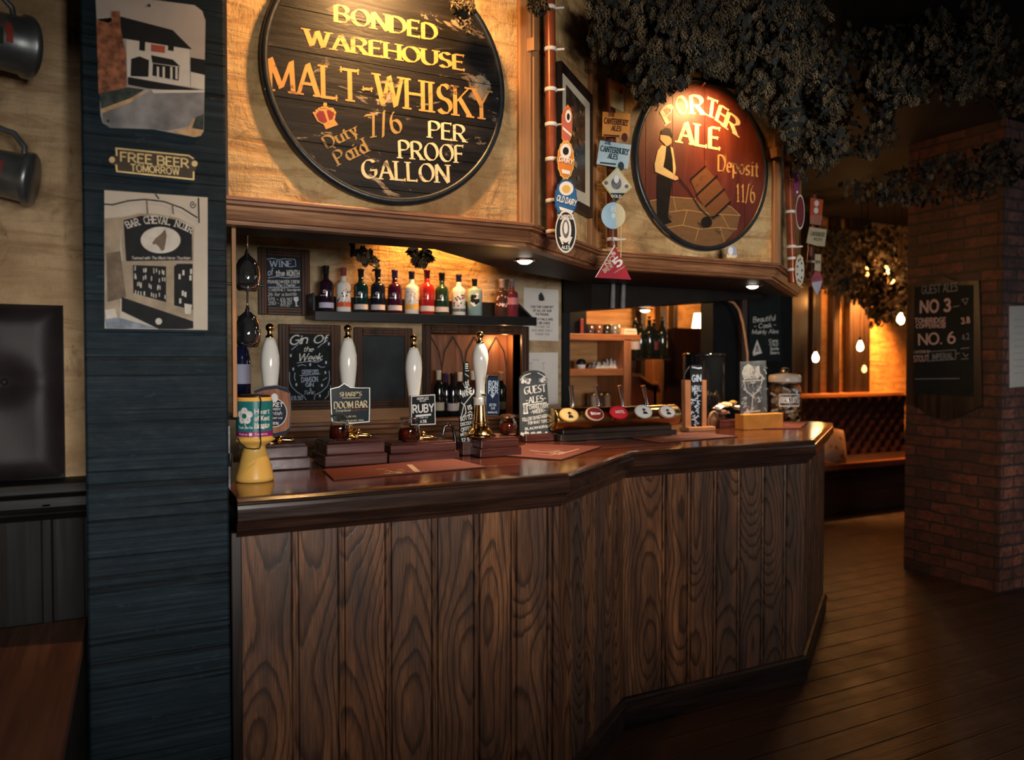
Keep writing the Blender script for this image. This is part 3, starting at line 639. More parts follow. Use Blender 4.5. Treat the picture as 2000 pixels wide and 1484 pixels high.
sx0, sx2, sz0, sz1 = shelf(1100, 1222, 800, 812); MB().box((sx0-.1, ys0+.01, sz0), (sx2, ys1, sz1)).build('bottom_shelf', SHELFW, su, bevel=.004)
BOTZ = sz1
u0 = onY(1219, 730, ys0).x; u1_ = onY(1233, 730, ys0).x; MB().box((u0, ys0, 0), (u1_, ys1, TOPZ-.03)).build('upright', SHELFWZ, su, bevel=.004)
v0 = onY(1268, 730, 4.5).x; v1 = onY(1285, 730, 4.5).x; zc0 = onY(1276, 702, 4.5).z
sd = thing('settle_end', 'curved reddish wooden settle end beside the orange shelf unit', 'settle', (u1_, 4.45, 0))
MB().box((v0, 4.45, 0), (v1, 4.55, zc0)).build('post', SHELFWZ, sd, bevel=.004)
s_ = MB(); pth = [(1232, 731), (1248, 733), (1262, 744), (1272, 750), (1284, 750)]
pts = [onY(x, y, 4.44) for x, y in pth]; s_.tube([tuple(p) for p in pts], .016, 8); s_.build('curved_rail', SHELFW, sd)
s_ = MB(); s_.prism([(p.x, p.z-.01) for p in pts]+[(pts[-1].x, .2), (pts[0].x, .2)], -.02, 0, T=M(((1, 0, 0, 0), (0, 0, 1, 4.47), (0, 1, 0, 0), (0, 0, 0, 1)))); s_.build('side_panel', pm('red_stained_panel', (.16, .045, .028), .4, 0, .2, 9), sd)
lamp('hatch_light', 'POINT', (h0+.25, 4.1, 2.05), 24, (1, .55, .22), .06)
# ------------------------------------------------------------ round painted signs
XZ = M(((1, 0, 0, 0), (0, 0, -1, 0), (0, 1, 0, 0), (0, 0, 0, 1)))      # local x,y,z -> x, out of wall = -y, up = y
def disc_slices(mb, r, cuts, vertical, th, mat=0):
    cuts = [-r]+cuts+[r]
    for a, c in zip(cuts, cuts[1:]):
        a += .0012; c -= .0012; n = 14; pts = []
        if a < -r: a = -r
        if c > r: c = r
        for i in range(n+1): q = a+(c-a)*i/n; pts.append((q, sqrt(max(0, r*r-q*q))))
        lo = [(q, -h) for q, h in pts]; o = lo+[(q, h) for q, h in pts[::-1]]
        q = []
        for p in o:
            if not q or abs(p[0]-q[-1][0])+abs(p[1]-q[-1][1]) > 1e-5: q.append(p)
        if not vertical: q = [(y, x) for x, y in q][::-1]
        mb.prism(q, 0, th, mat)
GOLD = signpaint('gold_sign_paint', (.54, .275, .075), th=.56); GOLDD = signpaint('faded_gold_paint', (.34, .22, .07), th=.55); CRM = signpaint('cream_sign_paint', (.72, .58, .34)); CRIM = signpaint('crimson_sign_paint', (.20, .018, .022))
def sign_root(name, label, cx, cz, y, r, nrows, vertical, boards, th=.026):
    t = thing(name, label, 'sign', (cx, y, cz)); T = XZ
    b = MB(); bb = MB(); disc_slices(bb, r, nrows, vertical, th)
    b.add([T @ V(p) for p in bb.v], bb.f); b.build('boards', boards, t, local=True)
    MB().lathe([(r-.004, 0), (r+.014, .0), (r+.017, th*.6), (r+.012, th+.008), (r-.004, th+.009), (r-.006, th)], 72, T=T).build('hoop', IRON, t, local=True)
    return t
C1 = (.5*(-.733+.0-.0396), 0)
pa = PY(2.328).p(508, 150); pb = PY(2.328).p(977, 150); R1 = (pb.x-pa.x)/2-.012; cx1 = (pa.x+pb.x)/2
pbot = PY(2.328).p(765, 402); cz1 = pbot.z+R1+.015
def zrow(py, pl, px): return pl.p(px, py).z
PS1 = PY(2.328-.026)
rows = sorted(zrow(py, PS1, px)-cz1 for px, py in ((760, 53), (760, 131), (760, 221), (760, 297)))
rows = [rows[0]-.115]+rows+[rows[-1]+.15, ]
rows = [r for r in rows if abs(r) < R1-.02]
wsign = sign_root('whisky_sign', 'large round black plank sign lettered MALT-WHISKY in gold', cx1, cz1, 2.328, R1, rows, False, SIGNB)
b = MB()
for s, x0, y0, x1, y1, cap, st, m in (
    ('BONDED', 656, 41, 852, 79, 32, ROMANB, 0), ('WAREHOUSE', 598, 88, 906, 137, 31, ROMANB, 0), ('MALT-WHISKY', 527, 175, 955, 233, 62, ROMAN, 0),
    ('PER', 839, 268, 908, 277, 32, ROMAN, 1), ('PROOF', 781, 308, 905, 318, 34, ROMAN, 1), ('GALLON', 709, 347, 876, 357, 36, ROMAN, 1),
    ('7/6', 724, 268, 786, 258, 44, ROMAN, 2), ('Duty', 640, 290, 700, 262, 27, ROMAN, 2), ('Paid', 662, 322, 720, 295, 31, ROMAN, 2)):
    text_at(b, s, PS1, x0, y0, x1, y1, cap, st, m, .0015); b.build('lettering', [GOLD, CRM, GOLDD], wsign); b = MB()
b = MB(); K = lambda x, y: (440+x*.3, y*.3)
draw(b, PS1, [K(*p) for p in ((575, 745), (600, 710), (645, 700), (700, 700), (722, 730), (712, 780), (735, 812), (655, 842), (640, 810), (600, 790))], 0, .0015)
draw(b, PS1, [K(*p) for p in ((590, 745), (610, 722), (640, 722), (665, 790), (640, 800), (610, 785))], 1, .0022); draw(b, PS1, [K(*p) for p in ((660, 718), (700, 718), (710, 740), (700, 775), (678, 782))], 1, .0022)
for a in range(9): q = K(578+a*17, 735-38*sin(pi*a/8)); draw(b, PS1, circ(q[0], q[1], 2.6, 8), 0, .0026)
q = K(650, 690); draw(b, PS1, circ(q[0], q[1]-3, 4, 10), 0, .0026)
b.build('crown_emblem', [GOLD, CRIM], wsign)
# porter ale
PS2B = PY(2.7375)
pa = PS2B.p(1232, 330); pb = PS2B.p(1490, 330); R2 = (pb.x-pa.x)/2-.012; cx2 = (pa.x+pb.x)/2; cz2 = PS2B.p(1372, 491).z+R2+.015
PS2 = PY(2.7375-.026); Z3 = lambda x, y: (1180+x*.2696, 100+y*.2696)
vr = sorted(PS2.p(Z3(x, 700)[0], 300).x-cx2 for x in (300, 495, 727, 1020))
PORT = NT('porter_red_boards'); g_ = PORT.noise(PORT.map((11, 11, 2.5)), 1, 5, .6, .6); w_ = PORT.noise(PORT.map((12, 12, 6)), 1, 6, .75)
c_ = PORT.ramp(g_, [(.3, (.045, .007, .005)), (.55, (.105, .018, .009)), (.8, (.17, .038, .015))]); PORT.col(PORT.mix(PORT.ramp(w_, [(.62, 0.), (.7, .7)]), c_, (.30, .14, .05))); PORT.rough(.48); PORT.bump(g_, .3, .006)
psign = sign_root('porter_ale_sign', 'round red painted sign of a man wheeling a barrel, lettered PORTER ALE', cx2, cz2, 2.7375, R2, vr, True, PORT.m)
b = MB()
for s, x0, y0, x1, y1 in (('P', 1304, 241, 1321, 229), ('O', 1326, 224, 1345, 219), ('R', 1351, 221, 1374, 223), ('T', 1379, 224, 1397, 231), ('E', 1399, 234, 1414, 244), ('R', 1415, 248, 1437, 263)):
    text_at(b, s, PS2, x0, y0, x1, y1, 35, ROMANB, 0, .0015)
b.build('lettering', [CRM, GOLD], psign); b = MB(); text_at(b, 'ALE', PS2, 1326, 277, 1405, 291, 41, ROMANB, 0, .0015); b.build('lettering', [CRM, GOLD], psign); b = MB(); text_at(b, 'Deposit', PS2, 1403, 333, 1481, 345, 31, ROMAN, 1, .0015); b.build('lettering', [CRM, GOLD], psign); b = MB(); text_at(b, '11/6', PS2, 1437, 393, 1474, 396, 34, ROMAN, 1, .0015)
b.build('lettering', [CRM, GOLD], psign)
b = MB(); D = lambda pts, m, o=.0015: draw(b, PS2, [Z3(*p) for p in pts], m, o)
MBK = pm('sign_black', (.012, .010, .009), .4); MSK = signpaint('sign_skin', (.55, .33, .14), th=.68); MSH = signpaint('sign_shirt', (.62, .44, .18), th=.68); MBR = signpaint('sign_barrel', (.15, .060, .022)); MST = signpaint('sign_stone', (.16, .085, .035)); MSL = signpaint('sign_joints', (.42, .24, .08))
D(((330, 1085), (480, 1055), (660, 1070), (720, 1120), (860, 1105), (920, 1130), (985, 1190), (960, 1290), (870, 1385), (740, 1425), (560, 1385), (440, 1320), (360, 1230)), 3, .0012)
for ln in (((330, 1085), (480, 1055), (660, 1070)), ((470, 1165), (590, 1150), (790, 1180), (980, 1190)), ((450, 1280), (560, 1260), (700, 1290), (830, 1275), (960, 1290)), ((520, 1160), (500, 1060)), ((600, 1150), (570, 1260)), ((850, 1185), (900, 1280)), ((680, 1290), (660, 1370)), ((840, 1280), (870, 1380)), ((720, 1120), (860, 1105), (920, 1130), (985, 1190)), ((800, 1110), (840, 1180))):
    line(b, PS2, [Z3(*p) for p in ln], .0035, 5, .0018)
D(((385, 890), (480, 905), (492, 960), (472, 1100), (462, 1200), (492, 1238), (440, 1255), (385, 1240), (380, 1100)), 0, .0022)
D(((440, 690), (478, 680), (502, 780), (508, 900), (430, 895), (408, 850)), 0, .0024); D(((480, 690), (498, 700), (520, 850), (512, 900), (500, 880), (496, 780)), 2, .0026)
D(((408, 605), (470, 612), (490, 640), (488, 665), (455, 692), (428, 662), (406, 640)), 1, .0024)
D(((412, 603), (415, 572), (445, 552), (480, 562), (488, 590), (500, 622), (470, 614)), 0, .0028)
D(((418, 680), (450, 690), (440, 780), (428, 838), (505, 888), (500, 930), (440, 905), (370, 872), (365, 820), (388, 720)), 2, .0028); D(((500, 890), (535, 910), (540, 925), (515, 937), (498, 928)), 1, .0030)
D(((625, 930), (728, 832), (830, 945), (912, 1085), (790, 1212), (690, 1075)), 4, .0024)
for p in (((622, 932), (730, 835)), ((665, 1045), (815, 905)), ((730, 1125), (868, 1000)), ((785, 1212), (912, 1090))): line(b, PS2, [Z3(*q) for q in p], .009, 0, .0028)
line(b, PS2, [Z3(*q) for q in ((535, 915), (610, 1010), (690, 1140), (760, 1205), (830, 1190))], .006, 0, .0030); c = Z3(742, 1238); draw(b, PS2, circ(c[0], c[1], 11, 16), 0, .003)
b.build('barrel_man_painting', [MBK, MSK, MSH, MST, MBR, MSL], psign)

# picture lights over the signs (black half-round shades on brass arms)
WARM = (1, .53, .19)
def picture_light(name, label, cx, y, z, w, e, tgt):
    t = thing(name, label, 'picture light', (cx, y, z), 0)
    n = 12; b = MB(); vs = []; fs = []
    for x in (-w/2, w/2):
        for i in range(n+1): a = radians(15+225*i/n); vs.append((x, .030*cos(a), .030*sin(a)))
    for i in range(n): fs.append((i, i+1, n+1+i+1, n+1+i))
    fs += [tuple(range(n, -1, -1)), tuple(range(n+1, 2*n+2))]
    b.add(vs, fs, 0, False); b.build('shade', BLACK, t, local=True)
    MB().tube([(0, .02, .018), (0, .09, .06), (0, 2.72-y if y > 2.35 else 2.328-y, .03)], .006, 8).build('arm', OLDBRASS, t, local=True)
    MB().tube([(-w*.44, 0, -.002), (w*.44, 0, -.002)], .010, 10).build('tube_bulb', pm('lit_tube', (1, .8, .5), .5, emit=(1, .62, .26), es=10), t, local=True)
    lamp('picture_light_glow', 'AREA', (cx, y, z-.014), e, WARM, w*.5, .03, target=tgt, spread=radians(135), parent=t)
picture_light('picture_light', 'black picture light tube over the round PORTER ALE sign', 2.30, 2.560, 2.692, .22, 5.2, (2.30, 2.72, 2.5))
picture_light('picture_light', 'black picture light tube over the round MALT-WHISKY sign', cx1-.01, 1.99, 2.80, .22, 14, (cx1, 2.32, 2.42))

# ------------------------------------------------------------ pictures and plate on the black post
R_ = random.Random(3)
t = thing('pub_picture', 'curled tin picture of a white pub with brick chimney, top of the black post', 'picture', (.07, 2.178, 2.2))
Q = lambda x, y: (x*.25, y*.25)
S_SKY = pm('print_sky', (.42, .37, .33), .6, 0, .12, 6); S_RF = pm('print_black', (.010, .011, .012), .6, spec=.2); S_BR = pm('print_brick', (.26, .10, .05), .6, 0, .6, 60); S_WH = pm('print_white', (.62, .58, .52), .6, 0, .05); S_RD = pm('print_road', (.20, .20, .21), .6, 0, .55, 12); S_HG = pm('print_hedge', (.035, .05, .045), .6, 0, .6, 50); S_SD = pm('print_sand', (.50, .33, .17), .6, 0, .3, 30); S_RED = pm('print_red', (.40, .09, .05), .4)
PP1 = PY(2.175); b = MB()
o = [Q(*p) for p in ((745, -60), (1520, 40), (1580, 85), (1605, 160), (1592, 1020), (1570, 1060), (1520, 1072), (1200, 1010), (860, 998), (800, 960), (785, 900))]
slab(b, PP1, o, .0015, 0); D = lambda pts, m, of=.0006: draw(b, PP1, [Q(*p) for p in pts], m, of)
D(((752, 150), (950, 130), (1350, 235), (1500, 385), (960, 300), (840, 180)), 1); D(((752, 160), (870, 140), (985, 690), (770, 740)), 2); D(((868, 85), (935, 85), (945, 230), (985, 420), (990, 680), (900, 690)), 2, .0009)
D(((985, 305), (1480, 385), (1485, 680), (995, 610)), 3, .0009); D(((1490, 450), (1600, 470), (1598, 700), (1490, 680)), 3); D(((1488, 448), (1602, 468), (1602, 585), (1490, 560)), 1, .0009)
D(((1180, 430), (1350, 465), (1410, 520), (1190, 490)), 1, .0012); D(((1195, 495), (1400, 525), (1395, 630), (1190, 590)), 1, .0012); D(((1025, 460), (1090, 440), (1165, 470), (1160, 600), (1020, 595)), 1, .0012); D(((1180, 345), (1290, 360), (1288, 415), (1180, 400)), 7, .0012)
for x in (1090, 1315): D(((x, 320), (x+45, 327), (x+42, 400), (x-2, 392)), 1, .0012)
for x in (1225, 1270, 1330, 1370): D(((x, 520), (x+18, 522), (x+18, 620), (x, 616)), 3, .0015)
D(((1000, 600), (1500, 690), (1598, 710), (1400, 712), (1150, 690), (1000, 660)), 1, .0012)
D(((775, 730), (1000, 680), (1130, 700), (1000, 780), (790, 850)), 5, .0012); D(((788, 852), (1010, 770), (1120, 712), (1140, 705), (1020, 800), (800, 880)), 6, .0013)
D(((800, 885), (1020, 790), (1180, 705), (1598, 712), (1594, 905), (1480, 985), (1300, 1020), (1200, 1008), (860, 996), (800, 958)), 4, .0012); D(((1180, 700), (1598, 705), (1598, 722), (1200, 728)), 3, .0014)
D(((1592, 895), (1500, 935), (1470, 1000), (1330, 1030), (1520, 1070), (1570, 1058), (1590, 1020)), 6, .0014); D(((1592, 890), (1530, 915), (1500, 1000), (1590, 1015)), 5, .0016)
b.build('print', [S_SKY, S_RF, S_BR, S_WH, S_RD, S_HG, S_SD, S_RED], t)
b = MB(); fr = PP1.fr(PP1.p(*Q(1165, 42))); b.lathe([(0, .003), (.003, .0025), (.004, 0)], 10, T=fr); fr = PP1.fr(PP1.p(*Q(845, 945))); b.lathe([(0, .003), (.003, .0025), (.004, 0)], 10, T=fr); b.build('screw', IRON, t)
# FREE BEER plate
t = thing('beer_plate', 'small cast plate reading FREE BEER TOMORROW on the black post', 'sign', (.07, 2.178, 2.04))
b = MB(); o = [Q(*p) for p in ((905, 1155), (1470, 1212), (1510, 1240), (1545, 1275), (1530, 1320), (1515, 1345), (1515, 1408), (910, 1345), (900, 1290), (860, 1280), (845, 1245), (870, 1215), (900, 1215))]
slab(b, PP1, o, .004, 0, .001); b.build('plate', pm('dark_bronze', (.045, .030, .016), .35, .6, .3, 20), t)
b = MB()
for p in (((908, 1160), (1475, 1217)), ((1475, 1217), (1510, 1240)), ((915, 1340), (1512, 1403)), ((908, 1160), (912, 1215)), ((908, 1290), (913, 1340)), ((1512, 1345), (1512, 1403))): line(b, PP1, [Q(*q) for q in p], .004, 0, .0022)
for x, y in ((875, 1248), (1520, 1278)): c = Q(x, y); draw(b, PP1, circ(c[0], c[1], 6, 12), 0, .0022)
text_at(b, 'FREE BEER', PP1, *Q(945, 1258), *Q(1472, 1310), 17.5, SANS, 0, .0022); text_at(b, 'TOMORROW', PP1, *Q(1025, 1335), *Q(1400, 1365), 13, SANS, 0, .0022)
b.build('raised_lettering', pm('rubbed_brass', (.62, .44, .20), .3, .8, .2, 30), t)
# BAR CHEVAL NOIR poster
t = thing('bar_poster', 'sepia poster of a hanging BAR CHEVAL NOIR sign, below the small plate', 'poster', (.07, 2.178, 1.7))
Q = lambda x, y: (x*.25, 370+y*.25); PC1 = PY(2.1765); b = MB()
E_ = [pm('sepia_paper', (.52, .46, .38), .9, 0, .06, 12), pm('sepia_dark', (.018, .020, .022), .9), pm('sepia_mid', (.16, .12, .085), .9, 0, .3, 30), pm('sepia_light', (.56, .52, .46), .9), pm('sepia_beige', (.33, .265, .19), .9, 0, .25, 20), pm('sepia_blue', (.20, .23, .28), .9, 0, .4, 30)]
slab(b, PC1, [Q(*p) for p in ((815, 5), (1622, 62), (1622, 1098), (818, 1085))], .0008, 0); D = lambda pts, m, of=.0006: draw(b, PC1, [Q(*p) for p in pts], m, of)
D(((818, 225), (940, 215), (940, 1000), (820, 1000)), 4); D(((830, 500), (940, 480), (985, 840), (840, 880)), 2, .0009); D(((940, 560), (1510, 575), (1512, 1030), (940, 840)), 4, .0008)
D(((1038, 590), (1298, 600), (1298, 880), (1042, 810)), 1, .0010); D(((1385, 580), (1505, 580), (1505, 940), (1360, 905), (1360, 600)), 1, .0010); D(((950, 840), (1510, 1030), (1510, 1085), (1440, 1092), (1240, 1090), (950, 950)), 1, .0011); D(((818, 1010), (930, 1000), (1240, 1085), (830, 1083)), 5, .0010)
rn = random.Random(5)
for i in range(46):
    x = rn.uniform(1050, 1290); y = 630+(i % 4)*62+(x-1050)*.14+rn.uniform(-8, 8); D(((x, y), (x+7, y+1), (x+7, y-30), (x, y-31)), 3, .0013)
for i in range(7): x, y = (1395, 1425, 1485, 1480, 1420, 1440, 1400)[i], (700, 670, 660, 710, 830, 840, 890)[i]; D(((x, y), (x+16, y), (x+16, y-40), (x, y-40)), 3, .0013)
D(((1440, 890), (1500, 900), (1490, 975), (1445, 970)), 3, .0014); c = Q(1240, 1030); draw(b, PC1, circ(c[0], c[1], 6.5, 16), 3, .0014); D(((820, 940), (900, 930), (915, 1000), (830, 1010)), 3, .0011)
D(((935, 220), (1090, 185), (1230, 190), (1400, 225), (1515, 290), (1512, 568), (960, 575)), 4, .0012); D(((965, 240), (1100, 205), (1230, 207), (1390, 240), (1500, 302), (1500, 552), (985, 560)), 1, .0015)
c = Q(1255, 395); draw(b, PC1, circ(c[0], c[1], 39, 28, 26), 3, .0018); D(((1290, 310), (1302, 360), (1285, 470), (1262, 480), (1240, 445), (1215, 425), (1195, 432), (1190, 415), (1215, 380), (1255, 350)), 2, .0021)
for p in (((818, 115), (880, 120), (1000, 90), (1130, 78), (1280, 95), (1420, 145), (1540, 220)), ((1550, 70), (1555, 260)), ((1215, 40), (1240, 72))): line(b, PC1, [Q(*q) for q in p], .0036, 1, .0018)
line(b, PC1, [(1505*.25+6*cos(a*.7)*(1-a/14), 370+115*.25+9*sin(a*.7)*(1-a/14)) for a in range(14)], .0022, 1, .0018)
for x in (1145, 1345): line(b, PC1, [Q(x, 85 if x < 1200 else 115), Q(x+8, 190)], .004, 2, .002)
lay = 'BAR CHEVAL NOIR'; n = len(lay)
for i, ch in enumerate(lay):
    if ch == ' ': continue
    f0, f1 = i/n, (i+.80)/n; bx = lambda f: 998+500*f; by = lambda f: 302-190*f+231*f*f
    text_at(b, ch, PC1, *Q(bx(f0), by(f0)), *Q(bx(f1), by(f1)), 13.5, SLAB, 3, .0020)
text_at(b, 'Twinned with The Black Horse Thurnham', PC1, *Q(1025, 545), *Q(1485, 545), 5.5, SCRIPT, 3, .0020)
b.build('print', E_, t)

# ------------------------------------------------------------ left wall: leather pad, tankards, table
t = thing('leather_pad', 'dark buttoned leather back pad on the plaster wall above the dado', 'back pad', (-.3, YW, 1.5))
a = PY(YW-.07); pr = a.p(122, 780).x; zt = a.p(60, 592).z; zb_ = max(1.185, a.p(60, 984).z); W_, H_ = .74, zt-zb_; nx, ny = 44, 36; vs = []; fs = []
for j in range(ny+1):
    for i in range(nx+1):
        x = pr-W_+W_*i/nx; z = zb_+H_*j/ny; ex = min(i, nx-i)/nx*W_; ez = min(j, ny-j)/ny*H_; e = min(ex, ez)
        y = -.045*min(1, (e/.045))**.5; bd = 0
        for bx in (pr-.135, pr-.40, pr-.65):
            for bz in (zb_+H_*.56,):
                dd = sqrt((x-bx)**2+(z-bz)**2); bd += .032*math.exp(-(dd/.05)**2)+.006*math.exp(-(abs(z-bz)/.02)**2)*math.exp(-(dd/.13)**2)
        vs.append((x, YW-.012+y+bd+.002*sin(x*31+z*17), z))
for j in range(ny):
    for i in range(nx): fs.append((j*(nx+1)+i, j*(nx+1)+i+1, (j+1)*(nx+1)+i+1, (j+1)*(nx+1)+i))
LEA = NT('black_leather'); n_ = LEA.noise(LEA.map(), 160, 3); n2 = LEA.noise(LEA.map(), 9, 3); LEA.col(LEA.ramp(n2, [(.3, (.012, .009, .010)), (.7, (.024, .018, .019))])); LEA.rough(.5); LEA.b.inputs['Specular IOR Level'].default_value = .22; LEA.bump(LEA.math('ADD', n_, n2), .06, .003)
MB().add(vs, fs, 0, True).build('cushion', LEA.m, t); MB().box((pr-W_, YW-.014, zb_), (pr, YW, zt)).build('backboard', BLACKM, t)
b = MB()
for bx in (pr-.135, pr-.40): b.ball((bx, YW-.022, zb_+H_*.56), .010, 12)
b.build('button', LEA.m, t)
PEW = pm('dull_pewter', (.20, .21, .21), .36, .75, .3, 14, .2)
def tankard(px, py, y, rx, label, roll, s=1):
    c = onY(px, py, y); t = thing('pewter_tankard', label, 'tankard', tuple(c), 0, 'pewter tankards on the left wall')
    T = M.Rotation(roll, 4, 'Y') @ M.Rotation(rx, 4, 'X') @ M.Diagonal((s, s, s, 1))
    MB().lathe([(.0, 0), (.056, 0), (.060, .004), (.060, .014), (.054, .020), (.052, .06), (.049, .12), (.050, .135), (.053, .138), (.053, .146), (.049, .146), (.045, .13), (.047, .03), (0, .02)], 32, T=T).build('body', PEW, t, local=True)
    MB().tube([T @ V(p) for p in ((.049, 0, .118), (.085, 0, .122), (.10, 0, .095), (.095, 0, .055), (.07, 0, .03), (.053, 0, .028))], .0075, 8).build('handle', PEW, t, local=True)
    b = MB()
    for k in range(4): z = .05+.016*k; a0 = -1.9-.1*(k % 2); b.lathe([(.0525-k*.0003, z), (.0523-k*.0003, z+.012)], 6, k % 2, T=T, a0=a0, a1=a0+.7-.1*k)
    b.build('crest', [pm('crest_red', (.22, .035, .03), .4), pm('crest_dark', (.015, .03, .02), .4)], t, local=True)
tankard(62, 95, 2.30, radians(25), 'pewter tankard lying on its side high on the wall, the upper of two', radians(-93), 1.28)
tankard(66, 352, 2.30, radians(-8), 'pewter tankard lying on its side lower on the wall, handle up', radians(-80), 1.12)
t = thing('drinking_table', 'bare reddish wooden table top at the bottom left in front of the dado', 'table', (-.5, 1.6, 0))
TBW = wood('table_wood', (.060, .024, .014), (.135, .055, .030), (.200, .088, .048), 'y', .45, .6)
MB().prism([(-.128, .95), (-.115, 1.5), (-.108, YW-.036), (-1.1, YW-.036), (-1.1, .95)][::-1], .765, .800).build('tabletop', TBW, t, bevel=.004)
for x, y in ((-.28, 2.2), (-.95, 2.2), (-.28, 1.1), (-.95, 1.1)): MB().box((x-.03, y-.03, 0), (x+.03, y+.03, .765)).build('leg', DARKWZ, t, bevel=.004)

# ------------------------------------------------------------ copper pipes on the canopy corners with strap ties
def pipe(px, Z, y0, y1, label, r, bands, mat=COPPER, fit=()):
    pl = PF(Z); a = pl.p(px[0], y0); c = pl.p(px[1], y1); a.z = min(a.z, CEIL-.01)
    t = thing('copper_pipe', label, 'pipe', tuple(c), 0)
    MB().tube([c, a], r, 16).build('pipe', mat, t)
    for yb in bands:
        q = pl.p(px[0]+(px[1]-px[0])*(yb-y0)/(y1-y0), yb); b = MB(); T = M.Translation(q)
        b.lathe([(r+.0005, -.007), (r+.003, -.006), (r+.003, .006), (r+.0005, .007)], 16, T=T); b.tube([q+RT*r*1.1, q+RT*r*2.6+UPZ*.002], .0045, 6)
        b.build('strap_tie', STRAP, t)
    for yb in fit:
        q = pl.p(px[0]+(px[1]-px[0])*(yb-y0)/(y1-y0), yb); MB().lathe([(r, -.010), (r+.004, -.008), (r+.004, .008), (r, .010)], 16, T=M.Translation(q)).build('coupling', mat, t)
    return t
pipe((1074, 1078), 2.66, 0, 462, 'copper pipe with white ties at the left canopy corner', .0185, (16, 97, 176, 244, 312, 393, 453))
pipe((1192, 1196), 3.16, 150, 482, 'copper pipe behind the hanging badges left of the porter sign', .021, (468,), pm('dark_copper', (.15, .045, .028), .35, .3, .3, 12))
pipe((1538, 1548), 3.80, 270, 552, 'bright orange copper pipe at the right end of the canopy', .021, (414, 482, 505, 527), COPPER, (352,))
pipe((1590, 1580), 4.55, 380, 545, 'thin dark pipe behind the right canopy end', .016, (511,), pm('dark_copper', (.15, .045, .028), .35, .3, .3, 12))

# ------------------------------------------------------------ framed print on the slanted canopy panel
PCH = PC(-.6*CPTH[1][0]+.8*CPTH[1][1]+.018); 
t = thing('framed_print', 'dark framed print with cream mount on the slanted canopy panel', 'picture', tuple(PCH.p(1128, 280)))
b = MB(); slab(b, PCH, ((1097, 118), (1158, 187), (1158, 426), (1097, 392)), .02, 0, .024); b.build('frame', DARKWZ, t)
b = MB(); slab(b, PCH, ((1100, 143), (1152, 202), (1152, 404), (1100, 376)), .002, 0, .026); b.build('mount', PAPER2, t)
b = MB(); slab(b, PCH, ((1106, 165), (1143, 209), (1143, 377), (1106, 360)), .001, 0, .0275)
for k in range(16):
    x = R_.uniform(1107, 1136); y = R_.uniform(200, 355); s = R_.uniform(4, 11); draw(b, PCH, ((x, y), (x+s*.6, y+s*.6), (x+s*.5, y+s*1.7), (x-.5, y+s)), 1+k % 3, .029+k*1e-4)
b.build('print', [pm('print_murk', (.05, .035, .025), .25, 0, .7, 22), pm('print_amber', (.40, .22, .08), .25), pm('print_slate', (.10, .10, .11), .25), pm('print_rust', (.20, .07, .04), .25)], t)

# ------------------------------------------------------------ pump clips hung in strings on the pipes
def badge(name, label, Z, pts, face, rim=None, th=.006, texts=(), arts=(), mats=(), group='pump clips hung on the canopy pipes', tilt=0):
    n = -F0 if not tilt else (M.Rotation(tilt, 3, 'Z') @ -F0); c = (sum(p[0] for p in pts)/len(pts), sum(p[1] for p in pts)/len(pts))
    pl = Pl(n, PF(Z).p(*c)); t = thing(name, label, 'pump clip', tuple(pl.p(*c)), 0, group)
    b = MB(); slab(b, pl, pts, th, 0, 0); b.build('plate', rim or face, t)
    q = pl.p(*c); MB().tube([q-pl.n*th, q-pl.n*th+F0*.045], .003, 6).build('tie', STRAP, t)
    b = MB()
    if rim:
        k = .90; slab(b, pl, [(c[0]+(x-c[0])*k, c[1]+(y-c[1])*k) for x, y in pts], .001, 0, .0012)
    for m, q, o in arts: draw(b, pl, q, m, .002+o*.0006)
    if rim or arts: b.build('face', [face]+list(mats), t)
    if texts:
        b = MB()
        for s, x0, y0, x1, y1, cap, st, m in texts: text_at(b, s, pl, x0, y0, x1, y1, cap, st, m, .0050)
        b.build('lettering', list(mats) or [face], t)
    return t
C_ = lambda n, c, r=.5: pm('enamel_'+n, c, r, 0, .06, 20, spec=.14)
YEL, ORG, BLU, SKY_, RED, NAVY, PNK, PUR = C_('yellow', (.66, .42, .10)), C_('orange', (.60, .20, .035)), C_('blue', (.025, .12, .30)), C_('pale_blue', (.36, .55, .68)), C_('red', (.36, .012, .030)), C_('navy', (.012, .018, .040)), C_('rust_pink', (.46, .12, .085)), C_('purple', (.17, .025, .10))
BLK, WHT, SIL, TEAL = C_('black', (.012, .014, .015)), C_('white', (.74, .72, .68)), pm('silver_edge', (.62, .60, .56), .3, .6), C_('teal', (.02, .20, .23))
def oval(cx, cy, rx, ry, n=28, wave=0, k=14): return [(cx+rx*(1+wave*cos(k*2*pi*i/n))*cos(2*pi*i/n), cy+ry*(1+wave*cos(k*2*pi*i/n))*sin(2*pi*i/n)) for i in range(n)]
badge('pump_clip', 'slim rust-red pump clip, topmost on the left canopy pipe', 2.62, [(1109, 204), (1115, 212), (1118, 226), (1117, 265), (1112, 278), (1104, 282), (1097, 270), (1097, 225), (1102, 212)], PNK, ORG, arts=((1, oval(1110, 227, 6, 13, 16), 1), (2, oval(1110, 228, 3, 7, 12), 2), (1, [(1099, 247), (1116, 262), (1116, 267), (1099, 252)], 1)), mats=[WHT, BLK])
badge('pump_clip', 'yellow scalloped oval pump clip on the left canopy pipe', 2.61, oval(1105, 312, 16.5, 38, 42, .04, 14), ORG, YEL, arts=((1, oval(1105, 295, 11, 15, 18), 1), (2, oval(1105, 295, 6, 8, 12), 2), (1, [(1097, 330), (1114, 334), (1113, 341), (1098, 338)], 1)), texts=(('DAIRY', 1092, 314, 1118, 320, 9, SANSB, 0),), mats=[WHT, BLK])
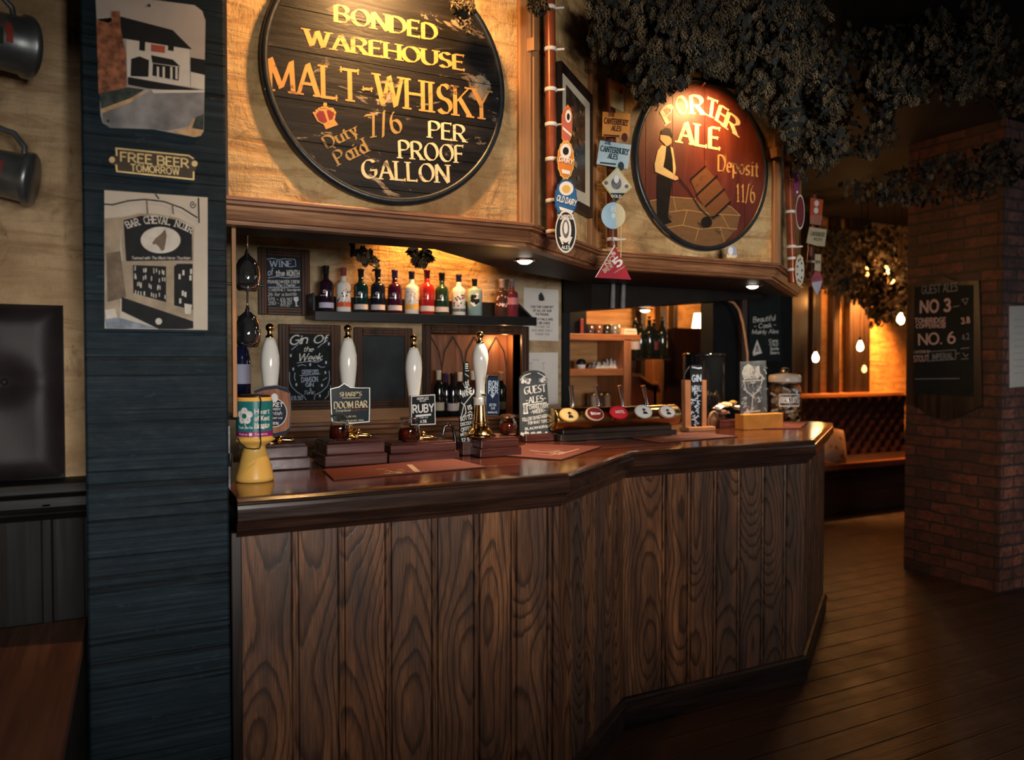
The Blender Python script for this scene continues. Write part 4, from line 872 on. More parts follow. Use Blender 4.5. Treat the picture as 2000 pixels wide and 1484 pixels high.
badge('pump_clip', 'blue scalloped oval pump clip reading OLD DAIRY', 2.60, oval(1105, 388, 22, 38, 48, .035, 16), BLU, C_('deep_blue', (.016, .085, .24)), arts=((1, oval(1106, 368, 14, 14, 20), 1), (2, oval(1106, 369, 8, 8, 14), 2), (1, [(1092, 403), (1120, 412), (1117, 417), (1094, 410)], 1)), texts=(('OLD DAIRY', 1087, 391, 1124, 402, 11, SANSB, 0), ('BREWERY', 1096, 413, 1116, 418, 5, SANS, 0)), mats=[WHT, YEL])
badge('pump_clip', 'black and white oval pump clip at the foot of the left pipe', 2.58, oval(1105, 452, 20.5, 42, 36), BLK, WHT, arts=((0+1, oval(1105, 449, 11, 25, 20), 1), (2, oval(1105, 447, 7, 18, 16), 2), (1, oval(1105, 445, 4, 12, 12), 3), (1, [(1092, 463), (1096, 462), (1101, 476), (1098, 478)], 1), (1, [(1118, 463), (1114, 462), (1109, 476), (1112, 478)], 1)), texts=(('TONBRIDGE', 1090, 428, 1120, 428, 8, SANSB, 0), ('ALES', 1097, 486, 1113, 486, 6, SANSB, 0)), mats=[WHT, pm('clip_grey', (.12, .12, .13), .5, 0, .5, 60)])
badge('pump_clip', 'slanted cream and orange pump clip topmost left of the porter sign', 3.12, [(1192, 154), (1218, 166), (1218, 219), (1192, 207)], C_('cream', (.66, .50, .26)), None, arts=((1, [(1192, 154), (1218, 166), (1218, 186), (1192, 172)], 1), (2, oval(1213, 178, 3, 6, 12), 2)), mats=[ORG, RED])
def canterbury(label, Z, pts, face, ink, x0, y0, dx, dy):
    badge('pump_clip', label, Z, pts, face, None, texts=(('THE', x0+8, y0-14, x0+20, y0-14+dy*.25, 7, SLAB, 0), ('CANTERBURY', x0, y0, x0+dx, y0+dy, 10, SLAB, 0), ('ALES', x0+15, y0+14, x0+33, y0+14+dy*.4, 9, SLAB, 0)), arts=((1, [(x0-1, y0+22), (x0+30, y0+22+dy*.4), (x0+30, y0+25+dy*.4), (x0-1, y0+25)], 1), (1, oval(x0+40, y0+25+dy*.7, 6, 9, 14), 1)), mats=[ink, C_('pale_mark', (.60, .46, .30)) if face is ORG2 else SKY_])
ORG2 = C_('amber', (.66, .27, .055))
canterbury('orange rectangular pump clip reading THE CANTERBURY ALES', 3.10, [(1177, 218), (1231, 222), (1230, 266), (1222, 273), (1212, 270), (1206, 267), (1176, 266)], ORG2, C_('maroon', (.10, .02, .015)), 1180, 240, 46, 5)
canterbury('pale blue rectangular pump clip reading THE CANTERBURY ALES', 3.08, [(1172, 274), (1233, 283), (1226, 330), (1165, 320)], C_('ice_blue', (.42, .54, .60)), C_('blue_black', (.02, .045, .06)), 1173, 294, 54, 8)
badge('pump_clip', 'diamond shaped pale pump clip below the pale blue one', 3.06, [(1206, 325), (1235, 366), (1203, 395), (1175, 357)], C_('bone', (.58, .56, .46)), C_('straw', (.55, .44, .16)), arts=((1, [(1192, 377), (1222, 377), (1203, 394)], 1), (2, oval(1204, 358, 10, 12, 16), 1), (2, oval(1184, 357, 4, 4, 10), 1), (2, oval(1224, 364, 4, 4, 10), 1), (3, oval(1204, 350, 5, 8, 12), 2)), texts=(('GOLD', 1194, 385, 1213, 386, 5, SANSB, 3),), mats=[BLK, pm('clip_grey', (.12, .12, .13), .5, 0, .5, 60), WHT, WHT])
badge('pump_clip', 'round pump clip half pale blue half cream below the diamond one', 3.05, oval(1198, 421, 23.5, 26, 32), C_('cream_half', (.62, .56, .36)), None, arts=((1, [(1203, 395)]+[(1198+23.5*cos(radians(a)), 421+26*sin(radians(a))) for a in range(282, 79, -8)]+[(1203, 447)], 1), (2, oval(1198, 421, 4, 5, 12), 2)), texts=(('8', 1194, 413, 1202, 413, 10, SANS, 1),), mats=[SKY_, WHT])
badge('pump_clip', 'dark red triangular pump clip reading NO 5, lowest of its string', 3.03, [(1200, 478), (1233, 546), (1162, 542)], RED, None, arts=((1, [(1200, 478), (1202, 480), (1164, 541), (1162, 542)], 1), (2, oval(1198, 495, 5, 4, 12), 1)), texts=(('NO', 1186, 521, 1203, 506, 13, SANSB, 1), ('5', 1206, 522, 1216, 514, 20, SANSB, 0), ('BREW', 1181, 533, 1198, 521, 9, SANSB, 1), ('CANTERBURY', 1200, 534, 1221, 521, 3, SANS, 1)), mats=[WHT, C_('blush', (.62, .40, .28)), PNK])
tc_ = bpy.data.objects['pump_clip.009']; tp_ = PF(3.03)
MB().tube([tp_.p(1200, 480), PF(3.15).p(1196, 462)], .003, 6).build('hanging_tie', STRAP, tc_); MB().tube([tp_.p(1213, 442), tp_.p(1212.5, 503)], .0022, 6).build('cord', CREAM, tc_)
badge('pump_clip', 'narrow purple pump clip beside the right copper pipe', 3.80, [(1551, 318), (1562, 316), (1561, 350), (1559, 380), (1551, 384), (1550, 350)], PUR, None, arts=((1, oval(1559, 323, 1.6, 2.5, 8), 1), (1, oval(1557, 375, 1.6, 2.5, 8), 1)), mats=[WHT])
badge('pump_clip', 'edge-on dark red oval pump clip on the right copper pipe', 3.78, oval(1563, 414, 8.5, 34, 28), C_('oxblood', (.10, .012, .018)), SIL)
badge('pump_clip', 'silver edge-on oval pump clip low on the right copper pipe', 3.76, oval(1562, 528, 9, 31, 28), C_('silver_grey', (.42, .43, .42)), C_('gilt', (.50, .36, .16)), arts=tuple((1, oval(1562+4.8*cos(a*.7), 528+22*sin(a*.7), 1.3, 2.6, 8), 1) for a in range(9)), mats=[BLK])
badge('pump_clip', 'orange-red rectangular pump clip behind the right copper pipe', 4.5, [(1583, 386), (1608, 390), (1604, 440), (1582, 437)], C_('vermilion', (.50, .085, .035)), None, arts=((1, oval(1595, 397, 4.5, 6, 12), 1), (1, oval(1594, 411, 4.5, 6, 12), 1), (2, [(1582, 420), (1606, 421), (1604, 440), (1582, 437)], 1)), mats=[WHT, C_('salmon', (.40, .16, .11))])
badge('pump_clip', 'cream square pump clip under the orange-red one', 4.45, [(1581, 443), (1615, 448), (1611, 481), (1596, 480), (1575, 474)], C_('oat', (.50, .42, .28)), None, texts=(('CANTERBURY', 1583, 459, 1611, 462, 7, SLAB, 0), ('ALES', 1589, 469, 1606, 470, 5, SLAB, 0)), mats=[C_('olive_ink', (.12, .13, .07))])
badge('pump_clip', 'slim cream pump clip above the red and white pointed one', 4.40, [(1592, 496), (1604, 497), (1603, 530), (1591, 528)], C_('oat', (.50, .42, .28)), None, texts=(('IPA', 1594, 515, 1602, 515, 6, SANS, 0),), mats=[INK])
badge('pump_clip', 'red and white pointed pump clip lowest behind the right pipe', 4.38, [(1592, 530), (1602, 531), (1607, 545), (1604, 560), (1596, 578), (1588, 560), (1584, 546)], C_('rose', (.40, .07, .10)), None, arts=((1, [(1585, 552), (1606, 548), (1603, 562), (1596, 577), (1588, 562)], 1), (2, [(1588, 543), (1600, 538), (1600, 543), (1589, 548)], 2)), mats=[C_('lilac', (.45, .45, .55)), pm('clip_grey', (.12, .12, .13), .5, 0, .5, 60)])
badge('pump_clip', 'small blue and white pump clip at the lower right of the porter sign', 3.42, [(1421, 484), (1428, 478), (1438, 484), (1440, 502), (1426, 504), (1419, 500)], C_('delft', (.30, .34, .50)), None, arts=((1, oval(1427, 490, 5, 8, 14), 1), (2, [(1419, 497), (1440, 499), (1436, 504), (1420, 503)], 1)), mats=[WHT, CREAM])
# ------------------------------------------------------------ hand pumps (beer engines)
DKGLASS = pm('dark_ale', (.30, .045, .012), .04, 0, .05, 5, trans=.92, ior=1.36)
GLASS = pm('clear_glass', (.93, .95, .95), .03, 0, .02, 5, trans=1, ior=1.46)
YPUMP = 2.737
def pump(label, px, ztop, box, boxmat=BOXW, tall=False, trim=None, zk=1):
    """px: picture column of the handle; box: picture columns of the wooden box"""
    p = onY(px, 760, YPUMP); x = p.x
    t = thing('hand_pump', label, 'beer pump', (x, YPUMP, HC), 0, 'hand pumps along the bar')
    bx0 = onY(box[0], 880, YPUMP-.085).x-x; bx1 = onY(box[1], 880, YPUMP-.085).x-x; bh = box[2]
    MB().box((bx0, -.085, 0), (bx1, .12, bh*.45)).box((bx0+.008, -.077, bh*.45), (bx1-.008, .112, bh*.90)).build('base_box', boxmat, t, bevel=.004, local=True)
    MB().box((bx0+.014, -.070, bh*.90), (bx1-.014, .105, bh)).build('box_lid', boxmat if trim is None else trim, t, bevel=.004, local=True)
    H = ztop-HC
    if tall:
        MB().lathe([(.0, bh), (.062, bh), (.062, bh+.006), (.048, bh+.014), (.034, bh+.028), (.030, bh+.045), (.026, bh+.075), (.022, H*.40), (.021, H*.43), (0, H*.43)], 28).build('brass_column', BRASS, t, local=True)
        b = MB()
        for k in range(10): a = 2*pi*k/10; b.tube([(.050*cos(a), .050*sin(a), bh+.010), (.034*cos(a), .034*sin(a), bh+.034)], .004, 6)
        b.lathe([(.030, bh+.05), (.033, bh+.055), (.030, bh+.060)], 24); b.build('collar', BRASS, t, local=True)
    else:
        b = MB(); b.lathe([(0, bh), (.044, bh), (.046, bh+.004), (.036, bh+.010), (.020, bh+.016), (.016, bh+.03), (.022, bh+.04), (.018, bh+.05), (0, bh+.05)], 24)
        b.ball((.030, -.02, bh+.022), .013, 10); b.tube([(.012, -.01, bh+.012), (.06, -.030, bh+.010), (.075, -.030, bh+.006)], [.010, .008, .004], 8); b.build('brass_base', BRASS, t, local=True)
        MB().lathe([(.018, bh+.045), (.014, bh+.07), (.016, H*.30), (.0, H*.30)], 20).build('quadrant_lever', OLDBRASS, t, local=True)
    h0 = H*.285 if not tall else H*.43; k = zk
    pr = [(0, h0), (.0215, h0), (.0225, h0+.012), (.0185, h0+.022), (.0175, h0+.045), (.0185, h0+.070)]
    z1 = H-.048; Lh = z1-(h0+.07)
    for f, r in ((.10, .0195), (.22, .0225), (.36, .0265), (.50, .0300), (.62, .0318), (.74, .0308), (.85, .0265), (.94, .0202), (1, .0146)): pr.append((r, h0+.07+Lh*f))
    pr.append((0, z1)); MB().lathe(pr, 28).build('handle', PORC, t, local=True)
    if tall: LB(MB().lathe([(.0225, h0-.012), (.026, h0-.010), (.026, h0+.016), (.0225, h0+.018)], 24).build('ferrule', PORC, t, local=True), 'white ferrule under the handle')
    MB().lathe([(.0145, z1), (.0160, z1+.003), (.0120, z1+.007), (.0085, z1+.012), (.0105, z1+.016), (.0078, z1+.020), (.0125, z1+.027), (.0150, z1+.035), (.0125, z1+.043), (.006, z1+.048), (0, z1+.049)], 22).build('knob', BRASS, t, local=True)
    return t
def clip_pl(px, d=.050): return PY(YPUMP-d)
def clip(t, pl, pts, edge, face, texts, mats, arts=(), inset=.93, th=.006, name='pump_clip'):
    c = (sum(p[0] for p in pts)/len(pts), sum(p[1] for p in pts)/len(pts)); b = MB(); slab(b, pl, pts, th, 0); pc = b.build(name, edge, t, bevel=.0015)
    b = MB(); slab(b, pl, [(c[0]+(x-c[0])*inset, c[1]+(y-c[1])*inset) for x, y in pts], .001, 0, .0012); 
    for m, q, o in arts: draw(b, pl, q, m, .0018+o*.0005)
    b.build('clip_face', [face]+mats, pc)
    b = MB()
    for s, x0, y0, x1, y1, cap, st, m in texts: text_at(b, s, pl, x0, y0, x1, y1, cap, st, m, .0042)
    b.build('clip_lettering', mats, pc)
    q = pl.p(*c); MB().tube([(q.x, q.y+.006, q.z), (t.location.x, YPUMP-.012, q.z)], .007, 8).build('clip_bracket', CHROME, t)
LBOX = pm('grey_sheen_box', (.105, .062, .062), .22, 0, .3, 30, .1)
pmp1 = pump('hand pump with a cask-shaped clip, behind the yellow collecting pot', 528, 1.630, (512, 607, .085), LBOX)
pl = clip_pl(533); CASK = wood('clip_cask_wood', (.16, .045, .02), (.42, .16, .075), (.62, .34, .18), 'z', .5, 2, spec=.15)
o = [(497, 762), (515, 755), (540, 752), (560, 757), (567, 766), (569, 800), (567, 838), (558, 848), (536, 853), (512, 850), (498, 842), (494, 800)]
clip(pmp1, pl, o, pm('clip_dark_rim', (.02, .016, .02), .3), CASK, (('GASKET', 512, 794, 552, 794, 7.5, SANSB, 1), ('BREWERY', 524, 801, 548, 801, 4, SANS, 1), ('Kentish', 520, 810, 550, 810, 7, HAND, 1), ('Reserve', 521, 818, 551, 818, 5, HAND, 1), ('3.8%', 526, 829, 544, 829, 5, SANS, 1)), [BLK, WHT, NAVY], arts=((3, [(497, 763), (515, 756), (540, 753), (560, 758), (567, 766), (566, 762+6), (540, 759), (515, 762), (498, 768)], 1), (3, [(498, 837), (514, 843), (537, 846), (558, 841), (567, 834), (566, 840), (557, 848), (536, 852), (512, 849)], 1), (2, oval(536, 806, 25, 28, 30), 1), (3, oval(536, 806, 23.5, 26.5, 30), 2), (2, oval(536, 777, 7, 9, 14), 3)))
pmp2 = pump('hand pump with a dark shield clip reading DOOM BAR', 680, 1.632, (634, 757, .088))
pl = clip_pl(684); DB = pm('clip_petrol', (.006, .016, .020), .22)
clip(pmp2, pl, [(645, 759), (662, 755), (672, 748), (684, 756), (700, 757), (723, 757), (723, 790), (722, 824), (690, 827), (660, 826), (648, 824), (646, 790)], SIL, DB, (("SHARP'S", 664, 774, 706, 773, 8, ROMANB, 0), ('DOOM BAR', 653, 798, 717, 795, 13, ROMANB, 0), ('Exceptional', 656, 804, 684, 803, 4.5, SCRIPT, 0), ('AMBER ALE', 686, 803, 716, 801, 3, SANS, 1), ('4.0% VOL', 677, 815, 696, 814, 3, SANS, 0), ('ESTABLISHED 1994', 665, 824, 710, 822, 3, SANS, 0)), [CREAM, C_('rust', (.30, .05, .03))], arts=((1, [(668, 776.5), (704, 776), (704, 777.3), (668, 777.8)], 1),), inset=.955)
pmp3 = pump('hand pump with a square black clip reading RUBY', 808, 1.600, (760, 897, .070))
pl = clip_pl(827)
clip(pmp3, pl, [(803, 773), (850, 770), (851, 829), (803, 831)], WHT, BLK, (('HOPFUZZ', 815, 781, 837, 780, 4.5, SANSB, 0), ('BREWERY', 820, 784.5, 832, 784, 2.4, SANS, 0), ('RUBY', 807, 806, 847, 803, 14.5, SANSB, 0), ('RUBY ALE', 820, 817, 836, 816, 2.6, SANS, 0), ('4.5%', 821, 826, 833, 825, 5.5, SANSB, 0)), [WHT, C_('coral', (.55, .10, .07))], arts=((1, [(1+811, 810.5), (842, 807.5), (842, 811.5), (812, 814.5)], 1),), inset=.93)
pmp4 = pump('hand pump on a tall brass column with a narrow can-shaped clip', 938, 1.618, (938, 1019, .072), tall=True)
pl = clip_pl(961, .055)
clip(pmp4, pl, [(951, 737), (954, 733), (972, 733), (975, 738), (975, 806), (973, 812), (951, 812), (949, 806)], pm('can_edge', (.25, .28, .33), .25, .5), pm('can_navy', (.018, .032, .070), .3), (('IRON', 954, 755, 972, 755, 11, SANSB, 0), ('PIER', 954, 768, 972, 768, 11, SANSB, 0), ('BITTER', 956, 793, 969, 793, 4.5, SANSB, 0), ('3.8', 959, 799, 966, 799, 4, SANSB, 0), ('MARGATE', 953, 807, 971, 807, 3.4, SANSB, 0)), [C_('frost', (.58, .66, .74)), BLK], arts=((2, [(951, 806), (974, 806), (974, 811), (951, 811)], 1), (2, [(954, 733.5), (972, 733.5), (974, 737), (952, 737)], 1), (1, [(957, 770), (967, 770), (962, 778)], 1)), inset=.94)
# sample jars of dark ale standing on the pump boxes
def jar(px, py, y, zb, r, h, label):
    p = onY(px, py, y); t = thing('sample_jar', label, 'jar', (p.x, y, zb), 0, 'sample jars of ale on the pump boxes')
    k = r/.030
    MB().lathe([(0, .001), (.026*k, .001), (.030*k, .006), (.030*k, h*.60), (.026*k, h*.72), (.020*k, h*.80), (.021*k, h*.86), (.026*k, h*.90), (.026*k, h*.97), (.022*k, h), (.020*k, h*.97), (.018*k, h*.82), (.024*k, h*.70), (.0285*k, h*.58), (.0285*k, .008), (0, .004)], 26).build('glass', GLASS, t, local=True)
    MB().lathe([(0, .005), (.0278*k, .0085), (.0278*k, h*.57), (0, h*.57)], 24).build('ale', DKGLASS, t, local=True)
jar(663, 860, YPUMP-.052, HC+.0885, .034, .092, 'small glass jar of dark ale below the DOOM BAR clip')
jar(799, 850, YPUMP-.045, HC+.0705, .040, .090, 'small glass jar of dark ale below the RUBY clip')
jar(992, 830, YPUMP+.015, HC+.0725, .034, .082, 'small glass jar of ale on the box of the tall brass pump')

# chalk signs on the counter
def stand_sign(name, label, px0, px1, py, y, dz, mat, dy=.07):
    a = onY(px0, py, y); c = onY(px1, py, y); t = thing(name, label, 'sign', ((a.x+c.x)/2, y, HC))
    MB().box((a.x, y-dy/2, HC), (c.x, y+dy/2, HC+dz)).build('block', mat, t, bevel=.004); return t
yb = onZ(914, 889, HC).y+.035
t = stand_sign('bottle_sign', 'black bottle-shaped chalk sign on a wooden block, about wine', 897, 934, 880, yb, .052, BOXW)
pl = PY(yb-.006); o = [(899, 866), (898, 800), (900, 780), (906, 768), (908, 740), (906, 727), (907, 708), (911, 705), (916, 708), (917, 727), (915, 740), (917, 766), (924, 780), (927, 800), (924, 866)]
b = MB(); slab(b, pl, o, .010, 0); b.build('board', CB, t)
b = MB()
for s, x0, y0, x1, y1, cap, st in (('LET', 908, 757, 918, 753, 9, SANSB), ('WINE', 903, 776, 924, 768, 12, SANSB), ('IS', 915, 800, 922, 798, 8, SANSB), ('BOTTLE', 900, 822, 924, 817, 8, SANSB), ('DISCOUNT', 900, 832, 925, 827, 6, SANSB), ('OFFER', 901, 843, 922, 839, 7, SANSB), ('MERLOT', 900, 852, 924, 848, 6, SANSB), ('12.50', 902, 863, 922, 861, 7, SANSB)): text_at(b, s, pl, x0, y0, x1, y1, cap, st, 0, .0012)
for q in (((901, 812), (906, 790), (918, 775), (924, 768)), ((901, 786), (908, 792), (910, 806), (904, 814)), ((908, 730), (915, 735)), ((909, 724), (915, 724)), ((909, 745), (911, 762)), ((914, 742), (913, 760)), ((914, 806), (918, 803), (922, 806)), ((914, 811), (918, 808), (923, 811))): line(b, pl, q, .0035, 0, .0014)
for k in range(3): draw(b, pl, oval(911.5, 711+4*k, 3.6, 1.2, 8), 0, .0014)
b.build('chalk_lettering', CHK, t)
yg = onZ(1047, 862, HC).y+.03
t = stand_sign('guest_ale_sign', 'rounded chalk sign reading GUEST ALES in a wooden block', 1021, 1077, 856, yg, .035, BOXW, .06)
pl = PY(yg-.006); o = [(1016, 850), (1015, 760), (1015, 738), (1022, 730)]+[(1042+25*cos(radians(a)), 736-13*sin(radians(a))) for a in range(150, 29, -20)]+[(1068, 740), (1071, 780), (1074, 852)]
b = MB(); slab(b, pl, o, .009, 0); b.build('board', pm('slate_grey_board', (.055, .062, .068), .6, 0, .35, 9), t)
b = MB()
for s, x0, y0, x1, y1, cap, st in (('GUEST', 1025, 770, 1066, 764, 14, ROMANB), ('-ALES-', 1028, 788, 1066, 783, 12, ROMANB), ('CHANGE EVERY', 1034, 799, 1071, 795, 7.5, SANSB), ('-WEEK-', 1037, 808, 1065, 804, 6.5, SANSB), ('FOLLOW ON INSTAGRAM', 1021, 823, 1073, 814, 6.5, SANSB), ('FOR WHAT TOPICS', 1032, 829, 1072, 824, 5.5, SANSB), ('BLACKHORSE', 1026, 840, 1072, 834, 4.5, SANSB)): text_at(b, s, pl, x0, y0, x1, y1, cap, st, 0, .0012)
rn = random.Random(11)
for cx in (1027, 1060):
    for k in range(15): a = rn.uniform(0, 6.28); r = rn.uniform(0, 8); draw(b, pl, oval(cx+r*cos(a), 743+r*1.2*sin(a), 3.1, 3.4, 8), k % 2, .0012+k*4e-5)
for q in (((1016, 742), (1024, 733), (1036, 729)), ((1050, 728), (1062, 734), (1069, 744)), ((1030, 791), (1067, 786))): line(b, pl, q, .004, 0, .0014)
draw(b, pl, [(1021, 788), (1031, 786), (1030, 797), (1032, 808), (1022, 809), (1023, 798)], 0, .0014); draw(b, pl, [(1023.5, 790), (1029, 789), (1028, 797), (1029.5, 805), (1024, 806)], 1, .002)
for k in range(14): x = 1019+k*4; draw(b, pl, oval(x, 847+2*sin(k*2), 2.6, 3.2+sin(k), 7), 0, .0014)
b.build('chalk_lettering', [CHK, CHKD], t)
# beer runners on the counter
RUN = pm('brick_red_towelling', (.155, .038, .024), .75, 0, .14, 220, .5); RUNL = pm('faded_towel_print', (.50, .33, .24), .8, 0, .3, 120); RUNE = pm('dark_towel_hem', (.035, .018, .016), .8)
def runner(label, q, lines, z=.004):
    P = [onZ(x, y, HC) for x, y in q]; c = sum(P, V())/4; t = thing('bar_runner', label, 'bar towel', (c.x, c.y, HC), 0, 'bar runners on the counter')
    o = [(p.x, p.y) for p in P]; b = MB(); b.prism(o, HC, HC+z, 0, None, 0); b.build('towel', RUN, t, bevel=.001)
    sh = [((p[0]-c.x)*1.012+c.x, (p[1]-c.y)*1.03+c.y) for p in o]; MB().prism(sh, HC, HC+z*.6).build('hem', RUNE, t)
    pl = PZ(HC+z); b = MB()
    for pts, w in lines: line(b, pl, pts, w, 0, .0006)
    b.build('woven_logo', RUNL, t); return t
rn = random.Random(2)
def logo(cx, cy, w, h, n):
    out = []
    for k in range(n):
        x = cx+rn.uniform(-w, w); y = cy+rn.uniform(-h, h); out.append((((x-w*.3, y+rn.uniform(-1, 1)), (x, y-h*.15), (x+w*.3, y+rn.uniform(-1, 1))), .006))
    return out
runner('long brick-red bar runner in front of the DOOM BAR and RUBY pumps', ((652, 938), (948, 913), (880, 896), (632, 919)), logo(762, 921, 22, 4.5, 12)+[(((800, 908), (815, 921)), .02), (((742, 926), (835, 917)), .003)])
runner('brick-red bar runner at the bend of the counter', ((962, 889), (1095, 899), (1175, 873), (1033, 868)), [(((1036, 880), (1060, 883), (1092, 880)), .008), (((1045, 886), (1075, 889), (1100, 884)), .005), (((1090, 888), (1130, 877)), .008), (((1028, 879), (1100, 877)), .003)]+logo(1080, 884, 22, 3, 6))
runner('brick-red bar runner in front of the wood-framed chalk card', ((1213, 853), (1290, 865), (1440, 853), (1360, 845)), logo(1325, 855, 25, 2, 8)+[(((1280, 857), (1370, 853)), .004)])
runner('brick-red bar runner at the far right end by the biscuit jar', ((1472, 838), (1562, 837), (1577, 826), (1500, 823)), logo(1520, 830, 18, 1.5, 6)+[(((1495, 831), (1555, 830)), .004)])

# yellow collecting pot with wrap-round label and cord
c = onZ(498, 938, HC); t = thing('collecting_pot', 'yellow charity collecting pot with a teal flower label and black cord', 'charity pot', (c.x, c.y, HC), radians(-12)); Zc = ray(498, 938).dot(FW); Zd = (c-CP).dot(FW)
k = Zd/1500
YP = pm('yellow_plastic', (.70, .42, .10), .32, 0, .05, 8); LT = pm('label_teal', (.018, .17, .185), .3, 0, .05, 6); LM = pm('label_magenta', (.30, .02, .16), .3)
r = lambda px: px*k
prof = [(0, 0), (r(34), 0), (r(36), r(3)), (r(36), r(8)), (r(30), r(30)), (r(24), r(55)), (r(20), r(66)), (r(21), r(69)), (r(33), r(76)), (r(36.5), r(79)), (r(36.5), r(82)), (r(34), r(84)), (r(33.5), r(86)), (r(33.5), r(158)), (r(31), r(163)), (r(25), r(166)), (0, r(167))]
MB().lathe(prof, 40).build('pot', YP, t, local=True)
MB().lathe([(r(33.9), r(98)), (r(33.9), r(156))], 40).build('flower_label', LT, t, local=True); MB().lathe([(r(33.9), r(88)), (r(33.9), r(98))], 40).build('magenta_band', LM, t, local=True)
MB().lathe([(r(32), r(160.5)), (r(29), r(167)), (r(26), r(168)), (0, r(168.5))], 32).build('lid', BLACK, t, local=True)
b = MB(); RR = r(34.2)
def cyl(x, z, e=0): a = -pi/2+x/34.2; return V(((RR+e)*cos(a), (RR+e)*sin(a), r(z)))
def cdisc(cx, cz, rr, m, e=0): b.poly([cyl(cx+rr*cos(2*pi*i/16), cz+rr*sin(2*pi*i/16), e) for i in range(16)], m)
for i in range(6): a = pi/2+2*pi*i/5; cdisc(-17+9.5*cos(a), 128+9.5*sin(a), 7.0, 0, .0003+i*2e-5)
cdisc(-17, 128, 5, 1, .0008); strokes(b, [(-17, 116), (-13, 106)], lambda x, y, z: cyl(x, y, .0006), 0, 0, 1.6)
def ctext(s, x0, z0, w, h, st, m):
    lay, W = layout(s, st)
    for ch, x, gw, g in lay:
        for p in g: strokes(b, [((x+q[0])*w/W+x0, q[1]*h+z0) for q in p], lambda a, c, z: cyl(a, c, .0006+z), m, 0, h*.17)
for i, s in enumerate(('Heart', 'of Kent', 'Hospice')): ctext(s, 3, 132-13*i, 30, 9, SANSB, 0)
ctext('Thank you for your support', -31, 104, 60, 4.6, SANS, 0); ctext('Find us', -29, 91.5, 18, 3.6, SANS, 0); ctext('hospice', 4, 91.5, 24, 3.6, SANS, 0); cdisc(-5, 93, 3.4, 0, .0004)
b.build('label_print', [WHT, LT], t, local=True)
cp = [(-30, 85, 6), (-24, 76, 6), (-12, 67, 5), (2, 65, 4), (11, 66, 3), (13, 74, 4), (12, 100, 2), (12, 130, 2), (14, 158, 2), (12, 167, -4)]
MB().tube([cyl(x, z, .001+e*.0006) for x, z, e in cp], .0020, 8).build('cord', BLACKM, t, local=True)

# brass tap bar with five taps
a = PY(3.06).p(1078, 824); c = PY(3.06).p(1318, 806); zc_ = (a.z+c.z)/2; L = c.x-a.x
t = thing('tap_rail', 'horizontal brass lager font with a row of oval tap badges', 'beer font', (a.x, 3.06, HC)); rt = .052
ROT = M.Translation((a.x, 3.06, zc_)) @ M.Rotation(pi/2, 4, 'Y')
MB().lathe([(0, 0), (rt*.94, 0), (rt, .006), (rt, L-.006), (rt*.94, L), (0, L)], 40, T=ROT).build('brass_tube', pm('aged_brass_tube', (.52, .32, .12), .24, 1, .3, 9), t)
b = MB(); b.box((a.x+.03, 3.03, HC), (c.x-.01, 3.13, HC+.030)).box((a.x+.05, 3.045, HC+.03), (c.x-.03, 3.115, HC+.055)); b.build('drip_base', DARKW, t, bevel=.003)
b = MB()
for x in (a.x+.10, c.x-.12): b.lathe([(.03, HC+.05), (.022, HC+.06), (.022, zc_-.03)], 20, T=M.Translation((x, 3.08, 0)))
b.build('pillar', OLDBRASS, t)
plT = PY(3.06-rt-.028)
taps = ((1110, 812, C_('gold_badge', (.50, .30, .09)), C_('tan', (.62, .42, .18)), '', BLK), (1160, 810, C_('tan2', (.50, .36, .24)), C_('claret', (.16, .015, .02)), 'Bitter', WHT), (1207, 807, C_('scarlet', (.50, .015, .025)), C_('crimson_tap', (.60, .03, .045)), 'AMSTEL', WHT), (1255, 805, C_('tap_white', (.62, .60, .56)), WHT, '1', BLK), (1301, 806, C_('tap_rose', (.40, .20, .17)), WHT, '2', BLK))
for i, (px, py, rimm, facem, s, ink) in enumerate(taps):
    q = plT.p(px, py); T = M.Translation(q) @ M.Rotation(radians(58), 4, 'X') @ M.Diagonal((1.10, .80, 1, 1))
    b = MB(); b.lathe([(0, -.004), (.034, -.004), (.043, .002), (.045, .008), (.043, .012), (.038, .013)], 32, T=T); rg = b.build('tap_badge', rimm, t)
    b = MB(); b.lathe([(0, .0155), (.02, .015), (.038, .0128)], 32, T=T)
    Tt = T @ M.Translation((-.022, -.009, .0165)); 
    if s in ('1', '2') or not s:
        b.add([T @ V((x, y, .0168)) for x, y in circ(0, .006, .009, 10)], [tuple(range(10))], 1); b.add([T @ V(p) for p in ((-.012, -.022, .0166), (.014, -.022, .0166), (.010, -.008, .0166), (-.006, -.004, .0166))], [(0, 1, 2, 3)], 1); b.add([T @ V((x, y, .0172)) for x, y in circ(.004, .004, .004, 8)], [tuple(range(8))], 2)
    else: text(b, s, Tt, .046, .016, SANSB, 1)
    b.build('badge_face', [facem, ink if ink is not WHT else WHT, C_('ember', (.42, .14, .06))], rg)
    MB().tube([q+V((0, .006, 0)), V((q.x, 3.06-rt+.004, zc_))], .014, 12).build('tap_stem', BRASS, t)
    if i < 4:
        hq = plT.p(px+9, 792); tp = plT.p(px+5-i*1.5, 753); MB().tube([hq, hq*.8+tp*.2, hq*.35+tp*.65, tp], [.0085, .0075, .0095, .0115], 12).build('tap_handle', CHROME, t)
        MB().ball(tuple(hq), .010, 12).build('tap_valve', CHROME, t)
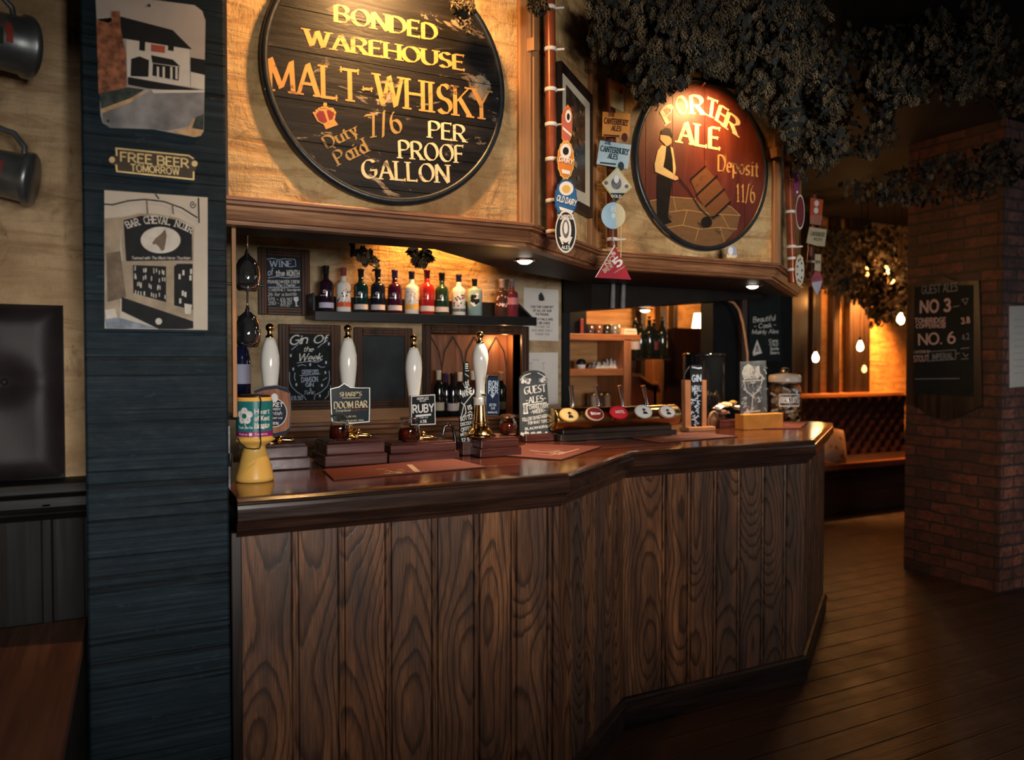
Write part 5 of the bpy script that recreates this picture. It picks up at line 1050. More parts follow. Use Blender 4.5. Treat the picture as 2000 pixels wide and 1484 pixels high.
# swan-neck spout and clamp behind the bottle sign
q0 = onZ(892, 880, HC); pts = [PY(2.75).p(*p) for p in ((891, 884), (888, 850), (884, 834), (876, 828), (868, 833), (865, 848))]
t = thing('swan_neck', 'small black swan-neck spout behind the bottle-shaped sign', 'tap', (pts[0].x, 2.75, HC)); pts[0].z = HC
MB().tube(pts, .006, 10).build('spout', pm('dark_chrome', (.08, .08, .085), .15, 1), t); MB().lathe([(0, 0), (.018, 0), (.018, .006), (.009, .010), (.007, .02)], 18).build('foot', BLACK, t, local=True)

# right-hand end: black ice bucket, framed chalk card, sweet tray, chalk panel on pine block, biscuit jar
c = onZ(1374, 828, HC); t = thing('ice_bucket', 'tall glossy black drum with a ring handle behind the framed chalk card', 'bucket', (c.x, c.y, HC)); kz = (c-CP).dot(FW)/1500
GLB = pm('gloss_black', (.006, .007, .008), .06, 0, .1, 6, coat=.5); rr, hh = 40*kz, 137*kz
MB().lathe([(0, 0), (rr*.96, 0), (rr, .01), (rr, hh-.008), (rr*1.02, hh), (rr*.98, hh+.004), (rr*.94, hh-.004), (rr*.9, hh-.02), (0, hh-.02)], 44).build('drum', GLB, t, local=True)
MB().lathe([(rr*1.005, hh-.014), (rr*1.035, hh-.012), (rr*1.035, hh-.002), (rr*1.005, hh)], 44).build('rim', GLB, t, local=True)
rc = V((-rr*.92, -rr*.45, hh*.62)); MB().tube([rc+RT*(22*kz*cos(a))+UPZ*(30*kz*sin(a)) for a in [2*pi*i/24 for i in range(25)]], .0035, 8, cap=False).build('ring_handle', pm('gunmetal', (.05, .05, .05), .25, .8), t, local=True)
yk = onZ(1362, 842, HC).y+.03; pl = PY(yk-.012)
t = stand_sign('chalk_card', 'tall narrow chalk card in a pale wooden frame on the counter', 1336, 1388, 846, yk, .022, pm('beech_block', (.42, .19, .09), .4, 0, .15, 14), .08)
b = MB(); slab(b, pl, ((1338, 742), (1349, 742), (1350, 836), (1339, 836)), .03, 0); slab(b, pl, ((1372, 742), (1380, 742), (1380, 836), (1372, 836)), .03, 0); b.build('side_rail', pm('beech_rail', (.45, .19, .085), .35, 0, .15, 14), t, bevel=.003)
b = MB(); slab(b, pl, ((1348, 715), (1353, 712), (1370, 713), (1373, 720), (1373, 836), (1349, 836)), .006, 0, -.008); b.build('card', CB, t)
rn = random.Random(9); b = MB()
text_at(b, 'GIN', pl, 1352, 745, 1369, 744, 12, SANSB, 0, -.0065); text_at(b, 'MENU', pl, 1352, 765, 1370, 764, 11, SANSB, 0, -.0065)
for k in range(26): x = rn.uniform(1350, 1368); y = 772+k*2.3; line(b, pl, ((x, y), (x+rn.uniform(-4, 5), y+rn.uniform(-6, 2)), (x+rn.uniform(1, 6), y+rn.uniform(-3, 5))), rn.uniform(.003, .007), 0, -.0063+k*1e-5)
for k in range(5): draw(b, pl, oval(1353+k*4, 719+rn.uniform(-2, 2), 2, 2, 7), 0, -.0062)
b.build('chalk_writing', CHKB, t)
# low tray with a round token and wrapped sweets
c = onZ(1415, 834, HC); t = thing('sweet_tray', 'low dark wooden tray on the counter beside the pale framed chalk card', 'tray', (c.x, c.y, HC))
MB().box((c.x-.085, c.y-.06, HC), (c.x+.085, c.y+.07, HC+.045)).build('tray', BOXW, t, bevel=.004)
q = PY(c.y-.085).p(1392, 814); tg = thing('wooden_disc', 'round wooden disc leaning on the dark tray', 'disc', (q.x, q.y, HC)); T = M.Translation((q.x, q.y, HC+.052)) @ M.Rotation(radians(98), 4, 'X') @ M.Rotation(.35, 4, 'Y')
MB().lathe([(0, -.006), (.048, -.006), (.051, 0), (.048, .006), (0, .006)], 32, T=T).build('disc', pm('turned_wood', (.28, .13, .06), .4, 0, .2, 12), tg); MB().lathe([(.036, .0062), (.040, .0085), (.044, .0062)], 32, T=T).build('turned_ring', DARKW, tg)
WRAP = [pm('wrap_tan', (.66, .40, .20), .4, 0, .3, 60), pm('wrap_white', (.80, .74, .68), .35, 0, .15, 60), pm('wrap_brown', (.14, .06, .035), .35, 0, .3, 60), pm('wrap_gold', (.55, .32, .10), .3, .4, .3, 60), pm('wrap_red', (.36, .05, .03), .35, 0, .2, 60)]
rn = random.Random(4)
def sweet(name, label, p, s, m, grp):
    b = MB(); vs = []; T = M.Translation(p) @ M.Rotation(rn.uniform(0, 6.3), 4, 'Z') @ M.Rotation(rn.uniform(-.6, .6), 4, 'X')
    n = 10
    for i in range(n+1):
        x = -s+2*s*i/n; w = s*.55*(.35+.65*max(0, 1-abs(x/s*1.25)**3)) if abs(x) < s*.72 else s*.45*(1+.3*sin(i*9))
        hgt = s*.38*max(.10, 1-abs(x/s*1.3)**4)
        for a in range(8): vs.append((x, w*cos(a*pi/4)*(1+.1*sin(i*3+a)), hgt*sin(a*pi/4)))
    fs = [(i*8+a, i*8+(a+1) % 8, (i+1)*8+(a+1) % 8, (i+1)*8+a) for i in range(n) for a in range(8)]+[tuple(range(7, -1, -1)), tuple(range(n*8, n*8+8))]
    return tag(b.add(vs, fs, 0, False, T).build(name, m), label, 'sweet', grp)
for i, (px, py, m, lb) in enumerate(((1404, 795, 1, 'white-wrapped sweet on the left of the dark counter tray'), (1417, 790, 0, 'tan-wrapped sweet on the dark counter tray, left of the topmost one'), (1431, 786, 3, 'gold-wrapped sweet topmost on the dark counter tray'), (1412, 805, 2, 'brown-wrapped sweet low at the front of the dark counter tray'), (1440, 796, 1, 'white-wrapped sweet at the right end of the dark counter tray'))):
    q = PY(c.y-.03+.02*(i % 3)).p(px, py); sweet('wrapped_sweet', lb, q, .036, WRAP[m], 'wrapped sweets on the dark tray')
# pine block with chalk-drawn panel
yj = onZ(1490, 838, HC).y; pl = PY(yj)
t = thing('cocktail_panel', 'chalk-drawn panel of a drink standing in an orange pine block', 'sign', tuple(pl.p(1490, 836)))
a = pl.p(1453, 822); c2 = pl.p(1530, 822); MB().box((a.x, yj, HC), (c2.x, yj+.07, pl.p(1490, 808).z)).build('block', pm('orange_pine_block', (.60, .245, .045), .5, 0, .2, 12), t, bevel=.004)
pl2 = PY(yj+.03); b = MB(); slab(b, pl2, ((1446, 707), (1496, 704), (1499, 808), (1447, 812)), .008, 0); b.build('panel', pm('panel_slate', (.10, .11, .12), .6, 0, .4, 16), t)
b = MB(); rn = random.Random(21)
draw(b, pl2, [(1453, 716), (1462, 710), (1472, 717), (1483, 714), (1485, 735), (1480, 740), (1452, 740), (1449, 728)], 0, .0012)
for k in range(44): x = rn.uniform(1449, 1494); y = rn.uniform(712, 806); line(b, pl2, ((x, y), (x+rn.uniform(-6, 6), y+rn.uniform(-8, 8)), (x+rn.uniform(-4, 8), y+rn.uniform(-2, 9))), rn.uniform(.004, .010), k % 2, .0014+k*1e-5)
for q in (((1452, 745), (1458, 765), (1470, 772), (1482, 762), (1488, 744)), ((1470, 772), (1468, 800)), ((1455, 805), (1484, 802)), ((1450, 744), (1490, 742))): line(b, pl2, q, .008, 0, .002)
b.build('chalk_drawing', [pm('grey_chalk', (.46, .44, .41), .9, 0, .3, 70), CHKD], t)
# biscuit jar
c = onZ(1532, 821, HC); kz = (c-CP).dot(FW)/1500; t = thing('biscuit_jar', 'lidded glass jar of wrapped biscuits at the right end of the bar', 'jar', (c.x, c.y, HC)); r = lambda p: p*kz
MB().lathe([(0, r(1)), (r(27), r(1)), (r(30), r(4)), (r(31.5), r(20)), (r(31.5), r(58)), (r(29), r(68)), (r(26), r(72)), (r(26), r(76)), (r(25), r(76)), (r(25), r(71)), (r(28), r(66)), (r(30.4), r(56)), (r(30.4), r(21)), (r(28.5), r(5)), (0, r(3))], 40).build('glass', GLASS, t, local=True)
MB().lathe([(0, r(75)), (r(30), r(75)), (r(30.5), r(77)), (r(30.5), r(86)), (r(28), r(89)), (r(10), r(92)), (0, r(93))], 36).build('lid', pm('frosted_lid', (.62, .54, .45), .25, 0, .1, 14), t, local=True)
MB().ball((0, 0, r(98)), r(7), 18, sq=(1.3, 1.3, .8)).build('knob', GLASS, t, local=True)
b = MB(); RR = r(31.9); cyl2 = lambda x, z, e=0: V(((RR+e)*cos(-pi/2-.46+x/31.9), (RR+e)*sin(-pi/2-.46+x/31.9), r(z)))
for p in (((-20, 30), (20, 30)), ((20, 30), (20, 52)), ((20, 52), (-20, 52)), ((-20, 52), (-20, 30))):
    pts = [(p[0][0]+(p[1][0]-p[0][0])*i/8, p[0][1]+(p[1][1]-p[0][1])*i/8) for i in range(9)]; strokes(b, pts, lambda x, y, z: cyl2(x, y, z), 0, 0, 2)
lay, W = layout('BISCUITS', SANSB)
for ch, x, gw, g in lay:
    for p in g: strokes(b, [((x+q[0])*34/W-17, q[1]*11+36) for q in p], lambda a, c, z: cyl2(a, c, z), 0, 0, 2)
b.build('jar_lettering', WHT, t, local=True)
jc = V((c.x, c.y, HC)); allb = MB(); rn = random.Random(8); n = 0; BM = WRAP
for lay_ in range(6):
    for k in range(9):
        a = k*2*pi/8+lay_*.5; rr = r(20 if k < 8 else 0); s = r(9.5); z = r(9+lay_*10); p = jc+V((rr*cos(a), rr*sin(a), z))
        T = M.Translation(p) @ M.Rotation(rn.uniform(0, 6.3), 4, 'Z') @ M.Rotation(rn.uniform(-.9, .9), 4, 'X') @ M.Rotation(rn.uniform(-.9, .9), 4, 'Y'); m = rn.choice((0, 0, 1, 1, 3, 2, 4)); w, h_, d_ = s*.82, s*.55, s*.40
        pr = [(-w, -h_*.7), (-w*.6, -h_), (w*.6, -h_), (w, -h_*.7), (w, h_*.7), (w*.6, h_), (-w*.6, h_), (-w, h_*.7)]; allb.prism(pr, -d_*.5, d_*.5, m, T)
tag(allb.build('wrapped_biscuits', WRAP), 'small wrapped biscuits filling the glass jar at the right end', 'biscuits', None, 'stuff')
# ------------------------------------------------------------ back-bar shelf and bottles
YS = 3.62
xs0 = onY(609, 622, 3.58).x; xs1 = onY(1038, 622, 3.58).x; zsh = onY(780, 614, YS).z
t = thing('bottle_shelf', 'long black wall shelf carrying a row of gin bottles', 'shelf', ((xs0+xs1)/2, YB, zsh))
MB().box((xs0, 3.53, zsh-.030), (xs1, YB, zsh)).box((xs0, 3.52, zsh-.045), (xs1, 3.535, zsh)).build('board', BLACK, t, bevel=.003)
MB().box((xs0, YB-.015, zsh), (xs1, YB, zsh+.085)).box((xs0, 3.56, zsh), (xs0+.012, YB-.015, zsh+.085)).build('upstand', BLACK, t, bevel=.003)
t2 = MB(); 
t2.prism([(3.56, zsh), (YB-.015, zsh), (YB-.015, zsh+.085)], xs1-.014, xs1, 0, M(((0, 0, 1, 0), (1, 0, 0, 0), (0, 1, 0, 0), (0, 0, 0, 1)))); t2.build('bracket', BLACK, t)
GPROF = [(0, 0), (.034, 0), (.0365, .004), (.0365, .128), (.0355, .138), (.031, .147), (.023, .153), (.0155, .158), (.0135, .166), (.0130, .185), (0, .185)]
def bottle(label, px, py0, py1, y, zb, body, cap, lab=None, band=None, name='gin_bottle', prof=GPROF, grp='gin bottles on the black shelf', labz=(.018, .044), art=None, wide=1, capz=(.183, .225), trans=False, rad=None):
    p = onY(px, (py0+py1)/2, y); hm = onY(px, py0, y).z-onY(px, py1, y).z; k = hm/capz[1]; t = thing(name, label, 'bottle', (p.x, y, zb), 0, grp)
    P = [(a*k*wide, z*k) for a, z in prof]; MB().lathe(P, 28).build('body', body, t, local=True)
    rn_ = P[-2][0]; MB().lathe([(rn_*1.02, capz[0]*k), (rn_*1.12, capz[0]*k+.002), (rn_*1.15, capz[1]*k-.012), (rn_*1.3, capz[1]*k-.010), (rn_*1.3, capz[1]*k-.002), (rn_, capz[1]*k), (0, capz[1]*k)], 20).build('stopper', cap, t, local=True)
    R = max(a for a, z in P)
    if lab: MB().lathe([(R*1.006, labz[0]*k), (R*1.006, labz[1]*k)], 32).build('label', lab, t, local=True)
    if art:
        b = MB(); art(b, R*1.008, k); b.build('emblem', art.mats, t, local=True)
    return t
def art_dots(cols, seed, shape):
    def f(b, R, k):
        rn = random.Random(seed)
        for i in range(22):
            a = -pi/2-1.2+2.6*((i*.382) % 1); z = .052+.066*rn.random(); s = .0052
            q = [(-s, -s), (s, -s), (0, s*1.6)] if shape == 3 else ([(-s*1.3, 0), (0, -s), (s*1.3, 0), (0, s)] if shape == 4 else [(s*cos(j*pi/4), s*sin(j*pi/4)) for j in range(8)])
            b.poly([(R*cos(a+x/R), R*sin(a+x/R), (z+y)*k) for x, y in q], i % len(cols))
    f.mats = cols; return f
def art_crest(col):
    def f(b, R, k):
        F = lambda x, z, e=0: V(((R+e)*cos(-pi/2-.42+x/R), (R+e)*sin(-pi/2-.42+x/R), z*k))
        for i in range(7): a = 2*pi*i/7; b.poly([F(.006*cos(a)+.003*cos(j*pi/3), .098+.006*sin(a)+.003*sin(j*pi/3), i*1e-5) for j in range(6)], 0)
        x = -.024
        for w in (.007, .004, .006, .005, .007, .004, .006): b.poly([F(x, .078), F(x+w-.0015, .078), F(x+w-.0015, .082), F(x, .082)], 0); x += w
    f.mats = [col]; return f
GB = lambda n, c: pm('glass_'+n, c, .06, 0, .1, 8, coat=.4)
LAB = pm('pale_label', (.55, .47, .46), .6, 0, .06, 14); LABL = pm('lilac_label', (.50, .50, .66), .6, 0, .06, 14); CERA = pm('white_ceramic', (.72, .69, .65), .25, 0, .04, 10); CRS = pm('crest_print', (.50, .46, .48), .5)
GR, YE, DG, OR_ = pm('dot_green', (.02, .10, .05), .4), pm('dot_yellow', (.62, .30, .05), .4), pm('dot_black_green', (.012, .03, .025), .4), pm('dot_red', (.35, .02, .02), .4)
bottle('dark plum gin bottle with lilac label, leftmost on the black shelf', 637, 521, 612, YS, zsh, GB('plum', (.022, .008, .016)), BLACK, LABL, art=art_crest(CRS), labz=(.020, .046))
bottle('white ceramic gin bottle with tree print and orange-red band', 671, 524, 612, YS, zsh, CERA, pm('red_clear_stopper', (.20, .05, .05), .1, coat=.5), pm('band_red', (.58, .10, .035), .4), art=art_dots([DG, pm('dot_tan', (.50, .30, .22), .4)], 1, 3), labz=(.028, .052))
bottle('dark teal gin bottle with pale label, third on the shelf', 705, 526, 613, YS, zsh, GB('teal', (.006, .022, .024)), BLACK, LAB, art=art_crest(CRS))
bottle('blue-black gin bottle with pale label and daisy crest', 738, 526, 614, YS, zsh, GB('ink', (.010, .011, .020)), BLACK, LAB, art=art_crest(CRS))
bottle('dark magenta gin bottle with pale label and tree crest', 771, 527, 614, YS, zsh, GB('magenta', (.050, .006, .022)), pm('purple_stopper', (.05, .03, .09), .2, coat=.4), LAB, art=art_crest(CRS))
bottle('white ceramic gin bottle with yellow diamonds and yellow band', 804, 529, 614, YS, zsh, CERA, pm('navy_stopper', (.02, .022, .05), .2, coat=.4), pm('band_yellow', (.66, .36, .08), .4), art=art_dots([YE, pm('dot_slate', (.16, .20, .24), .4), YE], 2, 4), labz=(.026, .052))
bottle('bright red gin bottle with pale label', 834, 526, 615, YS, zsh, GB('red', (.40, .018, .016)), pm('dark_red_stopper', (.12, .01, .012), .2, coat=.4), LAB, art=art_crest(pm('coral_print', (.60, .16, .10), .5)))
bottle('green gin bottle with pale label', 863, 531, 615, YS, zsh, GB('green', (.016, .042, .020)), BLACK, LAB, art=art_crest(CRS))
bottle('white ceramic gin bottle with red and green spots and dark band', 896, 533, 615, YS, zsh, CERA, pm('violet_stopper', (.04, .03, .07), .2, coat=.4), pm('band_slate', (.07, .085, .095), .4), art=art_dots([OR_, GR], 3, 8), labz=(.022, .038))
SQ = [(0, 0), (.034, 0), (.036, .003), (.036, .130), (.033, .137), (.012, .142), (.011, .165), (0, .165)]
tb = bottle('square pale teal gin bottle with a dark animal print, right of the row', 927, 541, 615, YS, zsh, GB('pale_teal', (.22, .34, .34)), BLACK, None, prof=SQ, capz=(.150, .190), wide=1.05)
def art_sq(b, R, k): pass
b = MB(); F = PY(YS-.0385); rn = random.Random(6)
for k_ in range(16): draw(b, F, oval(928+rn.uniform(-6, 7), 585+rn.uniform(-11, 11), rn.uniform(2, 5), rn.uniform(2, 6), 8), 0 if k_ % 3 else 1, .001+k_*4e-5)
b.build('print', [BLK, WHT], tb)
bottle('clear bottle with oval pink label, behind the right end of the shelf row', 980, 539, 614, YS+.02, zsh, GB('smoke', (.06, .025, .02)), pm('pink_stopper', (.55, .36, .28), .3), None, prof=SQ, capz=(.155, .20), art=art_dots([pm('pink_oval', (.62, .40, .34), .5)], 4, 8))
bottle('rose pink bottle with pink label, rightmost on the black shelf', 1000, 540, 615, YS, zsh, GB('rose', (.16, .025, .035)), pm('grey_stopper', (.20, .16, .19), .2), pm('rose_label', (.50, .18, .20), .5), prof=GPROF, labz=(.075, .115))
# bottles inside the niche
WPROF = [(0, 0), (.035, 0), (.037, .004), (.037, .170), (.034, .190), (.020, .208), (.0145, .225), (.0140, .262), (0, .262)]
yn = YB+.085; zn = nz0
NB = (('slim dark wine bottle with cream capsule, leftmost in the niche', 857, 716, 805, (.010, .010, .010), PAPER2, PAPER2), ('dark wine bottle with purple capsule in the niche, next to the cream-capped one', 871, 722, 805, (.012, .008, .012), pm('capsule_purple', (.05, .025, .07), .3), None), ('black wine bottle with pale label in the niche, third from left', 884, 722, 805, (.008, .009, .010), BLACK, LAB), ('dark bottle with cream capsule and red neck label, left of the bottle sign', 898, 722, 806, (.014, .010, .009), PAPER2, pm('label_cream2', (.60, .48, .34), .6)), ('brown bottle with cream capsule right behind the bottle sign', 924, 722, 808, (.05, .018, .012), PAPER2, pm('label_cream2', (.60, .48, .34), .6)), ('dark green liqueur bottle with orange cap, right in the niche', 978, 722, 805, (.010, .016, .012), pm('cap_orange', (.62, .30, .12), .4), pm('label_olive', (.20, .17, .10), .6)), ('small clear bottle beside the white pump handle in the niche', 949, 728, 804, (.05, .03, .02), pm('cap_tan', (.45, .28, .12), .4), LAB))
for lb, px, y0, y1, c_, cap, lab in NB: bottle(lb, px, y0, y1, yn-(.03 if px in (884, 978) else 0), zn, pm('niche_glass_%d' % px, c_, .08, 0, .1, 6, coat=.3), cap, lab, name='wine_bottle', prof=WPROF, grp='dark bottles in the niche', capz=(.225, .285), labz=(.035, .085))

# ------------------------------------------------------------ framed chalkboards and notices on the back wall
def framed(name, label, x0, y0, x1, y1, fw, frame, board, cat='chalkboard', th=.022):
    pl = PY(YB); T, w, h = frame_rect(pl, x0, y0, x1, y1); o = T.translation; t = thing(name, label, cat, tuple(o+V((w/2, 0, h/2))))
    moulded_frame(o.x+fw, o.z+fw, o.x+w-fw, o.z+h-fw, YB, fw, th, frame, t); MB().box((o.x+fw, YB-.010, o.z+fw), (o.x+w-fw, YB, o.z+h-fw)).build('slate', board, t); return t
PBB = PY(YB-.0115)
t = framed('wine_board', 'framed chalkboard headed WINE beside the gin bottles', 503, 486, 604, 616, .040, FRAMEW, pm('blue_black_slate', (.008, .012, .022), .6, 0, .4, 8))
K = lambda x, y: (490+x*.1011, 480+y*.1011); b = MB()
for s, x0, y0, x1, y1, cap, st, m in (('WINE', 375, 405, 790, 405, 115, ROMAN, 0), ('of', 330, 575, 430, 560, 130, SCRIPT, 0), ('the', 490, 575, 650, 575, 100, SANSB, 1), ('MONTH', 695, 580, 935, 590, 110, SANSB, 1), ('FRANSCHHOEK CREW', 330, 725, 940, 722, 58, SANS, 1), ('The Champ', 480, 785, 850, 780, 48, SCRIPT, 1), ('CABERNET Sauvignon', 345, 878, 955, 868, 52, HAND, 1), ('26 for a bottle', 330, 970, 880, 960, 62, HAND, 1), ('175 - \u00a36.90', 330, 1065, 790, 1065, 62, HAND, 1), ('250 - \u00a38.90', 340, 1140, 780, 1130, 58, HAND, 1), ('2020', 560, 1190, 740, 1180, 44, HAND, 1)):
    text_at(b, s, PBB, *K(x0, y0), *K(x1, y1), cap*.1011, st, m, .001)
for q in (((300, 400), (300, 260), (420, 240), (520, 270), (660, 250), (850, 260), (870, 390), (760, 410)), ((330, 620), (500, 595), (700, 620), (930, 600)), ((340, 800), (620, 800), (940, 800))): line(b, PBB, [K(*p) for p in q], .0028, 0, .001)
draw(b, PBB, [K(*p) for p in ((825, 990), (915, 985), (920, 1050), (885, 1090), (885, 1150), (930, 1165), (850, 1170), (870, 1150), (860, 1090), (830, 1050))], 1, .0012)
b.build('chalk_writing', [CHKB, CHK], t)
t = framed('gin_board', 'framed chalkboard reading Gin Of the Week, behind the first two pumps', 543, 634, 664, 800, .048, FRAMEW, CB)
K = lambda x, y: (440+x*.1348, 600+y*.1348); b = MB()
for s, x0, y0, x1, y1, cap, st, m in (('Gin', 930, 545, 1180, 520, 130, SCRIPT, 0), ('Of', 1275, 520, 1470, 510, 110, SCRIPT, 0), ('the', 1130, 640, 1270, 640, 70, SCRIPT, 0), ('Week', 1050, 780, 1390, 770, 105, SCRIPT, 0), ('DEERFORD', 1115, 965, 1350, 960, 55, SANS, 1), ('DAMSON', 1105, 1085, 1340, 1075, 70, SANS, 1), ('GIN', 1165, 1150, 1275, 1150, 55, SANS, 1), ('&', 1225, 1215, 1250, 1215, 40, SANS, 1), ('Tonic', 1130, 1262, 1290, 1255, 50, SCRIPT, 1), ('\u00a38.50', 955, 1345, 1120, 1340, 55, SANS, 1)):
    text_at(b, s, PBB, *K(x0, y0), *K(x1, y1), cap*.1348, st, m, .001)
for q in (((960, 615), (1010, 575), (1050, 540)), ((1340, 585), (1390, 540), (1480, 480)), ((1040, 805), (1200, 785), (1340, 795), (1410, 745)), ((930, 940), (930, 1060), (960, 1150), (1040, 1230), (1130, 1280), (1190, 1370)), ((1505, 920), (1510, 1050), (1480, 1140), (1400, 1220), (1300, 1270), (1285, 1350)), ((1010, 950), (1000, 1010), (1015, 1060)), ((1470, 1020), (1410, 1060)), ((1050, 850), (1110, 830), (1170, 845)), ((1340, 840), (1390, 870), (1440, 865)), ((1080, 990), (1370, 965)), ((1440, 1330), (1490, 1280), (1500, 1210))): line(b, PBB, [K(*p) for p in q], .0026, 1, .001)
for x, y in ((950, 700), (1500, 530), (1460, 800), (985, 895), (1450, 945), (1030, 1120), (1400, 1130), (1370, 1280), (1535, 1150), (1230, 830)): c = K(x, y); draw(b, PBB, oval(c[0], c[1], 1.9, 3.2, 8), 1, .0012)
b.build('chalk_writing', [CHK, CHKB], t)
framed('blank_board', 'blank framed chalkboard between the gin board and the niche', 690, 640, 804, 797, .042, FRAMEW, pm('dusty_slate', (.016, .021, .024), .6, 0, .5, 7))
t = thing('notice', 'white printed notice with a horse head logo pinned above another sheet', 'notice', tuple(PY(YB).p(1056, 615))); pl = PY(YB-.004)
b = MB(); slab(b, pl, ((1023, 561), (1091, 566), (1091, 666), (1022, 664)), .001, 0); b.build('sheet', PAPER, t); b = MB()
draw(b, pl, [(1052, 576), (1057, 570), (1062, 578), (1064, 586), (1058, 588), (1052, 586)], 0, .001)
for i, (s, w) in enumerate((('FOR THE COMFORT', 44), ('OF ALL OF OUR', 36), ('PATRONS', 24), ('COCKTAILS ARE', 42), ('TO BE USED', 30), ('OUTSIDE THE', 30), ('BUILDING ONLY', 40), ('THANK YOU', 28))): y = 601+i*7.3+(i > 2)*2; text_at(b, s, pl, 1059-w/2, y, 1059+w/2, y+.8, 4, SANSB, 0 if i < 5 else 1, .001)
b.build('print', [INK, DIMINK], t)
t = thing('notice', 'plain pale sheet pinned below the horse head notice', 'notice', tuple(PY(YB).p(1056, 740)))
b = MB(); slab(b, pl, ((1023, 689), (1090, 688), (1090, 788), (1060, 792), (1023, 790)), .001, 0); b.build('sheet', PAPER, t)
b = MB(); text_at(b, 'NOTICE', pl, 1040, 704, 1053, 704, 2.5, SANS, 0, .001)
for x in (1037, 1061): line(b, pl, ((x-3, 709), (x+3, 708)), .003, 0, .001); line(b, pl, ((x, 709), (x, 722)), .003, 0, .001)
b.build('print', DIMINK, t)

# upturned spirits on the optic rail at the left end
t = thing('wine_glass', 'large wine glass hanging upside down at the left end, the upper of two', 'glass', tuple(onY(483, 540, 2.95)), 0, 'glasses hanging in the rack')
SMOK = pm('smoky_glass', (.30, .32, .36), .03, 0, .05, 5, trans=.97)
def wglass(t, s=1):
    MB().lathe([(.004, .10), (.010, .078), (.030, .060), (.043, .030), (.046, .0), (.043, -.030), (.034, -.052), (.0325, -.052), (.0415, -.030), (.0445, .0), (.041, .030), (.028, .058), (0, .074)], 28, T=M.Diagonal((s, s, s, 1))).build('bowl', SMOK, t, local=True)
    MB().lathe([(.034*s, .172*s), (.010*s, .166*s), (.004*s, .158*s), (.0035*s, .095*s)], 20).build('stem', SMOK, t, local=True)
wglass(t)
q = onY(484, 650, 2.95); t = thing('wine_glass', 'large wine glass hanging upside down at the left end, the lower of two', 'glass', tuple(q), 0, 'glasses hanging in the rack'); wglass(t)
rk = thing('glass_rack', 'dark iron glass rack in the shadow at the left end of the bar', 'rack', tuple(onY(475, 500, 2.95))); b = MB()
for zz in (.172, ): 
    for c in (onY(483, 540, 2.95), q): b.tube([(c.x-.10, 2.95, c.z+zz+.004), (c.x+.06, 2.95, c.z+zz+.004)], .005, 8)
c0 = onY(472, 540, 2.95); b.tube([(onY(484, 540, 2.95).x-.10, 2.95, HC+.001), (onY(484, 540, 2.95).x-.10, 2.95, 1.89)], .007, 8); b.build('rail', IRON, rk)
q = onY(473, 760, 3.1); bl = thing('spirit_bottle', 'dark blue bottle with pale label at the left end of the bar opening', 'bottle', (q.x, 3.1, 1.30)); 
MB().lathe([(0, 0), (.030, 0), (.032, .004), (.032, .20), (.026, .24), (.013, .27), (.012, .36), (0, .36)], 24).build('body', GB('navy', (.012, .016, .055)), bl, local=True); MB().lathe([(.0325, .115), (.0325, .19)], 24).build('label', LABL, bl, local=True)
MB().lathe([(.0125, .34), (.015, .342), (.015, .375), (0, .375)], 16).build('cap', LABL, bl, local=True)
MB().box((.235, 3.0, 1.285), (q.x+.06, 3.2, 1.30)).build('ledge_board', BLACK, None); tag(bpy.data.objects['ledge_board'], 'small dark ledge under the blue bottle at the left end', 'ledge')

# ------------------------------------------------------------ things on the hatch shelves
rn = random.Random(31)
def box_on(name, label, cat, x0, y0, x1, y1, y, zb, mat, d=.10, mats=None):
    a = onY(x0, (y0+y1)/2, y); c = onY(x1, (y0+y1)/2, y); zt = onY((x0+x1)/2, y0, y).z; return tag(MB().box((a.x, y, zb), (c.x, y+d, zt)).build(name, mat, bevel=.004), label, cat)
def cup(label, px, y, zb, mat, r=.035, h=.07):
    p = onY(px, 650, y); t = thing('tumbler', label, 'glass', (p.x, y, zb), 0, 'tumblers on the hatch top shelf'); MB().lathe([(0, 0), (r*.8, 0), (r*.85, .004), (r, h), (r*.93, h), (r*.78, .01), (0, .008)], 18).build('glass', mat, t, local=True)
cup('dark tumbler on the orange top shelf, leftmost of the row', 1152, 4.42, TOPZ, pm('dark_tumbler', (.05, .03, .03), .1, coat=.4)); cup('brown tumbler on the orange top shelf, second of the row', 1168, 4.40, TOPZ, pm('brown_tumbler', (.12, .05, .03), .1, coat=.4)); cup('black tumbler on the orange top shelf, third of the row', 1184, 4.42, TOPZ, pm('black_tumbler', (.015, .015, .018), .1, coat=.4)); cup('grey tumbler on the orange top shelf, beside the paper pad', 1200, 4.42, TOPZ, pm('grey_tumbler', (.12, .12, .13), .1, coat=.4))
a = onY(1228, 650, 4.33); tt = thing('paper_pad', 'small cream paper pad on the orange top shelf', 'pad', (a.x, 4.33, TOPZ)); MB().prism([(-.055, 0), (.055, 0), (.047, .042), (-.045, .042)], -.02, .02, 0, M.Rotation(pi/2, 4, 'X')).build('pad', PAPER2, tt, local=True, bevel=.002); MB().box((-.04, -.0215, .02), (.04, -.0200, .026)).build('heading', DIMINK, tt, local=True)
box_on('storage_box', 'tall black storage box on the left of the orange top shelf', 'box', 1106, 590, 1146, 650, 4.36, TOPZ, BLACK, .15)
box_on('ring_binder', 'thin red-spined binder by the black box on the top shelf', 'binder', 1134, 622, 1140, 650, 4.33, TOPZ, pm('red_spine', (.20, .03, .03), .5), .02)
p = onY(1135, 715, 4.4); tt = thing('black_cup', 'black and white cup on the lower orange shelf', 'cup', (p.x, 4.4, LOWZ)); MB().lathe([(0, 0), (.028, 0), (.030, .02), (.030, .028), (0, .028)], 18).build('base', WHITE, tt, local=True); MB().lathe([(.030, .028), (.036, .034), (.030, .055), (.015, .064), (0, .066)], 18).build('dome', BLACK, tt, local=True)
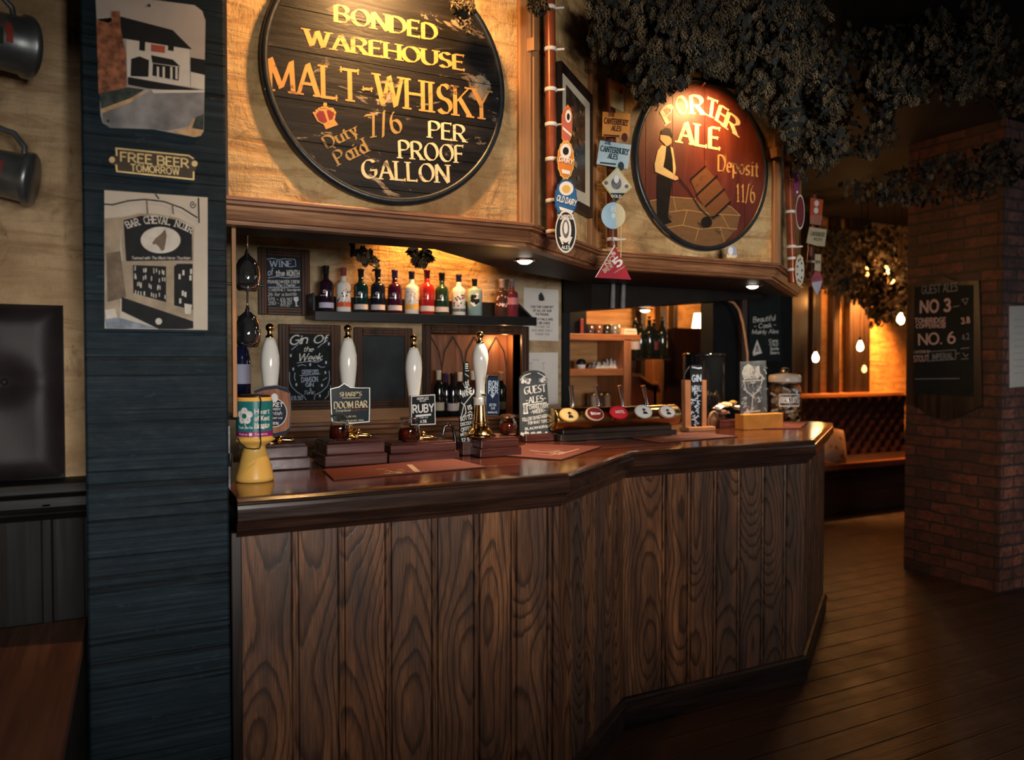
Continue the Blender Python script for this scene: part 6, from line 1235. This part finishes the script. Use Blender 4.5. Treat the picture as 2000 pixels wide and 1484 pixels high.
def cloth(label, px, w, h, seed):
    p = onY(px, 715, 4.42); rn = random.Random(seed); vs = []; fs = []; n = 14
    for j in range(n+1):
        for i in range(n+1):
            x = -w/2+w*i/n; y = -.06+.12*j/n; e = min(i, n-i, j, n-j)/n*2; vs.append((p.x+x+rn.uniform(-.004, .004), 4.42+y, LOWZ+.002+h*min(1, e*2.2)*(.55+.45*sin(i*1.3+seed)*cos(j*1.1+seed))))
    fs = [(j*(n+1)+i, j*(n+1)+i+1, (j+1)*(n+1)+i+1, (j+1)*(n+1)+i) for j in range(n) for i in range(n)]; tag(MB().add(vs, fs, 0, True).build('folded_cloth', WHITE), label, 'cloth', 'cloths on the lower orange shelf')
cloth('crumpled white cloth on the lower orange shelf, middle', 1170, .13, .05, 2); cloth('crumpled white cloth on the lower orange shelf, by the upright', 1193, .10, .075, 5)
for px, nm, lb, c_ in ((1160, 'spice_tin', 'pale tin on the shelf behind the second tap handle', (.45, .36, .28)), (1174, 'spice_tin', 'brown tin on the shelf behind the tap handles', (.10, .05, .04)), (1186, 'spice_tin', 'tan tin on the shelf behind the third tap handle', (.42, .26, .15))):
    p = onY(px, 785, 4.42); tt = thing(nm, lb, 'tin', (p.x, 4.42, BOTZ), 0, 'tins behind the tap handles'); MB().lathe([(0, 0), (.022, 0), (.023, .003), (.023, .09), (0, .09)], 18).build('tin', pm('tin_%d' % px, c_, .35), tt, local=True); MB().lathe([(.0235, .088), (.0245, .09), (.0245, .105), (0, .106)], 18).build('lid', OLDBRASS, tt, local=True)
# bottles standing on a small rack right of the shelf unit, against the glow
yr = 4.70; r0 = onY(1236, 700, yr).x; r1 = onY(1300, 700, yr).x; zr = onY(1268, 699, yr).z
rk = MB().box((r0-.05, yr-.06, zr-.02), (r1, yr+.10, zr)).box((r0-.05, yr-.06, 0), (r0-.02, yr+.10, zr)); tag(rk.build('bottle_stand', DARKW, bevel=.003), 'dark stand carrying wine bottles against the orange glow', 'stand')
for i, (px, h, lb, lab) in enumerate(((1240, .30, 'dark wine bottle with pale neck tag, leftmost on the dark stand', LAB), (1254, .29, 'dark wine bottle on the dark stand, second from left', None), (1268, .31, 'dark wine bottle on the dark stand, third from left', None), (1280, .29, 'dark red-tinted bottle on the dark stand, fourth from left', pm('wine_label', (.14, .03, .03), .5)), (1293, .31, 'dark wine bottle on the dark stand, rightmost', None))):
    p = onY(px, 660, yr); t = thing('wine_bottle', lb, 'bottle', (p.x, yr+.02*(i % 2), zr), 0, 'wine bottles on the dark stand'); k = h/.285
    MB().lathe([(a*k, z*k) for a, z in WPROF]+[(.014*k, .285*k), (0, .285*k)], 20).build('body', pm('dark_wine_glass', (.010, .012, .010), .08, coat=.3), t, local=True)
    if lab: MB().lathe([(.0375*k, .06*k), (.0375*k, .12*k)], 20).build('label', lab, t, local=True)
# high-backed dark chair/settle panel and lamp with white shade behind
yp_ = 4.85; a = onY(1302, 720, yp_); c = onY(1389, 720, yp_); zt = onY(1345, 641, yp_).z
t = thing('high_settle', 'high dark red-brown settle back behind the black drum', 'settle', ((a.x+c.x)/2, yp_, 0)); REDW = wood('settle_wood', (.020, .007, .005), (.060, .020, .012), (.095, .034, .020), 'z', .4)
MB().prism([(a.x-.02, 0), (c.x, 0), (c.x, zt), (a.x+.05, zt), (a.x+.02, zt-.05)], 0, .05, 0, M(((1, 0, 0, 0), (0, 0, -1, yp_+.05), (0, 1, 0, 0), (0, 0, 0, 1)))).build('back', REDW, t, bevel=.006); MB().box((a.x, yp_+.05, .42), (c.x, yp_+.5, .47)).build('seat', REDW, t)
q = onY(1367, 626, 5.5); t = thing('lamp', 'small lamp with a bright white shade seen through the hatch', 'lamp', (q.x, 5.5, q.z)); SHD = pm('lit_shade', (1, .95, .9), .6, emit=(1, .80, .55), es=5.5)
MB().lathe([(.072, -.065), (.052, .065)], 32).build('shade', SHD, t, local=True); MB().tube([(0, 0, -.02), (0, .05, -.13), (0, .34, -.10)], .008, 8).build('arm', OLDBRASS, t, local=True); lamp('lamp_light', 'POINT', (q.x, 5.47, q.z), 14, (1, .55, .20), .05, parent=t)
# things on the dark ledge above the hatch and the looping cable
for px, lb in ((1196, 'pale grey tube hanging in the dark above the hatch, left of two'), (1216, 'pale grey tube hanging in the dark above the hatch, right of two')):
    a = PY(3.40).p(px, 602); c = PY(3.40).p(px+2, 545); t = thing('hanging_tube', lb, 'tube', tuple(a), 0, 'tubes above the hatch'); MB().tube([a, a*.5+c*.5, c], [.014, .013, .010], 12).build('tube', pm('frosted_tube', (.16, .155, .16), .4), t); MB().tube([c, V((c.x, c.y, 1.93))], .004, 6).build('wire', IRON, t)
pts = [PY(YD-.16+.002*i).p(*p) for i, p in enumerate(((1379, 558), (1380, 568), (1387, 580), (1402, 586), (1420, 586), (1434, 592), (1444, 606), (1451, 630), (1456, 660), (1460, 690), (1462, 720)))]
t = thing('beer_line', 'tan beer pipe looping down beside the cask chalkboard', 'pipe', tuple(pts[-1])); pts[-1].z = HC; MB().tube(pts, .0075, 10).build('hose', pm('tan_hose', (.46, .25, .13), .35, 0, .15, 20), t); MB().lathe([(.008, -.01), (.011, -.008), (.011, .008), (.008, .01)], 12, T=M.Translation(pts[0])).build('clip', IRON, t)
# cask chalkboard on the partition
pl = PY(YD-.020); t = thing('cask_board', 'tall black chalkboard with a white triangle on the partition', 'chalkboard', tuple(pl.p(1490, 650)))
b = MB(); slab(b, pl, ((1462, 572), (1524, 574), (1526, 706), (1464, 704)), .018, 0); b.build('board', CB, t); b = MB(); K = lambda x, y: (1420+x*.10786, 560+y*.10786)
for s, x0, y0, x1, y1, cap, st in (('Beautiful', 475, 645, 870, 605, 95, HAND), ('- Cask -', 490, 755, 880, 725, 80, HAND), ('Mainly Ales', 455, 855, 925, 840, 75, HAND), ('Cans', 760, 1000, 920, 995, 50, SANS), ('COLD', 770, 1072, 925, 1065, 50, SANS), ('Bottle', 790, 1148, 935, 1140, 50, SANS), ('Beers', 790, 1220, 940, 1212, 50, SANS)): text_at(b, s, pl, *K(x0, y0), *K(x1, y1), cap*.10786, st, 0, .001)
b.build('chalk_writing', [CHK, CB, CHKP], t); b = MB(); draw(b, pl, [K(*p) for p in ((545, 955), (635, 1200), (475, 1250), (465, 1190))], 0, .001); draw(b, pl, [K(*p) for p in ((545, 1040), (585, 1165), (510, 1180))], 1, .0016); draw(b, pl, [K(*p) for p in ((548, 1090), (572, 1155), (528, 1165))], 2, .0022)
b.build('chalk_triangle', [CHK, CB, CHKP], t)

# ------------------------------------------------------------ brick pillar, guest ale board, paper
struct(MB().box((5.02, 3.01, 0), (5.04, 3.683, CEIL)).build('wall_pillar_side', BRICK_Y)); struct(MB().box((5.04, 3.01, 0), (6.9, 3.03, CEIL)).box((5.04, 3.66, 0), (6.9, 3.683, CEIL)).build('wall_pillar_front', BRICK_X))
pl = PX_(5.02-.012); pl.u = V((0, -1, 0)); pl.v = UPZ
t = thing('guest_ale_board', 'dark wooden board on the brick pillar chalked GUEST ALES', 'chalkboard', tuple(pl.p(1845, 680)))
o = [(1775, 556), (1800, 548), (1822, 550), (1845, 541), (1868, 549), (1912, 548), (1916, 700), (1918, 792), (1888, 805), (1862, 818), (1845, 821), (1815, 812), (1795, 797), (1773, 788), (1772, 650)]
b = MB(); slab(b, pl, o, .030, 0); b.build('frame', DARKWZ, t, bevel=.004); b = MB(); slab(b, pl, ((1786, 560), (1901, 556), (1901, 775), (1785, 768)), .002, 0, .002); b.build('slate', CB, t)
K = lambda x, y: (1700+x*.2425, 500+y*.2426); b = MB()
for s, x0, y0, x1, y1, cap, st, m in (('GUEST ALES', 415, 305, 700, 278, 62, SANS, 1), ('NO 3', 405, 455, 640, 440, 90, SANSB, 0), ('TONBRIDGE', 358, 540, 605, 535, 38, SANSB, 0), ('COPPERNOB', 368, 580, 602, 575, 30, SANSB, 0), ('3.8', 735, 545, 800, 535, 45, SANSB, 0), ('NO. 6', 392, 715, 680, 698, 85, SANS, 0), ('CANTERBURY', 350, 783, 480, 778, 20, SANS, 0), ('STOUT', 350, 850, 465, 845, 45, SANS, 0), ('4.2', 742, 678, 800, 665, 45, SANS, 1), ('IMPERIAL', 500, 832, 665, 822, 42, SANSB, 1)): text_at(b, s, pl, *K(x0, y0), *K(x1, y1), cap*.2425, st, m, .004)
b.build('chalk_writing', [CHKP, CHKD], t); b = MB()
for q in (((470, 770), (470, 845), (690, 830), (690, 755), (470, 770)), ((690, 790), (720, 780)), ((360, 990), (720, 985)), ((730, 745), (800, 738)), ((735, 830), (790, 825)), ((750, 780), (770, 810), (790, 790)), ((740, 350), (790, 340), (770, 390), (740, 350)), ((670, 410), (720, 400))): line(b, pl, [K(*p) for p in q], .006, 1, .004)
b.build('chalk_rules', [CHKP, CHKD], t)
pl = PY(3.01-.004); t = thing('wall_paper_sheet', 'white paper sheet pinned to the right face of the brick pillar', 'paper', tuple(pl.p(1990, 680))); b = MB(); slab(b, pl, ((1971, 598), (2030, 596), (2030, 752), (1972, 757)), .002, 0); b.build('sheet', PAPER, t)
b = MB()
for i in range(9): line(b, pl, ((1980, 625+i*13), (1996+(i*7) % 11, 624+i*13)), .006, 0, .001)
b.build('print', pm('faint_print', (.45, .45, .44), .8), t)

# ------------------------------------------------------------ back room: timbered wall, banquette, bulbs
YR = 5.9
ORGP = plaster('amber_lit_plaster', (.34, .15, .045), (.52, .27, .09), (.64, .38, .14), True, .8)
struct(MB().box((-1, YR, 0), (8.4, YR+.1, CEIL)).build('wall_back_room', ORGP))
def post_px(x0, x1, y=YR, th=.09, top=CEIL):
    a = onY(x0, 680, y-th).x; c = onY(x1, 680, y-th).x; return (a, y-th, 0), (c, y, top)
i = 2
for x0, x1 in ((1545, 1578), (1588, 1604), (1628, 1641), (1660, 1700), (1252, 1262), (1290, 1304), (1316, 1324)):
    a, c = post_px(x0, x1); struct(MB().box(a, c).build('trim_%d' % (i+3), DARKWZ, bevel=.006)); LB(bpy.data.objects['trim_%d' % (i+3)], 'dark upright timber in the back room wall'); i += 1
zl = onY(1650, 548, YR-.12).z; struct(MB().box((onY(1540, 550, YR-.12).x, YR-.13, zl-.08), (onY(1704, 550, YR-.12).x, YR, zl+.05)).build('trim_20', DARKW)); LB(bpy.data.objects['trim_20'], 'dark lintel beam in the back room')
# banquette
yq = 5.20; bx0 = onY(1545, 850, yq).x; bx1 = onY(1764, 850, yq).x; bt = thing('banquette', 'dark red buttoned leather banquette in the back room', 'bench', ((bx0+bx1)/2, yq, 0)); LR = pm('oxblood_leather', (.016, .005, .004), .42, 0, .3, 20, .2)
zt = onY(1650, 774, YR-.12).z; nx, nz = 60, 26; vs = []; fs = []; Lq = bx1-bx0+.75; zb0 = .50
for j in range(nz+1):
    for k in range(nx+1):
        x = bx0+Lq*k/nx; z = zb0+(zt-zb0)*j/nz; u_ = x/.16; v_ = (z-zb0)/.16; dd = 1
        for du in (0, .5):
            fx = (u_+du) % 1-.5; fz = (v_+du) % 1-.5; dd = min(dd, sqrt(fx*fx+fz*fz)) if True else dd
        vs.append((x, YR-.16-.05*min(1, dd*2.2)+.03*(1-abs(2*j/nz-1)**3), z))
for j in range(nz):
    for k in range(nx): fs.append((j*(nx+1)+k, j*(nx+1)+k+1, (j+1)*(nx+1)+k+1, (j+1)*(nx+1)+k))
MB().add(vs, fs, 0, True).build('buttoned_back', LR, bt); MB().box((bx0, YR-.16, zt-.01), (bx0+Lq, YR-.01, zt+.035)).build('top_rail', SHELFW, bt, bevel=.006)
MB().box((bx0, yq, .36), (bx0+Lq, YR-.14, .50)).build('seat', LR, bt, bevel=.04, seg=3); MB().box((bx0, yq+.05, 0), (bx0+Lq, YR-.14, .36)).build('plinth', DARKW, bt)
# cushion leaning on the banquette
q = onY(1622, 905, 5.30); t = thing('cushion', 'patterned pinkish cushion leaning on the banquette seat', 'cushion', (q.x, 5.30, .5)); n = 14; vs = []
for sgn in (1, -1):
    for j in range(n+1):
        for k in range(n+1):
            u_, v_ = 2*k/n-1, 2*j/n-1; hgt = .075*(max(0, (1-abs(u_)**2.6))*max(0, (1-abs(v_)**2.6)))**.5; vs.append((u_*.19*(1-.06*(1-v_*v_)), sgn*hgt, v_*.19*(1-.06*(1-u_*u_))))
fs = [(o_+j*(n+1)+k, o_+j*(n+1)+k+1, o_+(j+1)*(n+1)+k+1, o_+(j+1)*(n+1)+k) for o_ in (0, (n+1)**2) for j in range(n) for k in range(n)]
CU = NT('patterned_cushion'); v_ = CU.n('ShaderNodeTexVoronoi'); CU.l(CU.map((1, 1, 1)), v_.inputs['Vector']); v_.inputs['Scale'].default_value = 16; CU.col(CU.ramp(v_.outputs['Distance'], [(.2, (.28, .05, .035)), (.45, (.44, .28, .20))])); CU.rough(.9)
MB().add(vs, fs, 0, True, M.Translation((0, 0, .19)) @ M.Rotation(-.35, 4, 'X') @ M.Rotation(.25, 4, 'Y')).build('cover', CU.m, t, local=True); MB().tube([(.19*cos(a)**1, .0, .19*sin(a)) for a in (0,)]+[(.19, 0, .0001)], .002, 4)
MB().box((bx0, yq-.02, .455), (bx0+Lq, yq+.03, .515)).build('seat_edge', pm('red_stained_edge', (.20, .065, .035), .3, 0, .2, 10), bt, bevel=.006)
FIL = pm('glowing_filament_bulb', (1, .8, .5), .4, emit=(1, .66, .30), es=26); FIL2 = pm('dim_filament_bulb', (1, .7, .4), .4, emit=(1, .40, .10), es=6)
def bulb(px, py, y, label, s=1, m=FIL, e=3):
    c = onY(px, py, y); t = thing('hanging_bulb', label, 'light bulb', tuple(c), 0, 'bare bulbs in the back room'); k = .030*s
    MB().lathe([(0, -1.7*k), (.7*k, -1.4*k), (k, -.5*k), (.8*k, .5*k), (.4*k, 1.3*k), (.35*k, 1.6*k), (0, 1.6*k)], 16).build('bulb', m, t, local=True); MB().lathe([(.4*k, 1.5*k), (.42*k, 2.6*k), (.12*k, 2.8*k), (0, 2.8*k)], 12).build('socket', BLACK, t, local=True)
    MB().tube([(0, 0, 2.7*k), (0, 0, CEIL-c.z)], .003, 6).build('flex', BLACK, t, local=True)
    if e:
        l = bpy.data.lights.new('bulb_light', 'POINT'); l.energy = e; l.color = (1, .45, .13); l.shadow_soft_size = .03; lo = bpy.data.objects.new('bulb_light', l); COL.objects.link(lo); lo.parent = t; lo.location = (0, -.05, -.02)
bulb(1593, 697, 5.2, 'bright bare bulb hanging lowest, at the left of the back room', 1.0, FIL, 2.5); bulb(1680, 675, 5.2, 'bright bare bulb hanging in front of the dark posts, mid back room', 1.05, FIL, 3); bulb(1759, 622, 5.2, 'bright bare bulb hanging by the edge of the brick pillar', 1.2, FIL, 5)
bulb(1688, 720, 5.6, 'dim amber bulb hanging below the middle bright bulb', .8, FIL2, 0); bulb(1731, 528, 4.9, 'amber bulb glowing near the ceiling left of the pillar', .9, FIL2, 6); bulb(1745, 552, 4.9, 'small amber bulb just under the topmost one by the pillar', .7, FIL2, 0); bulb(1694, 520, 5.0, 'amber bulb glowing among the hops of the back room', .9, FIL2, 8); bulb(1693, 537, 5.1, 'small amber bulb under the one among the back room hops', .7, FIL2, 0)
q = onY(1722, 600, YR-.35); lamp('wall_wash', 'SPOT', (q.x, YR-.35, 2.35), 560, (1, .38, .08), .08, target=(q.x+.05, YR, 1.3), spot=radians(95))
lamp('back_room_light', 'POINT', (onY(1632, 560, YR-.28).x, YR-.28, 2.15), 7, (1, .40, .10), .06)
lamp('back_room_light', 'POINT', (3.95, 3.9, 2.25), 3.5, (1, .46, .13), .06)  # unseen fill added behind the canopy to warm its end and the jar
q = onY(1330, 610, YR-.4); lamp('back_room_light', 'POINT', (q.x, YR-.4, 2.15), 26, (1, .48, .14), .08)
q = onY(850, 500, YB-.12); lamp('shelf_glow', 'SPOT', (q.x+.05, YB-.22, 2.40), 75, (1, .40, .08), .05, target=(q.x, YB, 1.85), spot=radians(84))

# ------------------------------------------------------------ dried hops
HB = NT('hop_cone_bracts'); n_ = HB.noise(HB.map(), 9, 3); HB.col(HB.ramp(n_, [(.3, (.045, .032, .017)), (.5, (.115, .082, .042)), (.72, (.27, .185, .095))])); HB.rough(.8)
HL = NT('hop_leaves'); n_ = HL.noise(HL.map(), 7, 3); HL.col(HL.ramp(n_, [(.3, (.005, .007, .006)), (.7, (.018, .018, .013))])); HL.rough(.8); HSTEM = pm('hop_stems', (.09, .06, .035), .8)
def hop_mass(name, label, pts_fn, ncone, nleaf, seed, stems=(), size=1):
    rn = random.Random(seed); b = MB()
    for _ in range(ncone):
        p = pts_fn(rn)
        if p is None: continue
        s = rn.uniform(.010, .0165)*size; T = M.Translation(p) @ M.Rotation(rn.uniform(0, 6.3), 4, 'Z') @ M.Rotation(rn.uniform(-.7, .7), 4, 'X')
        vs = []; fs = []
        for r_, (zz, rad, dr) in enumerate(((.9, .35, .55), (.35, .75, .6), (-.25, .85, .65), (-.8, .6, .7))):
            for k in range(5):
                a = 2*pi*(k+.5*(r_ % 2))/5; w = .62; i0 = len(vs)
                vs += [(s*rad*.55*cos(a-w), s*rad*.55*sin(a-w), s*(zz+.3)), (s*rad*.55*cos(a+w), s*rad*.55*sin(a+w), s*(zz+.3)), (s*rad*1.05*cos(a+w*.5), s*rad*1.05*sin(a+w*.5), s*(zz-.15)), (s*rad*1.0*cos(a), s*rad*1.0*sin(a), s*(zz-dr)), (s*rad*1.05*cos(a-w*.5), s*rad*1.05*sin(a-w*.5), s*(zz-.15))]
                fs.append(tuple(range(i0, i0+5)))
        b.add(vs, fs, 0, False, T)
    for _ in range(nleaf):
        p = pts_fn(rn)
        if p is None: continue
        s = rn.uniform(.013, .032)*size; T = M.Translation(p) @ M.Rotation(rn.uniform(0, 6.3), 4, 'Z') @ M.Rotation(rn.uniform(-1.4, 1.4), 4, 'X') @ M.Rotation(rn.uniform(-1, 1), 4, 'Y')
        b.add([(0, -s, 0), (s*.55, -s*.35, s*.15), (s*.45, s*.35, -s*.1), (0, s, s*.2), (-s*.45, s*.35, -s*.1), (-s*.55, -s*.35, s*.15), (0, 0, -s*.12)], [(0, 1, 6), (1, 2, 6), (2, 3, 6), (3, 4, 6), (4, 5, 6), (5, 0, 6)], 1, False, T)
    for st in stems: b.tube(st, .003, 5, 2)
    return tag(b.build(name, [HB.m, HL.m, HSTEM]), label, 'hops', None, 'stuff')
def inpoly(x, y, o):
    c = False; j = len(o)-1
    for i in range(len(o)):
        if (o[i][1] > y) != (o[j][1] > y) and x < (o[j][0]-o[i][0])*(y-o[i][1])/(o[j][1]-o[i][1])+o[i][0]: c = not c
        j = i
    return c
def region(o, z0, z1, zmin=None, dens=None):
    xs = [p[0] for p in o]; ys = [p[1] for p in o]
    cl = []
    def f(rn):
        if not cl:
            while len(cl) < 70:
                x, y = rn.uniform(min(xs), max(xs)), rn.uniform(min(ys), max(ys))
                if inpoly(x, y, o): cl.append((x, y, rn.uniform(z0, z1), rn.uniform(.5, 1.5)))
        for _ in range(30):
            if zmin: x, y, Z = rn.uniform(min(xs), max(xs)), rn.uniform(min(ys), max(ys)), rn.uniform(z0, z1)
            else:
                cx_, cy_, Z, w_ = rn.choice(cl); x = cx_+rn.gauss(0, 17)*w_; y = cy_+rn.gauss(0, 22)*w_; Z = min(max(Z+rn.gauss(0, .06), z0), z1)
            if not inpoly(x, y, o): continue
            p = CP+ray(x, y)*Z
            if p.z > CEIL-.02: continue
            if zmin == 2: return p
            if 1.3 < p.x < 2.85 and p.y > 2.66: continue
            if 2.10 < p.x < 2.50 and p.y > 2.38 and p.z < 2.80: continue
            if p.y > 2.30+max(0, min(.42, (p.x-1.23)*.75))-.02 and p.x < 1.8: continue
            if p.x > 4.98 and 2.95 < p.y < 3.75: continue
            return p
    return f
hop_mass('hop_bines', 'thick dried hops hanging over the porter sign and round its lamp', region([(1150, 0), (1150, 70), (1165, 130), (1190, 150), (1225, 160), (1255, 205), (1285, 215), (1300, 185), (1345, 165), (1352, 140), (1440, 150), (1440, 200), (1490, 235), (1560, 270), (1560, 0)], 2.62, 3.25), 2900, 2400, 1)
hop_mass('hop_bines', 'thick dried hops under the ceiling at the top right', region([(1540, 0), (1520, 240), (1545, 300), (1600, 345), (1650, 300), (1700, 310), (1760, 280), (1740, 230), (1765, 200), (1900, 200), (1970, 230), (2010, 210), (2010, 0)], 3.0, 4.3), 3400, 3600, 2)
hop_mass('hop_bines', 'ragged hop trail hanging by the right copper pipe', region([(1500, 240), (1600, 240), (1600, 300), (1570, 330), (1575, 355), (1555, 345), (1540, 290), (1515, 285)], 3.55, 3.75, 1), 90, 60, 3)
hop_mass('hop_bines', 'dim hops on a far beam in front of the brick pillar', region([(1640, 360), (1760, 330), (1860, 300), (1990, 270), (2010, 340), (1900, 400), (1760, 400), (1650, 400)], 4.0, 4.9), 420, 500, 4)
hop_mass('hop_bines', 'orange-lit hops in the back room above the timber posts', region([(1585, 440), (1640, 445), (1770, 440), (1775, 520), (1772, 580), (1765, 630), (1700, 640), (1690, 600), (1600, 570), (1570, 520)], 6.9, 7.7), 900, 900, 5, size=1.4)
hop_mass('hop_bines', 'hop sprigs at the top right of the whisky sign', region([(885, 0), (920, 0), (925, 25), (915, 60), (900, 40), (890, 30)], 2.28, 2.36, 1), 26, 16, 6)
hop_mass('hop_bines', 'hop sprigs behind the top of the left copper pipe', region([(1030, 0), (1065, 0), (1062, 25), (1035, 28)], 2.38, 2.45, 1), 14, 10, 7)
yh = 3.30
hop_mass('hop_sprig', 'dry hop sprig hanging above the gin bottles, left one', region([(682, 472), (695, 478), (725, 492), (740, 512), (735, 532), (715, 516), (690, 500)], 3.3, 3.45, 2), 26, 34, 8)
hop_mass('hop_sprig', 'dark hop sprig hanging above the gin bottles, right one', region([(798, 486), (840, 488), (845, 512), (835, 518), (815, 516), (800, 504)], 3.3, 3.45, 2), 22, 40, 9)
